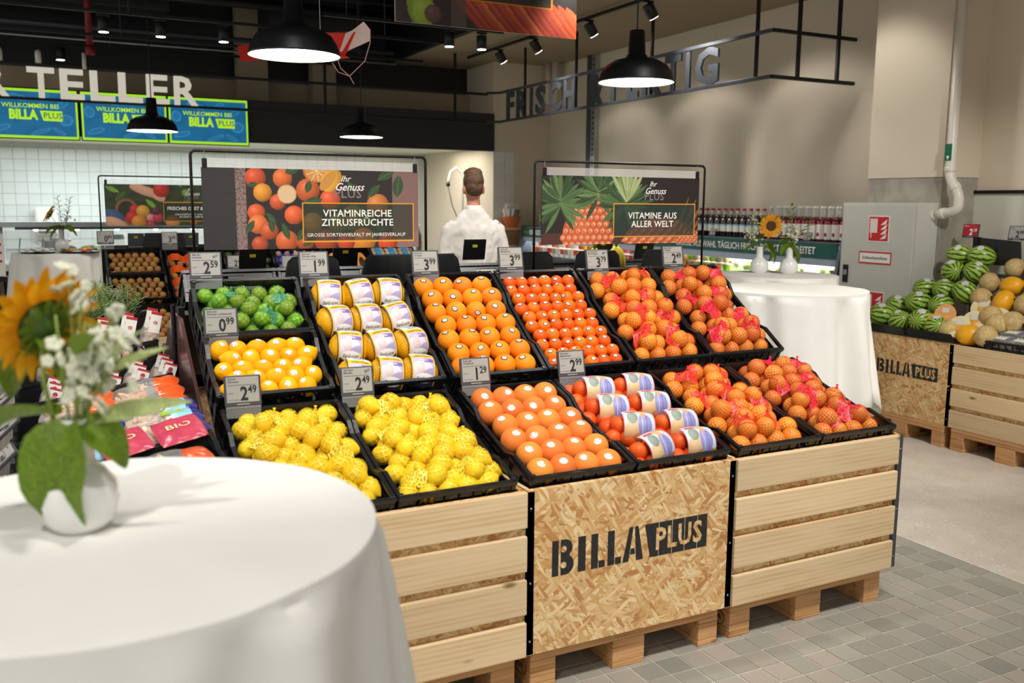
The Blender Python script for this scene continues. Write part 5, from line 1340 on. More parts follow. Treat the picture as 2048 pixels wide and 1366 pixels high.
fill('fig', b_up(3), [p + Vector((0, 0, 0)) for p in grid_pts(5, 7, CW, .59, .03, .108, .3)], FIG, None, 'pale ripe fig in the blue tray', 'fig', 'figs in the blue tray')
for i in range(3):
    for j in range(2):
        pa = thing('papaya_half', 'halved papaya with orange flesh and dark seeds', 'papaya', b_up(4) @ T(.07 + i * .12, .15 + j * .28, .08) @ RX(.3) @ S(1, 1, 1), 'halved papayas')
        m = MB(); v = []; f = []; n = 20
        prof = [(math.sin(a) * .055 * (1 + .25 * math.cos(a)), -math.cos(a) * .115) for a in [PI * k / 12 for k in range(13)]]
        for rr_, yy in prof: v += [(rr_ * math.cos(PI + PI * k / n), yy, rr_ * math.sin(PI + PI * k / n)) for k in range(n + 1)]
        for a in range(12): f += [(a * (n + 1) + k, a * (n + 1) + k + 1, (a + 1) * (n + 1) + k + 1, (a + 1) * (n + 1) + k) for k in range(n)]
        m.add(v, f); m.build('skin', 'papaya_skin', pa, True)
        MB().add([(r_, y_, 0) for r_, y_ in prof] + [(-r_, y_, 0) for r_, y_ in prof[::-1]], [tuple(range(2 * len(prof)))]).build('flesh', 'papaya_flesh', pa)
        MB().ell((0, .01, .002), .024, .06, .006, 12, 6).build('seeds', 'seed_dark', pa, True)
        MB().ell((.01, -.06, .004), .02, .016, .002, 12, 4).build('sticker', 'sticker_yellow', pa)
MUSH = MB().lathe([(.009, -.022), (.009, -.004), (.022, -.006), (.024, .002), (.018, .012), (.001, .017)], 14).mesh('mushroom', 'mushroom', True)
for j in range(4):
    for i in range(3):
        pn = thing('mushroom_punnet', 'mushroom punnet with a bright blue sleeve', 'punnet', b_up(5) @ T(.072 + i * .12, .078 + j * .145, .075), 'mushroom punnets')
        MB().box(-.055, .055, -.062, .062, 0, .03).build('punnet', 'carton_blue', pn)
        for x in (-.036, 0, .036):
            for y in (-.045, 0, .045): ob('mushroom', MUSH, pn, T(x, y, .045) @ RZ(random.uniform(0, 6)) @ RX(random.uniform(-.4, .4)))
        MB().box(-.022, .022, -.064, .064, .058, .061).build('sleeve', 'carton_blue', pn)
POM = MB().lathe([(.001, -.042), (.026, -.036), (.044, -.01), (.043, .014), (.028, .036), (.008, .042), (.01, .054), (.006, .054), (.004, .044)], 20).mesh('pomegranate', 'pomegranate', True)
fill('pomegranate', b_low(4), grid_pts(4, 6, CW, .6, .043, .11, .2), POM, None, 'glossy red pomegranate below the papayas', 'pomegranate', 'pomegranates in the crate')
fill('mushroom', b_low(5), grid_pts(7, 11, CW, .6, .024, .1, .4), MUSH, None, 'pale loose mushroom in the lower crate behind', 'mushroom', 'loose mushrooms in the lower crate')
CAB = sphere_me('cabbage', 'lime', .06, .06, .052, 18, 12)
fill('cabbage', b_low(2), grid_pts(3, 4, CW, .6, .06, .12, .1), CAB, None, 'light green cabbage on the stand behind', 'cabbage', 'cabbages in the crate'); fill('cabbage', b_low(3), grid_pts(3, 4, CW, .6, .06, .12, .1), CAB, None, 'light green cabbage below the figs', 'cabbage', 'cabbages below the figs')
for x, y, z, p_, red, w in ((-3.17, 4.66, 1.30, '0.89', False, 'above the kiwis'), (-2.72, 4.66, 1.29, '3.49', False, 'above the orange kiwi baskets'), (-3.16, 4.15, .905, '1.29', False, 'between the kiwi crates'),
                       (-2.33, 4.15, 1.13, '2.49', False, 'before the avocados'), (-1.93, 4.15, 1.12, '3.49', False, 'before the figs'), (-1.12, 4.15, 1.115, '2.99', True, 'before the mushrooms')):
    price_label(x, y, z, p_, 'Obst', 'price label reading %s %s on the stand behind' % (p_, w), rz=R(-4), drop=.19 if 1.1 < z < 1.2 else 0)
for x in (-2.95, -2.55): price_label(x, 4.76, 1.28, '1.99', 'Obst', 'black back of a price label on the stand behind', rz=PI, back=True, group='price labels facing away on the stand behind')
for x in (-2.75, -2.3): 
    h = thing('plastic_shield', 'black plastic shield on top of the stand behind', 'shield', T(x, 4.72, 1.2), 'black shields of the stand behind'); MB().prism([(-.16, 0), (.16, 0), (.14, .13), (-.14, .13)], -.004, .004).build('plate', 'crate', h); MB().box(-.16, .16, -.02, .03, -.01, 0).build('foot', 'crate', h)
# ------------------------------------------------------------------ chiller along the right wall, hose cabinet, bottles
ch = thing('open_chiller', 'long open chiller with a teal banner and lit shelves', 'chiller', T(2.05, 2.64, 0))
LEN = 5.6; TXA, TXB = 2.175, .265
MB().box(.0, .66, 0, LEN, .08, .42).build('base', 'fridge_grey', ch); MB().box(.08, .66, .02, LEN - .02, .0, .08).build('plinth', 'black_paint', ch)
MB().box(.6, .66, 0, LEN, .42, 1.27).build('back_wall', 'fridge_white', ch); MB().box(.16, .66, 0, LEN, 1.245, 1.27).build('top', 'fridge_grey', ch)
MB().box(.0, .02, 0, LEN, .42, .56).build('front_kerb', 'steel', ch)
for y in (0, LEN - .03): 
    MB().prism([(0, .08), (.66, .08), (.66, 1.28), (.14, 1.28), (0, .6)], -.03, 0, M=T(0, y, 0) @ Matrix(((1, 0, 0, 0), (0, 1, 0, 0), (0, 0, 1, 0), (0, 0, 0, 1)))).build('end_cap', 'fridge_grey', ch)
bn = MB().box(.14, .16, .03, LEN - .03, 1.135, 1.262).build('banner', 'banner_teal', ch); MB().box(.145, .2, .03, LEN - .03, 1.075, 1.135).build('canopy_lip', 'fridge_lip', ch)
def ytext(s, size, y, z, **kw): return text('banner_text', s, size, 'sign_white', bn, T(.138, y, z) @ RZ(-PI / 2), align='LEFT', **kw)
t1 = ytext('GROSSE AUSWAHL TÄGLICH FRISCH DIREKT ZUBEREITET', .085, TXA, 1.195, bold=.02); t1.matrix_basis = t1.matrix_basis @ S((TXA - TXB) / t1.dimensions.x, 1, 1)
t2 = ytext('GROSSE AUSWAHL TÄGLICH FRISCH ZUBEREITET', .085, 5.35, 1.195, bold=.02)
for k in range(3):
    for y in (TXA + .2, 5.5): MB().prism([(-.014, .014), (0, -.018), (.014, .014), (0, .022)], -.001, .001, M=T(.139, y - k * .045, 1.19) @ RZ(-PI / 2)).build('leaf_mark', 'petal', bn)
MB().box(.2, .23, .05, LEN - .05, 1.205, 1.225).build('light_strip', 'led', ch)
for z, d in ((.56, .05), (.915, .2)):
    MB().box(d, .6, .03, LEN - .03, z, z + .015).build('shelf', 'fridge_white', ch)
    MB().box(d - .012, d, .03, LEN - .03, z - .012, z + .03).build('price_rail', 'steel', ch)
    for k in range(40): MB().box(d - .014, d - .0121, .08 + k * .135, .08 + k * .135 + .075, z - .008, z + .026).build('shelf_ticket', 'card_white', ch)
l = bpy.data.lights.new('chiller_light', 'AREA'); l.shape = 'RECTANGLE'; l.size = .08; l.size_y = LEN - .2; l.energy = 48; l.color = (.9, .97, 1)
o = bpy.data.objects.new('chiller_light', l); COL.objects.link(o); o.location = (2.05 + .28, 2.64 + LEN / 2, 1.2); o.rotation_euler = (0, R(12), 0)
# goods in the chiller: the photograph's blocks of colour from near to far
kinds = [('salad_bag', 'bag', ['lime', 'card_green', 'melon_flesh'], 'clear bag of salad leaves in the chiller', 2.75, 4.1, .15),
         ('soup_tub', 'tub', ['card_green', 'galia', 'mushroom'], 'lidded deli tub in the chiller beside the salad bags', 4.1, 4.75, .11),
         ('sandwich_box', 'box', ['honeydew', 'melon_orange', 'galia'], 'yellow carton box with coloured mark in the chiller', 4.75, 5.7, .12),
         ('fruit_cup', 'tub', ['pomegranate', 'fig', 'pack_pink'], 'reddish cut fruit cup in the chiller', 5.7, 6.15, .11),
         ('fruit_cup', 'tub', ['lemon_pale', 'melon_flesh', 'orange'], 'yellow cut fruit cup in the chiller', 6.15, 6.8, .11),
         ('smoothie_tub', 'tub', ['fig', 'pack_orange', 'card_white'], 'pale smoothie tub in the far half of the chiller', 6.8, 8.1, .11)]
for nm, sh, cols, lab, y0, y1, st_ in kinds:
    y = y0 + .05; q = 0
    while y < y1:
        for zz, d in ((.93, .255), (.575, .12)):
            for x in (0, .14):
                for lvl in range(2 if sh != 'bag' else 1):
                    o = thing(nm, lab, 'food pack', T(2.05 + d + x + random.uniform(-.01, .01), y + random.uniform(-.008, .008), zz + lvl * .09) @ RZ(random.uniform(-.15, .15)), 'goods: ' + lab)
                    c = cols[(q + lvl) % 3]
                    if sh == 'tub':
                        MB().lathe([(.038, 0), (.046, .07), (.046, .075)], 14).build('tub', c, o, True); MB().lathe([(.048, .075), (.048, .082)], 14).build('lid', 'card_white', o)
                    elif sh == 'box':
                        MB().cbox(-.055, .055, -.05, .05, 0, .082, .003).build('carton', c, o); MB().prism([(-.03, .02), (.02, .02), (-.03, .06)], -.001, .001, M=T(-.056, 0, 0) @ RZ(-PI / 2)).build('colour_mark', ['carton_blue', 'card_green', 'pack_navy', 'label_red'][q % 4], o)
                    else:
                        pillow_mesh(.12, .15, .09, 0).build('bag', 'film', o, True).matrix_basis = T(0, 0, .08) @ RY(1.1)
                        m = MB()
                        for t in range(7): m.ell((random.uniform(-.03, .03), random.uniform(-.04, .04), .05 + random.uniform(-.02, .06)), .03, .035, .018, 8, 5)
                        m.build('leaves', c, o, True)
        y += st_; q += 1
# bottles on top
def bottle_mesh(kind):
    if kind == 'dark':
        prof = [(.034, 0), (.037, .008), (.037, .15), (.03, .185), (.016, .215), (.0145, .25)]; return prof, .27
    return [(.036, 0), (.038, .01), (.038, .17), (.034, .19), (.014, .215), (.0135, .28)], .295
def bottle(kind, M, lab, group):
    prof, h = bottle_mesh(kind); b = thing('juice_bottle', lab, 'bottle', M, group)
    if kind not in _BT:
        if kind == 'dark':
            ms = [('body', MB().lathe(prof[:4] + [(.02, .207)], 20).mesh('body', 'bottle_dark', True)), ('neck', MB().lathe([(.02, .207), (.015, .22), (.0145, .25)], 16).mesh('neck', 'bottle_clear', True)), ('cap', MB().lathe([(.0165, .25), (.0165, .27)], 14).mesh('cap', 'cap_red')),
                  ('paper_label', MB().lathe([(.0376, .05), (.0376, .105)], 20, caps=False).mesh('paper_label', 'card_white', True)), ('label_band', MB().lathe([(.0377, .105), (.0377, .12)], 20, caps=False).mesh('label_band', 'pack_blue', True)), ('seal', MB().ell((-.0325, -.014, .165), .006, .012, .012, 10, 6).mesh('seal', 'card_white', True))]
        else:
            ms = [('body', MB().lathe(prof[:4] + [(.022, .205)], 20).mesh('body', 'bottle_red', True)), ('neck', MB().lathe([(.022, .205), (.014, .22), (.0135, .28)], 16).mesh('neck', 'bottle_clear', True)), ('cap', MB().lathe([(.016, .28), (.016, .297)], 14).mesh('cap', 'card_white')),
                  ('paper_label', MB().lathe([(.0386, .02), (.0386, .145)], 20, caps=False).mesh('paper_label', 'card_white', True)), ('fruit_print', MB().ell((-.037, 0, .06), .004, .016, .018, 12, 6).mesh('fruit_print', 'cap_red', True)), ('label_band', MB().lathe([(.0387, .145), (.0387, .158)], 20, caps=False).mesh('label_band', 'cap_red', True))]
        _BT[kind] = ms
    for nm, me in _BT[kind]: ob(nm, me, b)
_BT = {}
y = 2.72
for k in range(11):
    for x in (2.32, 2.44): bottle('red', T(x, y, 1.271), 'clear bottle of red juice with white cherry label on the chiller', 'red juice bottles')
    y += .087
for k in range(26):
    for x in (2.32, 2.44): bottle('dark', T(x, y + (.04 if x > 2.4 else 0), 1.271), 'dark bottle with red cap and pale label on the chiller', 'dark juice bottles')
    y += .092
for y in (3.05, 4.3): price_label(2.24, y, 1.31, '2.99', 'Saft', 'small price label in front of the %s bottles' % ('red juice' if y < 4 else 'dark'), rz=R(-90), s=.75, clip=False, tilt=20)
# hose cabinet on the pillar
hc = thing('hose_cabinet', 'tall grey fire hose cabinet in front of the pillar', 'cabinet', T(2.13, 1.86, 0))
MB().box(.0, .219, 0, .71, .35, 1.6).build('body', 'cabinet', hc); dr = MB().cbox(-.012, .0, .02, .69, .37, 1.58, .003).build('door', 'cabinet', hc)
MB().box(-.018, -.011, .61, .66, .97, 1.11).build('latch_plate', 'black_metal', dr); MB().cbox(-.024, -.016, .618, .65, 1.03, 1.07, .002).build('latch', 'steel', dr)
def hose_sign(y, z, parent):
    s_ = MB().box(-.0145, -.0125, y, y + .2, z, z + .2).build('sign_plate', 'sign_white', parent); MB().box(-.0155, -.0145, y + .008, y + .192, z + .008, z + .192).build('sign_field', 'sign_red', s_)
    for k in range(6): MB().box(-.0165, -.0155, y + .172 - k * .012, y + .181 - k * .012, z + .07, z + .178).build('hose_coil', 'sign_white', s_)
    MB().box(-.0165, -.0155, y + .165, y + .172, z + .03, z + .07).build('hose_end', 'sign_white', s_)
    for k in range(4): MB().prism([(0, 0), (.05, .008), (.062, .045), (.03, .026)], -.0005, .0005, M=T(-.016, y + .082, z + .02 + k * .036) @ RZ(-PI / 2)).build('flame', 'sign_white', s_)
hose_sign(.235, 1.3, dr); hose_sign(.245, .72, dr)
pl = MB().box(-.0145, -.0125, .2, .51, 1.13, 1.225).build('text_plate', 'sign_red', dr); MB().box(-.0155, -.0145, .21, .50, 1.142, 1.213).build('text_field', 'sign_white', pl)
text('plate_text', 'Schlauchanschluss', .033, 'ink', pl, T(-.0165, .355, 1.177) @ RZ(-PI / 2), bold=.01)
# down pipe
dp = thing('drain_pipe', 'white drain pipe elbowing into the hose cabinet', 'pipe', T(2.3, 1.78, 0))
def arc_pts(pts, k=4):
    out = [Vector(pts[0])]
    for a, b, c in zip(pts[:-2], pts[1:-1], pts[2:]):
        a, b, c = Vector(a), Vector(b), Vector(c)
        for i in range(k + 1):
            t = i / k; p0 = b.lerp(a, .35 if (a - b).length < .3 else .06 / (a - b).length); p1 = b.lerp(c, .35 if (c - b).length < .3 else .06 / (c - b).length); out.append(p0.lerp(b, t).lerp(b.lerp(p1, t), t))
    return out + [Vector(pts[-1])]
MB().tube(arc_pts([(.0, -.03, 3.42), (.0, -.03, 1.78), (0, -.12, 1.66), (0, -.12, 1.54), (0, .10, 1.51)]), .035, 16).build('pipe', 'pipe_white', dp, True)
for p_, d_ in (((0, -.03, 1.84), (0, 0, 1)), ((0, -.085, 1.71), (0, .6, .8)), ((0, 0.0, 1.523), (0, 1, -.12)), ((0, .08, 1.512), (0, 1, -.12))): MB().lathe([(.036, -.02), (.041, -.016), (.041, .016), (.036, .02)], 16).build('socket', 'pipe_white', dp, True).matrix_basis = T(*p_) @ aim(d_)
MB().box(-.0365, -.036, -.06, -.005, 1.9, 2.02).build('flow_sticker', 'sign_green', dp); MB().prism([(-.012, .03), (0, .0), (.012, .03)], -.0005, .0005, M=T(-.037, -.03, 1.905) @ RZ(-PI / 2)).build('flow_arrow', 'sign_white', dp)
# ------------------------------------------------------------------ melon stand on the right: faces -X, local x runs towards -Y
def mM(x, y, z): return T(x, y, z) @ RZ(-PI / 2)
MX = 1.61
b = bin_unit(mM(MX, 1.845, 0), .75, 'osb', 'stencilled strand board bin under the watermelons', (False, True), d=.6); billa_stencil(b, .15, .42, .095)
bin_unit(mM(MX, 1.09, 0), .82, 'slat', 'pine slat bin under the melons and berry punnets', (False, True), d=.6)
bin_unit(mM(MX, .265, 0), .82, 'slat', 'pine slat bin beyond the berry punnets', (False, True), d=.6)
for y, w in ((1.82, .7), (1.06, .77), (.235, .77)): pallet(mM(MX - .0, y, 0), w, 'wooden pallet under the ' + {1.82: 'stencilled watermelon bin', 1.06: 'melon and berry bin', .235: 'outermost melon stand bin'}[y])
rk = thing('melon_rack', 'stepped black rack carrying the melons', 'rack', mM(MX, 1.83, 0))
for k in range(4):
    z0 = .705 + k * .135; y0 = .09 + k * .15
    xs_ = (0, .06, .12, .17)[k]; MB().box(xs_, 2.3, y0, y0 + .24, z0 - .012, z0).build('step', 'crate', rk); MB().box(xs_, 2.3, y0 - .008, y0, z0 - .012, z0 + .012).build('step_lip', 'crate', rk)
for x in (.3, .9, 1.55, 2.26): MB().box(x, x + .03, .72, .75, .70, 1.36).build('upright', 'black_metal', rk)
for x0, x1 in ((.28, .66), (.68, 1.4)):
    MB().prism([(x0, 1.17), (x1, 1.17), (x1 - .02, 1.34), (x0, 1.36)], .73, .74).build('back_shield', 'crate', rk)
for x0, x1 in ((.0, .36), (.38, .74)):
    MB().add([(x0, -.0, .70), (x1, 0, .70), (x1 - .02, -.012, .755), (x0 + .01, -.012, .755), (x0, .008, .70), (x1, .008, .70), (x1 - .02, -.004, .755), (x0 + .01, -.004, .755)], [(0, 1, 2, 3), (7, 6, 5, 4), (0, 4, 5, 1), (1, 5, 6, 2), (2, 6, 7, 3), (3, 7, 4, 0)]).build('front_guard', 'crate', rk)
WM = sphere_me('watermelon', 'watermelon', .083, .083, .098, 28, 18)
WST = sticker_me(.083, .028, .024, False)
wpts = [(1.75, 1.79, .80), (1.72, 1.61, .775), (2.3, 1.613, 1.225), (2.3, 1.44, 1.225), (2.18, 1.57, 1.115), (2.18, 1.385, 1.12), (2.03, 1.665, .985), (2.03, 1.51, .99), (2.03, 1.345, .99), (1.885, 1.60, .90), (1.90, 1.43, .895), (1.73, 1.44, .80), (1.88, 1.765, .86), (1.70, 1.30, .775)]
for i, p_ in enumerate(wpts):
    ax = aim((-.5 + random.uniform(-.3, .3), random.uniform(-.7, .7), random.uniform(.0, .35)), random.uniform(0, 6))
    o = ob('watermelon', WM); o.matrix_basis = T(*p_) @ ax @ S(random.uniform(.9, 1.0)); tag(o, 'small striped watermelon with a white sticker', 'watermelon', 'watermelons on the stepped rack')
    d_ = (ax.to_3x3().inverted() @ (Vector((-.45, -.25, .8)) + Vector((random.gauss(0, .12), random.gauss(0, .12), 0)))).normalized(); s_ = ob('sticker', WST, o); s_.matrix_basis = aim(d_) @ T(0, 0, .002 + .012 * abs(d_.z))
GAL = sphere_me('melon', 'galia', .07, .07, .074, 24, 16); HON = sphere_me('melon', 'honeydew', .068, .068, .082, 24, 16)
mel = [(2.27, 1.16, 1.16, 'g'), (2.26, 1.0, 1.17, 'h'), (2.14, 1.245, 1.06, 'g'), (2.13, 1.075, 1.05, 'h'), (2.0, 1.2, .965, 'g'), (1.99, 1.03, .955, 'h'), (1.98, .87, .955, 'g'), (2.12, .9, 1.06, 'g'), (2.25, .84, 1.16, 'h'), (1.70, 1.19, .765, 'g'), (1.69, 1.04, .755, 'h'), (1.67, .91, .765, 'g'), (1.80, .93, .83, 'g'), (1.86, 1.02, .87, 'g'), (1.85, .86, .85, 'g')]
for x, y, z, k in mel:
    o = ob('melon', GAL if k == 'g' else HON); o.matrix_basis = T(x, y, z) @ aim((random.uniform(-1, 1), random.uniform(-1, 1), random.uniform(-.2, .5)))
    tag(o, 'round netted tan melon on the stepped rack' if k == 'g' else 'oval bright yellow honeydew melon on the stepped rack', 'melon', 'tan netted melons' if k == 'g' else 'yellow honeydew melons')
def half_melon(x, y, z, k, d_):
    o = thing('half_melon', 'film wrapped half %s melon with its cut face up' % ('yellow' if k == 'h' else 'tan'), 'half melon', T(x, y, z) @ aim(d_), 'half %s melons' % ('yellow' if k == 'h' else 'tan'))
    prof = [(.001, -.072), (.03, -.065), (.055, -.042), (.068, -.01), (.069, 0)]
    MB().lathe(prof, 24, caps=False, M=S(1, 1.2, 1)).build('rind', 'honeydew' if k == 'h' else 'galia', o, True); MB().lathe([(.069, 0), (.058, .002), (.001, .003)], 24, M=S(1, 1.2, 1), caps=False).build('flesh', 'melon_flesh' if k == 'h' else 'melon_orange', o, True)
    MB().ell((0, 0, .003), .026, .045, .004, 14, 6).build('seed_hollow', 'melon_orange', o, True); MB().box(-.022, .022, .012, .05, .006, .0075).build('pack_label', 'sticker_white', o); MB().box(-.022, .022, -.004, .012, .006, .0075).build('label_strip', 'honeydew', o)
for a in ((1.93, 1.14, .905, 'h', (-.7, -.4, .6)), (1.87, .97, .86, 'h', (-.7, -.4, .6)), (1.78, 1.3, .855, 'g', (-.7, -.4, .6)), (1.79, 1.09, .83, 'h', (-.7, -.4, .55)), (1.69, 1.30, .80, 'g', (-.7, -.3, .6)), (1.69, 1.12, .80, 'h', (-.7, -.3, .55))): half_melon(*a)
cr = crate(mM(MX + .02, .885, .69) @ RX(R(14)) @ T(0, 0, -.03), .5, .09, 'flat black crate of blueberry punnets', .03, None, .7)
Mc = mM(MX + .02, .885, .69) @ RX(R(14)) @ T(0, 0, -.03)
BER = MB()
for t in range(34): BER.ell((random.uniform(-.05, .05), random.uniform(-.04, .04), .02 + random.uniform(0, .022)), .0095, .0095, .0095, 8, 5)
BERM = BER.mesh('berries', 'berry', True); PUN = MB().cbox(-.064, .064, -.05, .05, 0, .055, .008).mesh('punnet', 'film', True)
for j in range(4):
    for i in range(5):
        o = thing('berry_punnet', 'clear punnet of dark berries with a white label', 'punnet', Mc @ T(.075 + i * .137, .065 + j * .115, .04), 'berry punnets')
        ob('punnet', PUN, o); tag(ob('berries', BERM, o), kind='stuff'); lb = MB().box(-.04, .04, -.03, .03, .056, .0568).build('paper_label', 'card_white', o)
        for q in range(4): MB().box(-.03 + q * .018, -.022 + q * .018, .012, .028, .0569, .0574).build('print_mark', 'pack_navy', lb)
price_label(2.42, 1.63, 1.40, '2.19', 'Melone', 'red price label reading 2.19 above the watermelons', rz=R(-78), red=True, clip=False); price_label(2.42, 1.27, 1.395, '2.99', 'Melone', 'grey price label reading 2.99 above the melons', rz=R(-78), clip=False)

for k, (x, z) in enumerate(((1.98, .955), (2.12, 1.06), (2.25, 1.16))):
    for j in range(5):
        y = .68 - j * .165; hd_ = (j + k) % 3 == 0
        o = ob('melon', HON if hd_ else GAL); o.matrix_basis = T(x, y, z) @ aim((random.uniform(-1, 1), random.uniform(-1, 1), random.uniform(-.2, .5)))
        tag(o, ('oval yellow honeydew melon' if hd_ else 'round tan melon') + ' on the rack beyond the berry punnets', 'melon', 'melons beyond the berry punnets')
# ------------------------------------------------------------------ kitchen counter and what stands on it
ct = thing('serving_counter', 'serving counter with vertical brown slats and pale top', 'counter', T(-6.0, 7.15, 0))
MB().box(0, 5.2, 0, .7, .9, .95).build('counter_top', 'card_white', ct); MB().box(.02, 5.18, .04, .68, .1, .9).build('body', 'black_paint', ct); MB().box(.05, 5.15, .08, .66, 0, .1).build('plinth', 'black_paint', ct)
for k in range(62):
    x = 1.2 + k * .064; MB().box(x, x + .036, .012, .04, .1, .86).build('slat', 'counter_wood', ct)
hb = thing('heat_bar', 'steel heat lamp bar with small bulbs over the counter', 'heat bar', T(-3.93, 7.45, .95))
for x in (.0, 2.05): MB().tube([(x, 0, 0), (x, 0, .36)], .014, 8).build('post', 'steel', hb, True)
MB().cbox(-.03, 2.1, -.12, .12, .36, .41, .006).build('hood', 'steel', hb); MB().box(.12, 1.98, -.07, .07, .335, .36).build('reflector', 'steel_dark', hb)
for k in range(5): MB().ell((.3 + k * .37, -.02, .333), .022, .022, .014, 10, 6).build('bulb', 'lamp_glow', hb, True)
MB().box(.0, 2.05, -.16, -.154, .06, .33).build('glass_guard', 'glass', hb)
for x in (-3.82, -3.62):
    o = thing('food_bin', 'square clear food bin beside the heat bar', 'food bin', T(x, 7.5, .95), 'clear food bins'); MB().box(-.07, .07, -.07, .07, 0, .14).build('box', 'glass', o); MB().box(-.074, .074, -.074, .074, .14, .15).build('rim', 'steel', o); MB().tube([(.02, 0, .05), (.05, 0, .25)], .006, 6).build('scoop_handle', 'leaf_dark', o)
o = thing('stock_pot', 'tall grey plastic tub with wide rim on the counter', 'tub', T(-3.46, 7.6, .95)); MB().lathe([(.1, 0), (.125, .2), (.15, .21), (.15, .235), (.12, .235), (.1, .02)], 24).build('tub', 'steel', o, True); MB().tube([(-.15, 0, .22), (-.19, 0, .2), (-.15, 0, .18)], .006, 6).build('handle', 'steel', o)
for x, y, m_, lab in ((-3.09, 7.45, 'lime', 'glass bowl heaped with green lettuce'), (-3.35, 7.4, 'leaf_dark', 'glass bowl of dark green herbs')):
    o = thing('salad_bowl', lab, 'bowl', T(x, y, .95)); MB().lathe([(.05, 0), (.1, .05), (.12, .11), (.116, .11), (.096, .052), (.04, .008)], 24).build('bowl', 'glass', o, True)
    m = MB()
    for t in range(26): m.ell((random.gauss(0, .045), random.gauss(0, .045), .1 + random.uniform(-.02, .06)), .035, .035, .02, 8, 5)
    m.build('leaves', m_, o, True)
for x, m_, lab in ((-2.86, 'sign_green', 'green topped glass jar on the counter'), (-2.98, 'black_metal', 'black topped glass jar on the counter')):
    o = thing('glass_jar', lab, 'jar', T(x, 7.7, .95)); MB().lathe([(.05, 0), (.055, .02), (.055, .2), (.04, .22)], 18).build('jar', 'glass', o, True); MB().lathe([(.05, .22), (.055, .225), (.05, .27)], 18).build('lid', m_, o, True)
o = thing('towel_dispenser', 'rounded white towel dispenser on the tiled wall', 'dispenser', T(-3.5, 10.905, 1.12)); MB().cbox(-.14, .14, -.14, 0, 0, .36, .05).build('casing', 'card_white', o, True); MB().box(-.1, .1, -.145, -.13, .02, .05).build('slot', 'steel_dark', o)
o = thing('menu_easel', 'white menu card with red print on a dark leaning easel', 'menu stand', T(-3.93, 5.65, 0)); MB().box(-.16, .06, -.01, .01, .95, 1.32).build('card', 'card_white', o).matrix_basis = RX(-.2); MB().tube([(-.1, .05, 0), (-.06, -.16, 1.12)], .02, 8).build('leg', 'black_metal', o); MB().tube([(.02, .05, 0), (.0, -.16, 1.12)], .02, 8).build('leg', 'black_metal', o); MB().tube([(-.04, .45, 0), (-.03, -.14, 1.2)], .014, 8).build('leg', 'black_metal', o); MB().box(-.18, .08, -.18, -.1, .93, .97).build('ledge', 'black_metal', o)
for k in range(3): MB().box(-.02, .04, -.0115, -.01, 1.08 + k * .07, 1.1 + k * .07).build('print', 'sign_red', o).matrix_basis = RX(-.2)
# work bench and goods at the right end of the kitchen
wb2 = thing('work_bench', 'steel work bench in front of the white kitchen tiles', 'bench', T(-.4, 8.75, 0)); MB().box(0, 2.2, 0, .6, .9, .94).build('bench_top', 'steel', wb2); MB().box(.03, 2.17, .03, .57, .12, .16).build('lower_shelf', 'steel', wb2)
for x in (.03, 2.13):
    for y in (.03, .53): MB().tube([(x + .02, y, 0), (x + .02, y, .9)], .02, 8).build('leg', 'steel', wb2)
tp = thing('spray_tap', 'tall arched white spray tap with a thin hose', 'tap', T(1.62, 9.1, .94))
MB().tube([(.1, 0, 0), (.1, 0, .95), (.08, 0, 1.05), (.0, 0, 1.12), (-.08, 0, 1.06), (-.11, 0, .96), (-.12, 0, .9)], .018, 10).build('spring_arm', 'card_white', tp, True); MB().lathe([(.02, 0), (.03, .02), (.02, .06)], 12).build('spray_head', 'black_metal', tp, True).matrix_basis = T(-.12, 0, .86); MB().tube([(-.12, 0, .86), (-.06, 0, .6), (.02, 0, .42), (.09, 0, .3)], .007, 6).build('hose', 'steel_dark', tp, True)
for k, (x, m_, h_) in enumerate(((.2, 'lime', .16), (.45, 'lemon_pale', .12), (.75, 'card_green', .1), (.95, 'pale_board', .2))):
    o = thing('ingredient_tub', ['tub of green herbs', 'tub of yellow peppers', 'tub of cut lettuce', 'wooden tub'][k] + ' on the steel bench', 'tub', T(x, 8.95, .94)); MB().lathe([(.07, 0), (.085, h_ * .6), (.08, h_ * .6), (.06, .02)], 18).build('tub', 'glass', o, True); m = MB()
    for t in range(12): m.ell((random.gauss(0, .03), random.gauss(0, .03), h_ * .5 + random.uniform(-.02, .03)), .03, .03, .022, 8, 5)
    m.build('filling', m_, o, True)
o = thing('pump_bottle', 'clear bottle with steel pourer on the bench behind the man', 'bottle', T(.98, 8.9, .94)); MB().lathe([(.035, 0), (.037, .01), (.037, .2), (.015, .25), (.014, .28)], 14).build('bottle', 'counter_wood', o, True); MB().tube([(0, 0, .28), (0, 0, .32), (.03, 0, .34)], .006, 6).build('pourer', 'steel', o)
ws_ = thing('wooden_shelf', 'open wooden box shelf at the far end of the chiller', 'shelf', T(1.9, 8.255, 0))
for a in ((0, .48, 0, .19, 1.22, 1.25), (0, .48, 0, .19, 1.0, 1.02), (0, .025, 0, .19, 0, 1.22), (.455, .48, 0, .19, 0, 1.22), (.025, .455, .17, .19, 0, 1.22)): MB().box(*a).build('board', 'pale_board', ws_)
pp = thing('terracotta_pot', 'terracotta bowl filled with wrapped packs on the wooden shelf', 'pot', T(2.08, 8.3, 1.251)); MB().lathe([(.08, 0), (.12, .13), (.128, .135), (.128, .15), (.115, .15), (.075, .02)], 24).build('bowl', 'terracotta', pp, True)
for k in range(10):
    a = k * .63; MB().cbox(-.025, .025, -.012, .012, 0, .15, .004).build('pack', random.choice(['seed_dark', 'card_white', 'galia']), pp).matrix_basis = T(.06 * math.cos(a), .06 * math.sin(a), .1) @ RZ(a) @ RY(.25); 
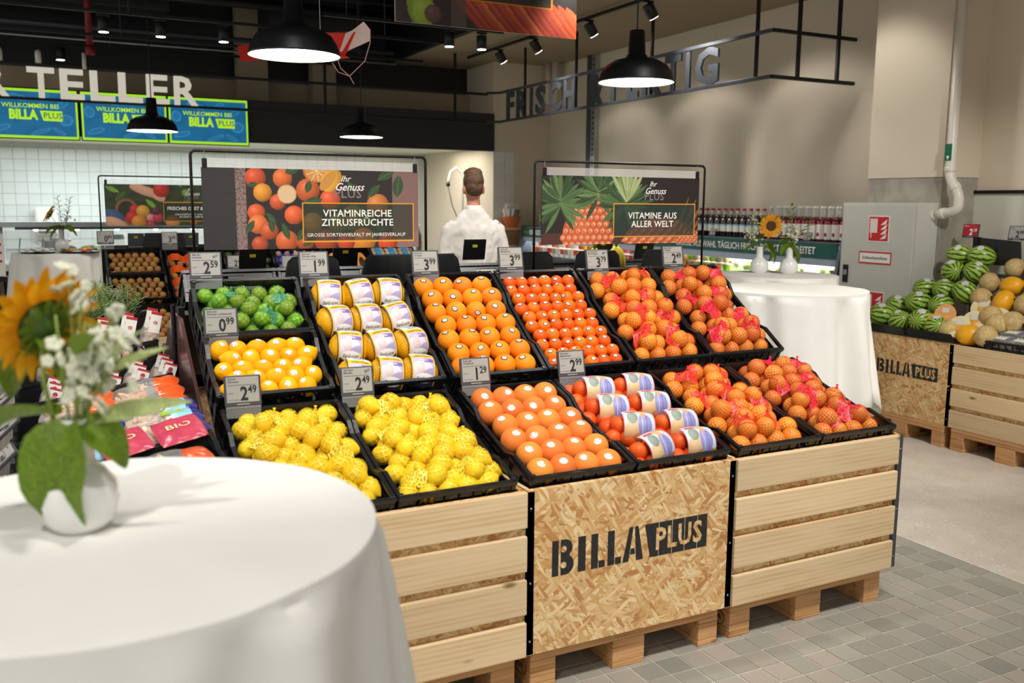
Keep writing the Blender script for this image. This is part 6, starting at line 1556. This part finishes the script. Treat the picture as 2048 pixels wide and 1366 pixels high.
MB().lathe([(.12, .15), (.13, .24), (.08, .32)], 18, caps=False).build('cellophane', 'film', pp, True)
o = thing('price_card', 'small standing card with green and red print on the chiller', 'card', T(2.44, 8.05, 1.271)); MB().box(-.06, .06, -.002, .002, 0, .17).build('card', 'card_white', o).matrix_basis = RX(-.15); MB().box(-.055, .055, -.0032, -.002, .09, .16).build('upper_print', 'card_green', o).matrix_basis = RX(-.15); MB().box(-.055, .055, -.0032, -.002, .01, .07).build('lower_print', 'sign_red', o).matrix_basis = RX(-.15)
# ------------------------------------------------------------------ screens, lettered rails, tracks, services
def screen_paint():
    p = Paint(.87, .51, 116, 68, '#9bd51c'); p.rect(.022, .848, .025, .485, '#0c5c85'); p.put((p.noise(9, 6) > .2) * (p.X > .022) * (p.X < .848) * (p.Z > .025) * (p.Z < .485), '#0a5078', .5)
    for x, z, a, b, g in ((.14, .1, .09, .03, .3), (.5, .07, .1, .022, .35), (.75, .2, .07, .06, 0), (.08, .3, .05, .06, .4), (.72, .36, .07, .03, .5), (.3, .42, .1, .03, -.2), (.55, .43, .06, .03, .6), (.68, .08, .07, .02, -.5)):
        p.ell(x, z, a, b, '#3f8fc0', g, 0, .55); p.ell(x, z, a * .85, b * .75, '#0c5c85', g, 0, .8)
    return p
SP = screen_paint().mesh('display', 'screen')
mat('screen_lime', '#a7d61b', .5, 0, 0, emit='#a7d61b', es=.75); mat('screen_navy', '#0c4a6e', .5, 0, 0, emit='#0c4a6e', es=.6)
for i, x in enumerate((-4.02, -3.115, -2.22)):
    s_ = thing('menu_screen', 'blue menu screen with lime border, ' + ['half out of the recess corner', 'behind the first letters L', 'last of the row beside the dark fascia'][i], 'screen', T(x, 8.375, 2.222))
    MB().box(-.01, .88, 0, .04, -.01, .52).build('housing', 'black_metal', s_); ob('display', SP, s_, T(0, -.001, 0))
    text('screen_text', 'WILLKOMMEN BEI', .066, 'screen_lime', s_, T(.42, -.003, .335), bold=.012, sx=1.0); text('screen_text', 'BILLA', .135, 'screen_lime', s_, T(.345, -.003, .24), bold=.05, sx=.8)
    MB().prism([(.535, .185), (.72, .185), (.72, .29), (.505, .29)], -.0035, -.003).build('screen_mark', 'screen_lime', s_); text('screen_text', 'PLUS', .085, 'screen_navy', s_, T(.628, -.0045, .238), bold=.008)
def fitted(ch, w, h, depth, material, bold=.02):
    me = text_mesh(ch, 1.0, material, bold=bold, ext=.06).copy(); co = np.empty(len(me.vertices) * 3); me.vertices.foreach_get('co', co); co = co.reshape(-1, 3)
    lo, hi = co.min(0), co.max(0); co = (co - lo) / np.maximum(hi - lo, 1e-6) * np.array([w, depth, h]); me.vertices.foreach_set('co', co.ravel()); me.update(); return me
def pray(px, py): return _d + _r * ((px - 1024) / 1841.9) + _u * ((683 - py) / 1841.9)
def hx(px, y): v = pray(px, 175); return CAM.x + (y - CAM.y) * v.x / v.y
def hy(px, x): v = pray(px, 200 - (px - 1020) * .18); return CAM.y + (x - CAM.x) * v.y / v.x
RY_ = 8.06; RX_ = 1.72; Z0, Z1 = 2.60, 2.945
sg = thing('kitchen_letter_sign', 'large white letters on black rails above the kitchen', 'sign', T(0, RY_, 0))
for z in (Z0, Z1): MB().cbox(-7.0, RX_ - .12, -.015, .015, z - .015, z + .015, .003).build('rail', 'black_metal', sg)
for px in (-200, 650, 910): x = hx(px, RY_); MB().box(x - .014, x + .014, -.012, .012, Z0, 3.6).build('hanger', 'black_metal', sg)
for c, a, b in (('R', -38, 18), ('T', 55, 110), ('E', 120, 168), ('L', 180, 229), ('L', 236, 284), ('E', 292, 335), ('R', 347, 394)):
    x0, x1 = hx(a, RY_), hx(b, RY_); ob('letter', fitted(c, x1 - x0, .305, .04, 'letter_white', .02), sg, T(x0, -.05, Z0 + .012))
fs = thing('fresh_letter_sign', 'dark metal letters on black rails along the chiller wall', 'sign', T(RX_, 0, 0))
yb = 3.02
for z in (Z0, Z1 + .015):
    MB().cbox(-.015, .015, yb, RY_ - .12, z - .015, z + .015, .003).build('rail', 'steel_dark', fs); MB().cbox(0, .92, yb - .015, yb + .015, z - .015, z + .015, .003).build('return_rail', 'black_metal', fs)
    MB().add([(-.135, RY_ + .015, z - .015), (-.135, RY_ - .015, z - .015), (-.015, RY_ - .13, z - .015), (.015, RY_ - .12, z - .015)] + [(-.135, RY_ + .015, z + .015), (-.135, RY_ - .015, z + .015), (-.015, RY_ - .13, z + .015), (.015, RY_ - .12, z + .015)],
             [(3, 2, 1, 0), (4, 5, 6, 7), (0, 1, 5, 4), (1, 2, 6, 5), (2, 3, 7, 6), (3, 0, 4, 7)]).build('corner_rail', 'black_metal', fs)
for px in (1050, 1152, 1303, 1513): y = hy(px, RX_); MB().box(-.012, .012, y - .012, y + .012, Z0, 3.42).build('hanger', 'black_metal', fs)
for x in (.28, .72): MB().box(x - .014, x + .014, yb - .012, yb + .012, Z0, 3.42).build('hanger', 'black_metal', fs)
for c, a, b in (('F', 1013, 1027), ('R', 1033, 1052), ('I', 1060, 1064), ('S', 1071, 1090), ('C', 1098, 1122), ('H', 1128, 1150), ('&', 1175, 1204), ('F', 1222, 1243), ('E', 1255, 1277), ('R', 1284, 1322), ('T', 1330, 1362), ('I', 1372, 1380), ('G', 1391, 1437)):
    y0, y1 = hy(a, RX_), hy(b, RX_); ob('letter', fitted(c, y0 - y1, .325, .02, 'steel_dark', .03), fs, T(-.005, y0, Z0 + .015) @ RZ(-PI / 2))
# track rails with spotlights
def track(p0, p1, label, spots, lit=True, aimv=(0, 0, -1)):
    p0, p1 = Vector(p0), Vector(p1); d_ = p1 - p0
    t = thing('light_track', label, 'light track', T(*p0))
    MB().tube([(0, 0, 0), d_], .02, 4).build('rail', 'black_metal', t)
    for k in (.12, .5, .88): q = d_ * k; MB().tube([q, q + Vector((0, 0, (3.42 if p0.x > .8 else 4.1) - (p0 + q).z))], .004, 6).build('suspension', 'steel_dark', t)
    for f_ in spots:
        q = p0 + d_ * f_ - Vector((0, 0, .002))
        s_ = thing('track_spotlight', 'black cylindrical spotlight on the ' + label.split(' ', 1)[1] if False else 'black cylindrical spotlight hanging from the ' + label, 'spotlight', T(*q), 'spotlights on the ' + label)
        MB().box(-.05, .05, -.012, .012, -.035, -.018).build('adapter', 'black_metal', s_); MB().tube([(0, 0, -.035), (0, 0, -.07)], .008, 6).build('arm', 'black_metal', s_)
        bd = MB().lathe([(.047, 0), (.05, .004), (.05, .125), (.042, .13)], 20).build('housing', 'lamp_black', s_, True); bd.matrix_basis = T(0, 0, -.07) @ aim(aimv) @ T(0, 0, -.02)
        ln = MB().lathe([(.001, .1312), (.042, .1312)], 20, caps=False).build('lens', 'spot_glow' if lit else 'lamp_black', bd)
track((-6, 6.6, 3.27), (.5, 6.6, 3.27), 'nearest black track above the kitchen aisle', [(-2.97 + 6) / 6.5, (-2.48 + 6) / 6.5, (-1.91 + 6) / 6.5])
track((-6, 7.5, 3.2), (.5, 7.5, 3.2), 'second black track above the kitchen aisle', [])
track((-6, 8.9, 3.3), (.5, 8.9, 3.3), 'third black track close to the kitchen front', [.3, .42])
track((-1.2, 5.65, 3.25), (.62, 5.65, 3.25), 'short black track before the overhead board', [.68, .87])
track((1.3, 3.6, 3.37), (1.3, 8.0, 3.37), 'black track beside the metal letters', [(4.15 - 3.6) / 4.4, (5.14 - 3.6) / 4.4, (6.27 - 3.6) / 4.4, .8], True, (.55, 0, -.8))
# services under the black ceiling
sv = thing('service_pipes', 'bundle of black and grey service pipes under the black ceiling', 'pipes', T(0, 7, 3.4))
for y, z, r_, m_ in ((1.5, .03, .03, 'steel_dark'), (1.2, .62, .02, 'black_metal'), (.4, .4, .05, 'black_metal'), (.75, .3, .06, 'black_metal'), (-1.5, .5, .03, 'black_metal'), (1.4, -.12, .012, 'steel')): MB().tube([(-8, y, z), (.5, y, z)], r_, 10).build('pipe', m_, sv, True)
for x, z0, z1, w, y in ((-3.3, 0.2, .55, 2.2, 1.35), (-.6, .1, .5, 1.1, 1.3)): 
    o = thing('air_duct', 'black %s air duct under the ceiling' % ('long' if w > 2 else 'short'), 'duct', T(x, 7 + y, 3.4)); MB().cbox(-w / 2, w / 2, -.3, .3, z0, z1, .01).build('duct', 'black_paint', o); MB().box(-w / 2, w / 2, -.305, -.295, z1 - .03, z1).build('flange', 'steel_dark', o)
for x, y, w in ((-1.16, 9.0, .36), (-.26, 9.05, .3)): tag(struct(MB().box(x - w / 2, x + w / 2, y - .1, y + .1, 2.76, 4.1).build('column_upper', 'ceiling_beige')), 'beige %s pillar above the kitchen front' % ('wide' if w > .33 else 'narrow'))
rp_ = thing('sprinkler_pipe', 'dark red vertical sprinkler pipe', 'pipe', T(-3.02, 7.9, 3.05)); MB().tube([(0, 0, 0), (0, 0, 1.0)], .035, 12).build('pipe', 'red_pipe', rp_, True); MB().lathe([(.04, 0), (.05, .02), (.05, .08), (.04, .1)], 12).build('coupling', 'red_pipe', rp_, True); MB().tube([(-.06, 0, .02), (-.06, 0, -.14)], .02, 10).build('nozzle', 'pipe_white', rp_, True)
for k, x in enumerate((-3.85, -3.5)): o = thing('junction_tube', 'short white junction tube on the upper rail', 'fitting', T(x, 8.06, 2.96), 'white junction tubes'); MB().lathe([(.03, 0), (.03, .1), (.02, .13)], 12).build('tube', 'pipe_white', o, True)
wp_ = thing('wall_channel', 'grey perforated steel channel on the chiller wall', 'channel', T(2.72, 7.3, 0)); MB().box(-.03, .03, .0, .12, 0, 3.42).build('web', 'steel_dark', wp_); MB().box(-.035, .03, -.09, -.0, 0, 3.42).build('flange', 'steel', wp_)
for k in range(34): MB().box(-.037, -.034, -.06, -.03, 1.2 + k * .065, 1.225 + k * .065).build('slot', 'black_metal', wp_)
for k, y in enumerate((8.1, 8.28)): o = thing('vertical_pipe', 'beige vertical pipe in the wall corner', 'pipe', T(2.62, y, 2.9), 'beige corner pipes'); MB().tube([(0, 0, 0), (0, 0, .52)], .05, 12).build('pipe', 'wall_beige', o, True)
# pendant lamps
def pendant(x, y, z, label, w=26):
    o = thing('pendant_lamp', label, 'lamp', T(x, y, z))
    prof = [(.2, 0), (.203, .004), (.2, .01), (.188, .05), (.165, .085), (.12, .112), (.07, .124), (.058, .128), (.055, .14), (.047, .145), (.04, .262), (.036, .268)]
    me = MB().lathe(prof + [(.001, .268)], 48, caps=False).build('shade', 'lamp_black', o, True)
    MB().lathe([(.2, .001), (.185, .048), (.162, .08), (.11, .105), (.001, .112)], 48, caps=False).build('inner_reflector', 'letter_white', o, True)
    MB().lathe([(.001, .012), (.185, .012)], 40, caps=False).build('diffuser', 'lamp_glow', o)
    MB().tube([(0, 0, .262), (0, 0, 4.1 - z)], .004, 6).build('cable', 'black_metal', o)
    l = bpy.data.lights.new('pendant_light', 'SPOT'); l.energy = w; l.color = (1, .94, .86); l.spot_size = R(150); l.spot_blend = .5; l.shadow_soft_size = .15
    lo = bpy.data.objects.new('pendant_light', l); COL.objects.link(lo); lo.location = (x, y, z - .01)
pendant(-2.555, 1.36, 2.212, 'black dome pendant lamp in front of the kite', 34); pendant(-.734, 1.352, 2.212, 'black dome pendant lamp before the metal letters', 34)
pendant(-2.72, 5.43, 2.14, 'black dome pendant lamp before the menu screens', 26); pendant(-.836, 5.72, 2.18, 'black dome pendant lamp before the dark fascia', 26)
# kite
kt = thing('kite', 'red and white fabric kite hanging behind the pendant lamp', 'kite', T(-2.1, 2.2, 2.4)); K0 = Vector((-2.1, 2.2, 2.4))
def sail(name, pts, m_, off=0.0): 
    v = [Vector(p) - K0 + Vector((off * .45, off * .88, 0)) for p in pts]; n = len(v); nn = Vector((.0023, .0044, 0))
    MB().add([p - nn for p in v] + [p + nn for p in v], [tuple(range(n)), tuple(range(2 * n - 1, n - 1, -1))] + [(k, k + n, (k + 1) % n + n, (k + 1) % n) for k in range(n)]).build(name, m_, kt)
sail('wing', [(-2.588, 2.45, 2.407), (-2.576, 2.431, 2.327), (-2.533, 2.409, 2.327), (-2.3, 2.28, 2.36), (-2.3, 2.28, 2.44)], 'kite_red'); sail('spine_panel', [(-2.185, 2.257, 2.485), (-2.178, 2.239, 2.402), (-2.134, 2.206, 2.341), (-2.05, 2.16, 2.345), (-2.097, 2.188, 2.38), (-2.06, 2.19, 2.478)], 'kite_red')
sail('wing', [(-2.06, 2.19, 2.478), (-2.097, 2.188, 2.38), (-2.071, 2.179, 2.374), (-2.034, 2.164, 2.395), (-1.944, 2.125, 2.439), (-1.94, 2.133, 2.498), (-1.969, 2.155, 2.541), (-2.028, 2.177, 2.492)], 'kite_white', -.01); sail('keel', [(-2.185, 2.257, 2.475), (-2.03, 2.13, 2.485), (-2.09, 2.13, 2.36), (-2.15, 2.18, 2.38)], 'kite_red', .03)
for pts in ([(-1.944, 2.125, 2.439), (-1.98, 2.12, 2.33), (-2.057, 2.151, 2.25)], [(-2.135, 2.203, 2.319), (-2.11, 2.18, 2.27), (-2.057, 2.151, 2.25)], [(-2.111, 2.19, 2.34), (-2.1, 2.17, 2.29), (-2.057, 2.151, 2.25), (-2.038, 2.134, 2.208)]): MB().tube([Vector(p) - K0 for p in pts], .0025, 5).build('bridle', 'string', kt)
MB().tube([Vector((-2.18, 2.27, 2.47)) - K0, Vector((-2.18, 2.285, 4.09)) - K0], .0018, 5).build('hanging_line', 'steel', kt); MB().tube([Vector((-2.185, 2.25, 2.48)) - K0, Vector((-1.95, 2.13, 2.49)) - K0], .003, 6).build('spar', 'disc_brown', kt)
# ------------------------------------------------------------------ man in a white shirt, seen from behind
MANM = T(-.9, 3.05, 0) @ RZ(R(-14)) @ S(.86, .92, 1.0)
def remesh(o, vox, smooth_it=4, disp=None):
    m = o.modifiers.new('remesh', 'REMESH'); m.mode = 'VOXEL'; m.voxel_size = vox; m.use_smooth_shade = True
    s_ = o.modifiers.new('smooth', 'SMOOTH'); s_.factor = .5; s_.iterations = smooth_it
    if disp:
        tx = bpy.data.textures.new('folds', 'CLOUDS'); tx.noise_scale = disp[0]; tx.noise_depth = 2
        d_ = o.modifiers.new('folds', 'DISPLACE'); d_.texture = tx; d_.strength = disp[1]; d_.mid_level = .5; d_.texture_coords = 'LOCAL'
    return o
man = thing('person', 'person in a white long sleeved shirt seen from behind with short brown hair', 'person', MANM)
b = MB()
def loft(mb, rings, n=20):
    v = []; f = []
    for cx, cy, z, rx, ry in rings: v += [(cx + rx * math.cos(2 * PI * k / n), cy + ry * math.sin(2 * PI * k / n), z) for k in range(n)]
    for i in range(len(rings) - 1): f += [(i * n + k, i * n + (k + 1) % n, (i + 1) * n + (k + 1) % n, (i + 1) * n + k) for k in range(n)]
    f += [tuple(range(n - 1, -1, -1)), tuple(range((len(rings) - 1) * n, len(rings) * n))]; mb.add(v, f)
loft(b, [(0, 0, .86, .16, .11), (0, 0, .95, .17, .115), (0, 0, 1.1, .145, .1), (0, .0, 1.28, .17, .11), (0, 0, 1.4, .175, .1), (0, 0, 1.46, .12, .075), (0, .0, 1.5, .06, .06)])
loft(b, [(0, .0, 1.45, .06, .065), (0, .005, 1.52, .055, .06), (0, .012, 1.6, .055, .06)], 16)
b.ell((0, .02, 1.69), .076, .096, .105, 24, 16); b.ell((0, .045, 1.625), .055, .065, .06, 18, 12)            # skull and jaw
b.ell((0, .118, 1.665), .012, .02, .022, 10, 8)                                                             # nose
for s_ in (-1, 1):
    b.ell((s_ * .080, .008, 1.665), .012, .022, .033, 12, 8)                                                # ears
    b.tube([(s_ * .17, 0, 1.42), (s_ * .2, .0, 1.38), (s_ * .255, -.01, 1.13), (s_ * .235, .06, 1.08), (s_ * .17, .27, 1.06)], [.05, .055, .042, .04, .028], 14)
    b.tube([(s_ * .09, 0, .93), (s_ * .1, .01, .7), (s_ * .1, .015, .5), (s_ * .1, -.01, .3), (s_ * .1, -.02, .08)], [.085, .075, .055, .052, .036], 14)
    h0 = Vector((s_ * .165, .285, 1.055)); b.ell(tuple(h0 + Vector((0, .035, 0))), .036, .048, .016, 14, 8)  # palm
    for k, L in enumerate((.062, .072, .068, .052)):
        x = h0.x + (k - 1.5) * .019; b.tube([(x, h0.y + .06, h0.z), (x, h0.y + .075 + L * .45, h0.z - .004), (x, h0.y + .075 + L, h0.z - .022)], [.0088, .0082, .007], 8)
    b.tube([(h0.x - s_ * .028, h0.y + .02, h0.z), (h0.x - s_ * .05, h0.y + .045, h0.z - .006), (h0.x - s_ * .056, h0.y + .07, h0.z - .014)], [.011, .0095, .008], 8)
body = remesh(b.build('body', 'skin', man), .0065, 3)
for s_ in (-1, 1): MB().ell((s_ * .032, .108, 1.695), .012, .008, .008, 10, 8).build('eye', 'card_white', body, True)
MB().ell((0, .112, 1.625), .022, .006, .006, 12, 6).build('mouth', 'fig', body, True)
sh = MB()
loft(sh, [(0, 0, .9, .19, .13), (0, 0, 1.0, .185, .128), (0, 0, 1.12, .182, .12), (0, .0, 1.28, .195, .125), (0, 0, 1.38, .2, .115), (0, 0, 1.435, .17, .098), (0, .0, 1.47, .145, .094), (0, .0, 1.505, .105, .086), (0, .0, 1.54, .074, .074)], 28)
for s_ in (-1, 1): sh.tube([(s_ * .15, 0, 1.425), (s_ * .2, .0, 1.385), (s_ * .235, -.01, 1.25), (s_ * .265, -.012, 1.12), (s_ * .24, .06, 1.07), (s_ * .18, .25, 1.06)], [.055, .064, .06, .058, .056, .042], 18)
remesh(sh.build('shirt', 'shirt', man), .009, 5, (.09, .022))
MB().lathe([(.082, 1.5), (.07, 1.555), (.066, 1.558), (.064, 1.5)], 28, M=T(0, .004, 0) @ S(1, 1.05, 1)).build('collar', 'shirt', man, True)
tr_ = MB(); loft(tr_, [(0, 0, .84, .18, .125), (0, 0, .98, .178, .12)], 24)
for s_ in (-1, 1): tr_.tube([(s_ * .085, 0, .9), (s_ * .1, .01, .7), (s_ * .1, .015, .5), (s_ * .1, -.01, .3), (s_ * .1, -.02, .06)], [.1, .09, .075, .07, .068], 16)
remesh(tr_.build('trousers', 'trousers', man), .012, 4, (.12, .012))
for s_ in (-1, 1):
    m = MB(); m.ell((s_ * .1, .05, .035), .045, .13, .036, 18, 10); m.ell((s_ * .1, -.02, .06), .042, .05, .05, 14, 8); m.build('shoe', 'shoe', man, True)
    m.v = [(x, y, max(z, .0)) for x, y, z in m.v]
hr = MB(); hr.ell((0, .008, 1.722), .084, .1, .088, 30, 20); hr.ell((0, .02, 1.77), .072, .085, .05, 26, 14); hr.ell((0, -.035, 1.675), .072, .06, .06, 20, 12)
for k in range(30):
    a = random.uniform(0, 6.28); e = random.uniform(.15, 1.4); hr.ell((.07 * math.cos(a) * math.cos(e), .02 + .085 * math.sin(a) * math.cos(e), 1.745 + .062 * math.sin(e)), .024, .024, .014, 10, 6)
hair = remesh(hr.build('hair', 'hair', man), .007, 2, (.03, .01))
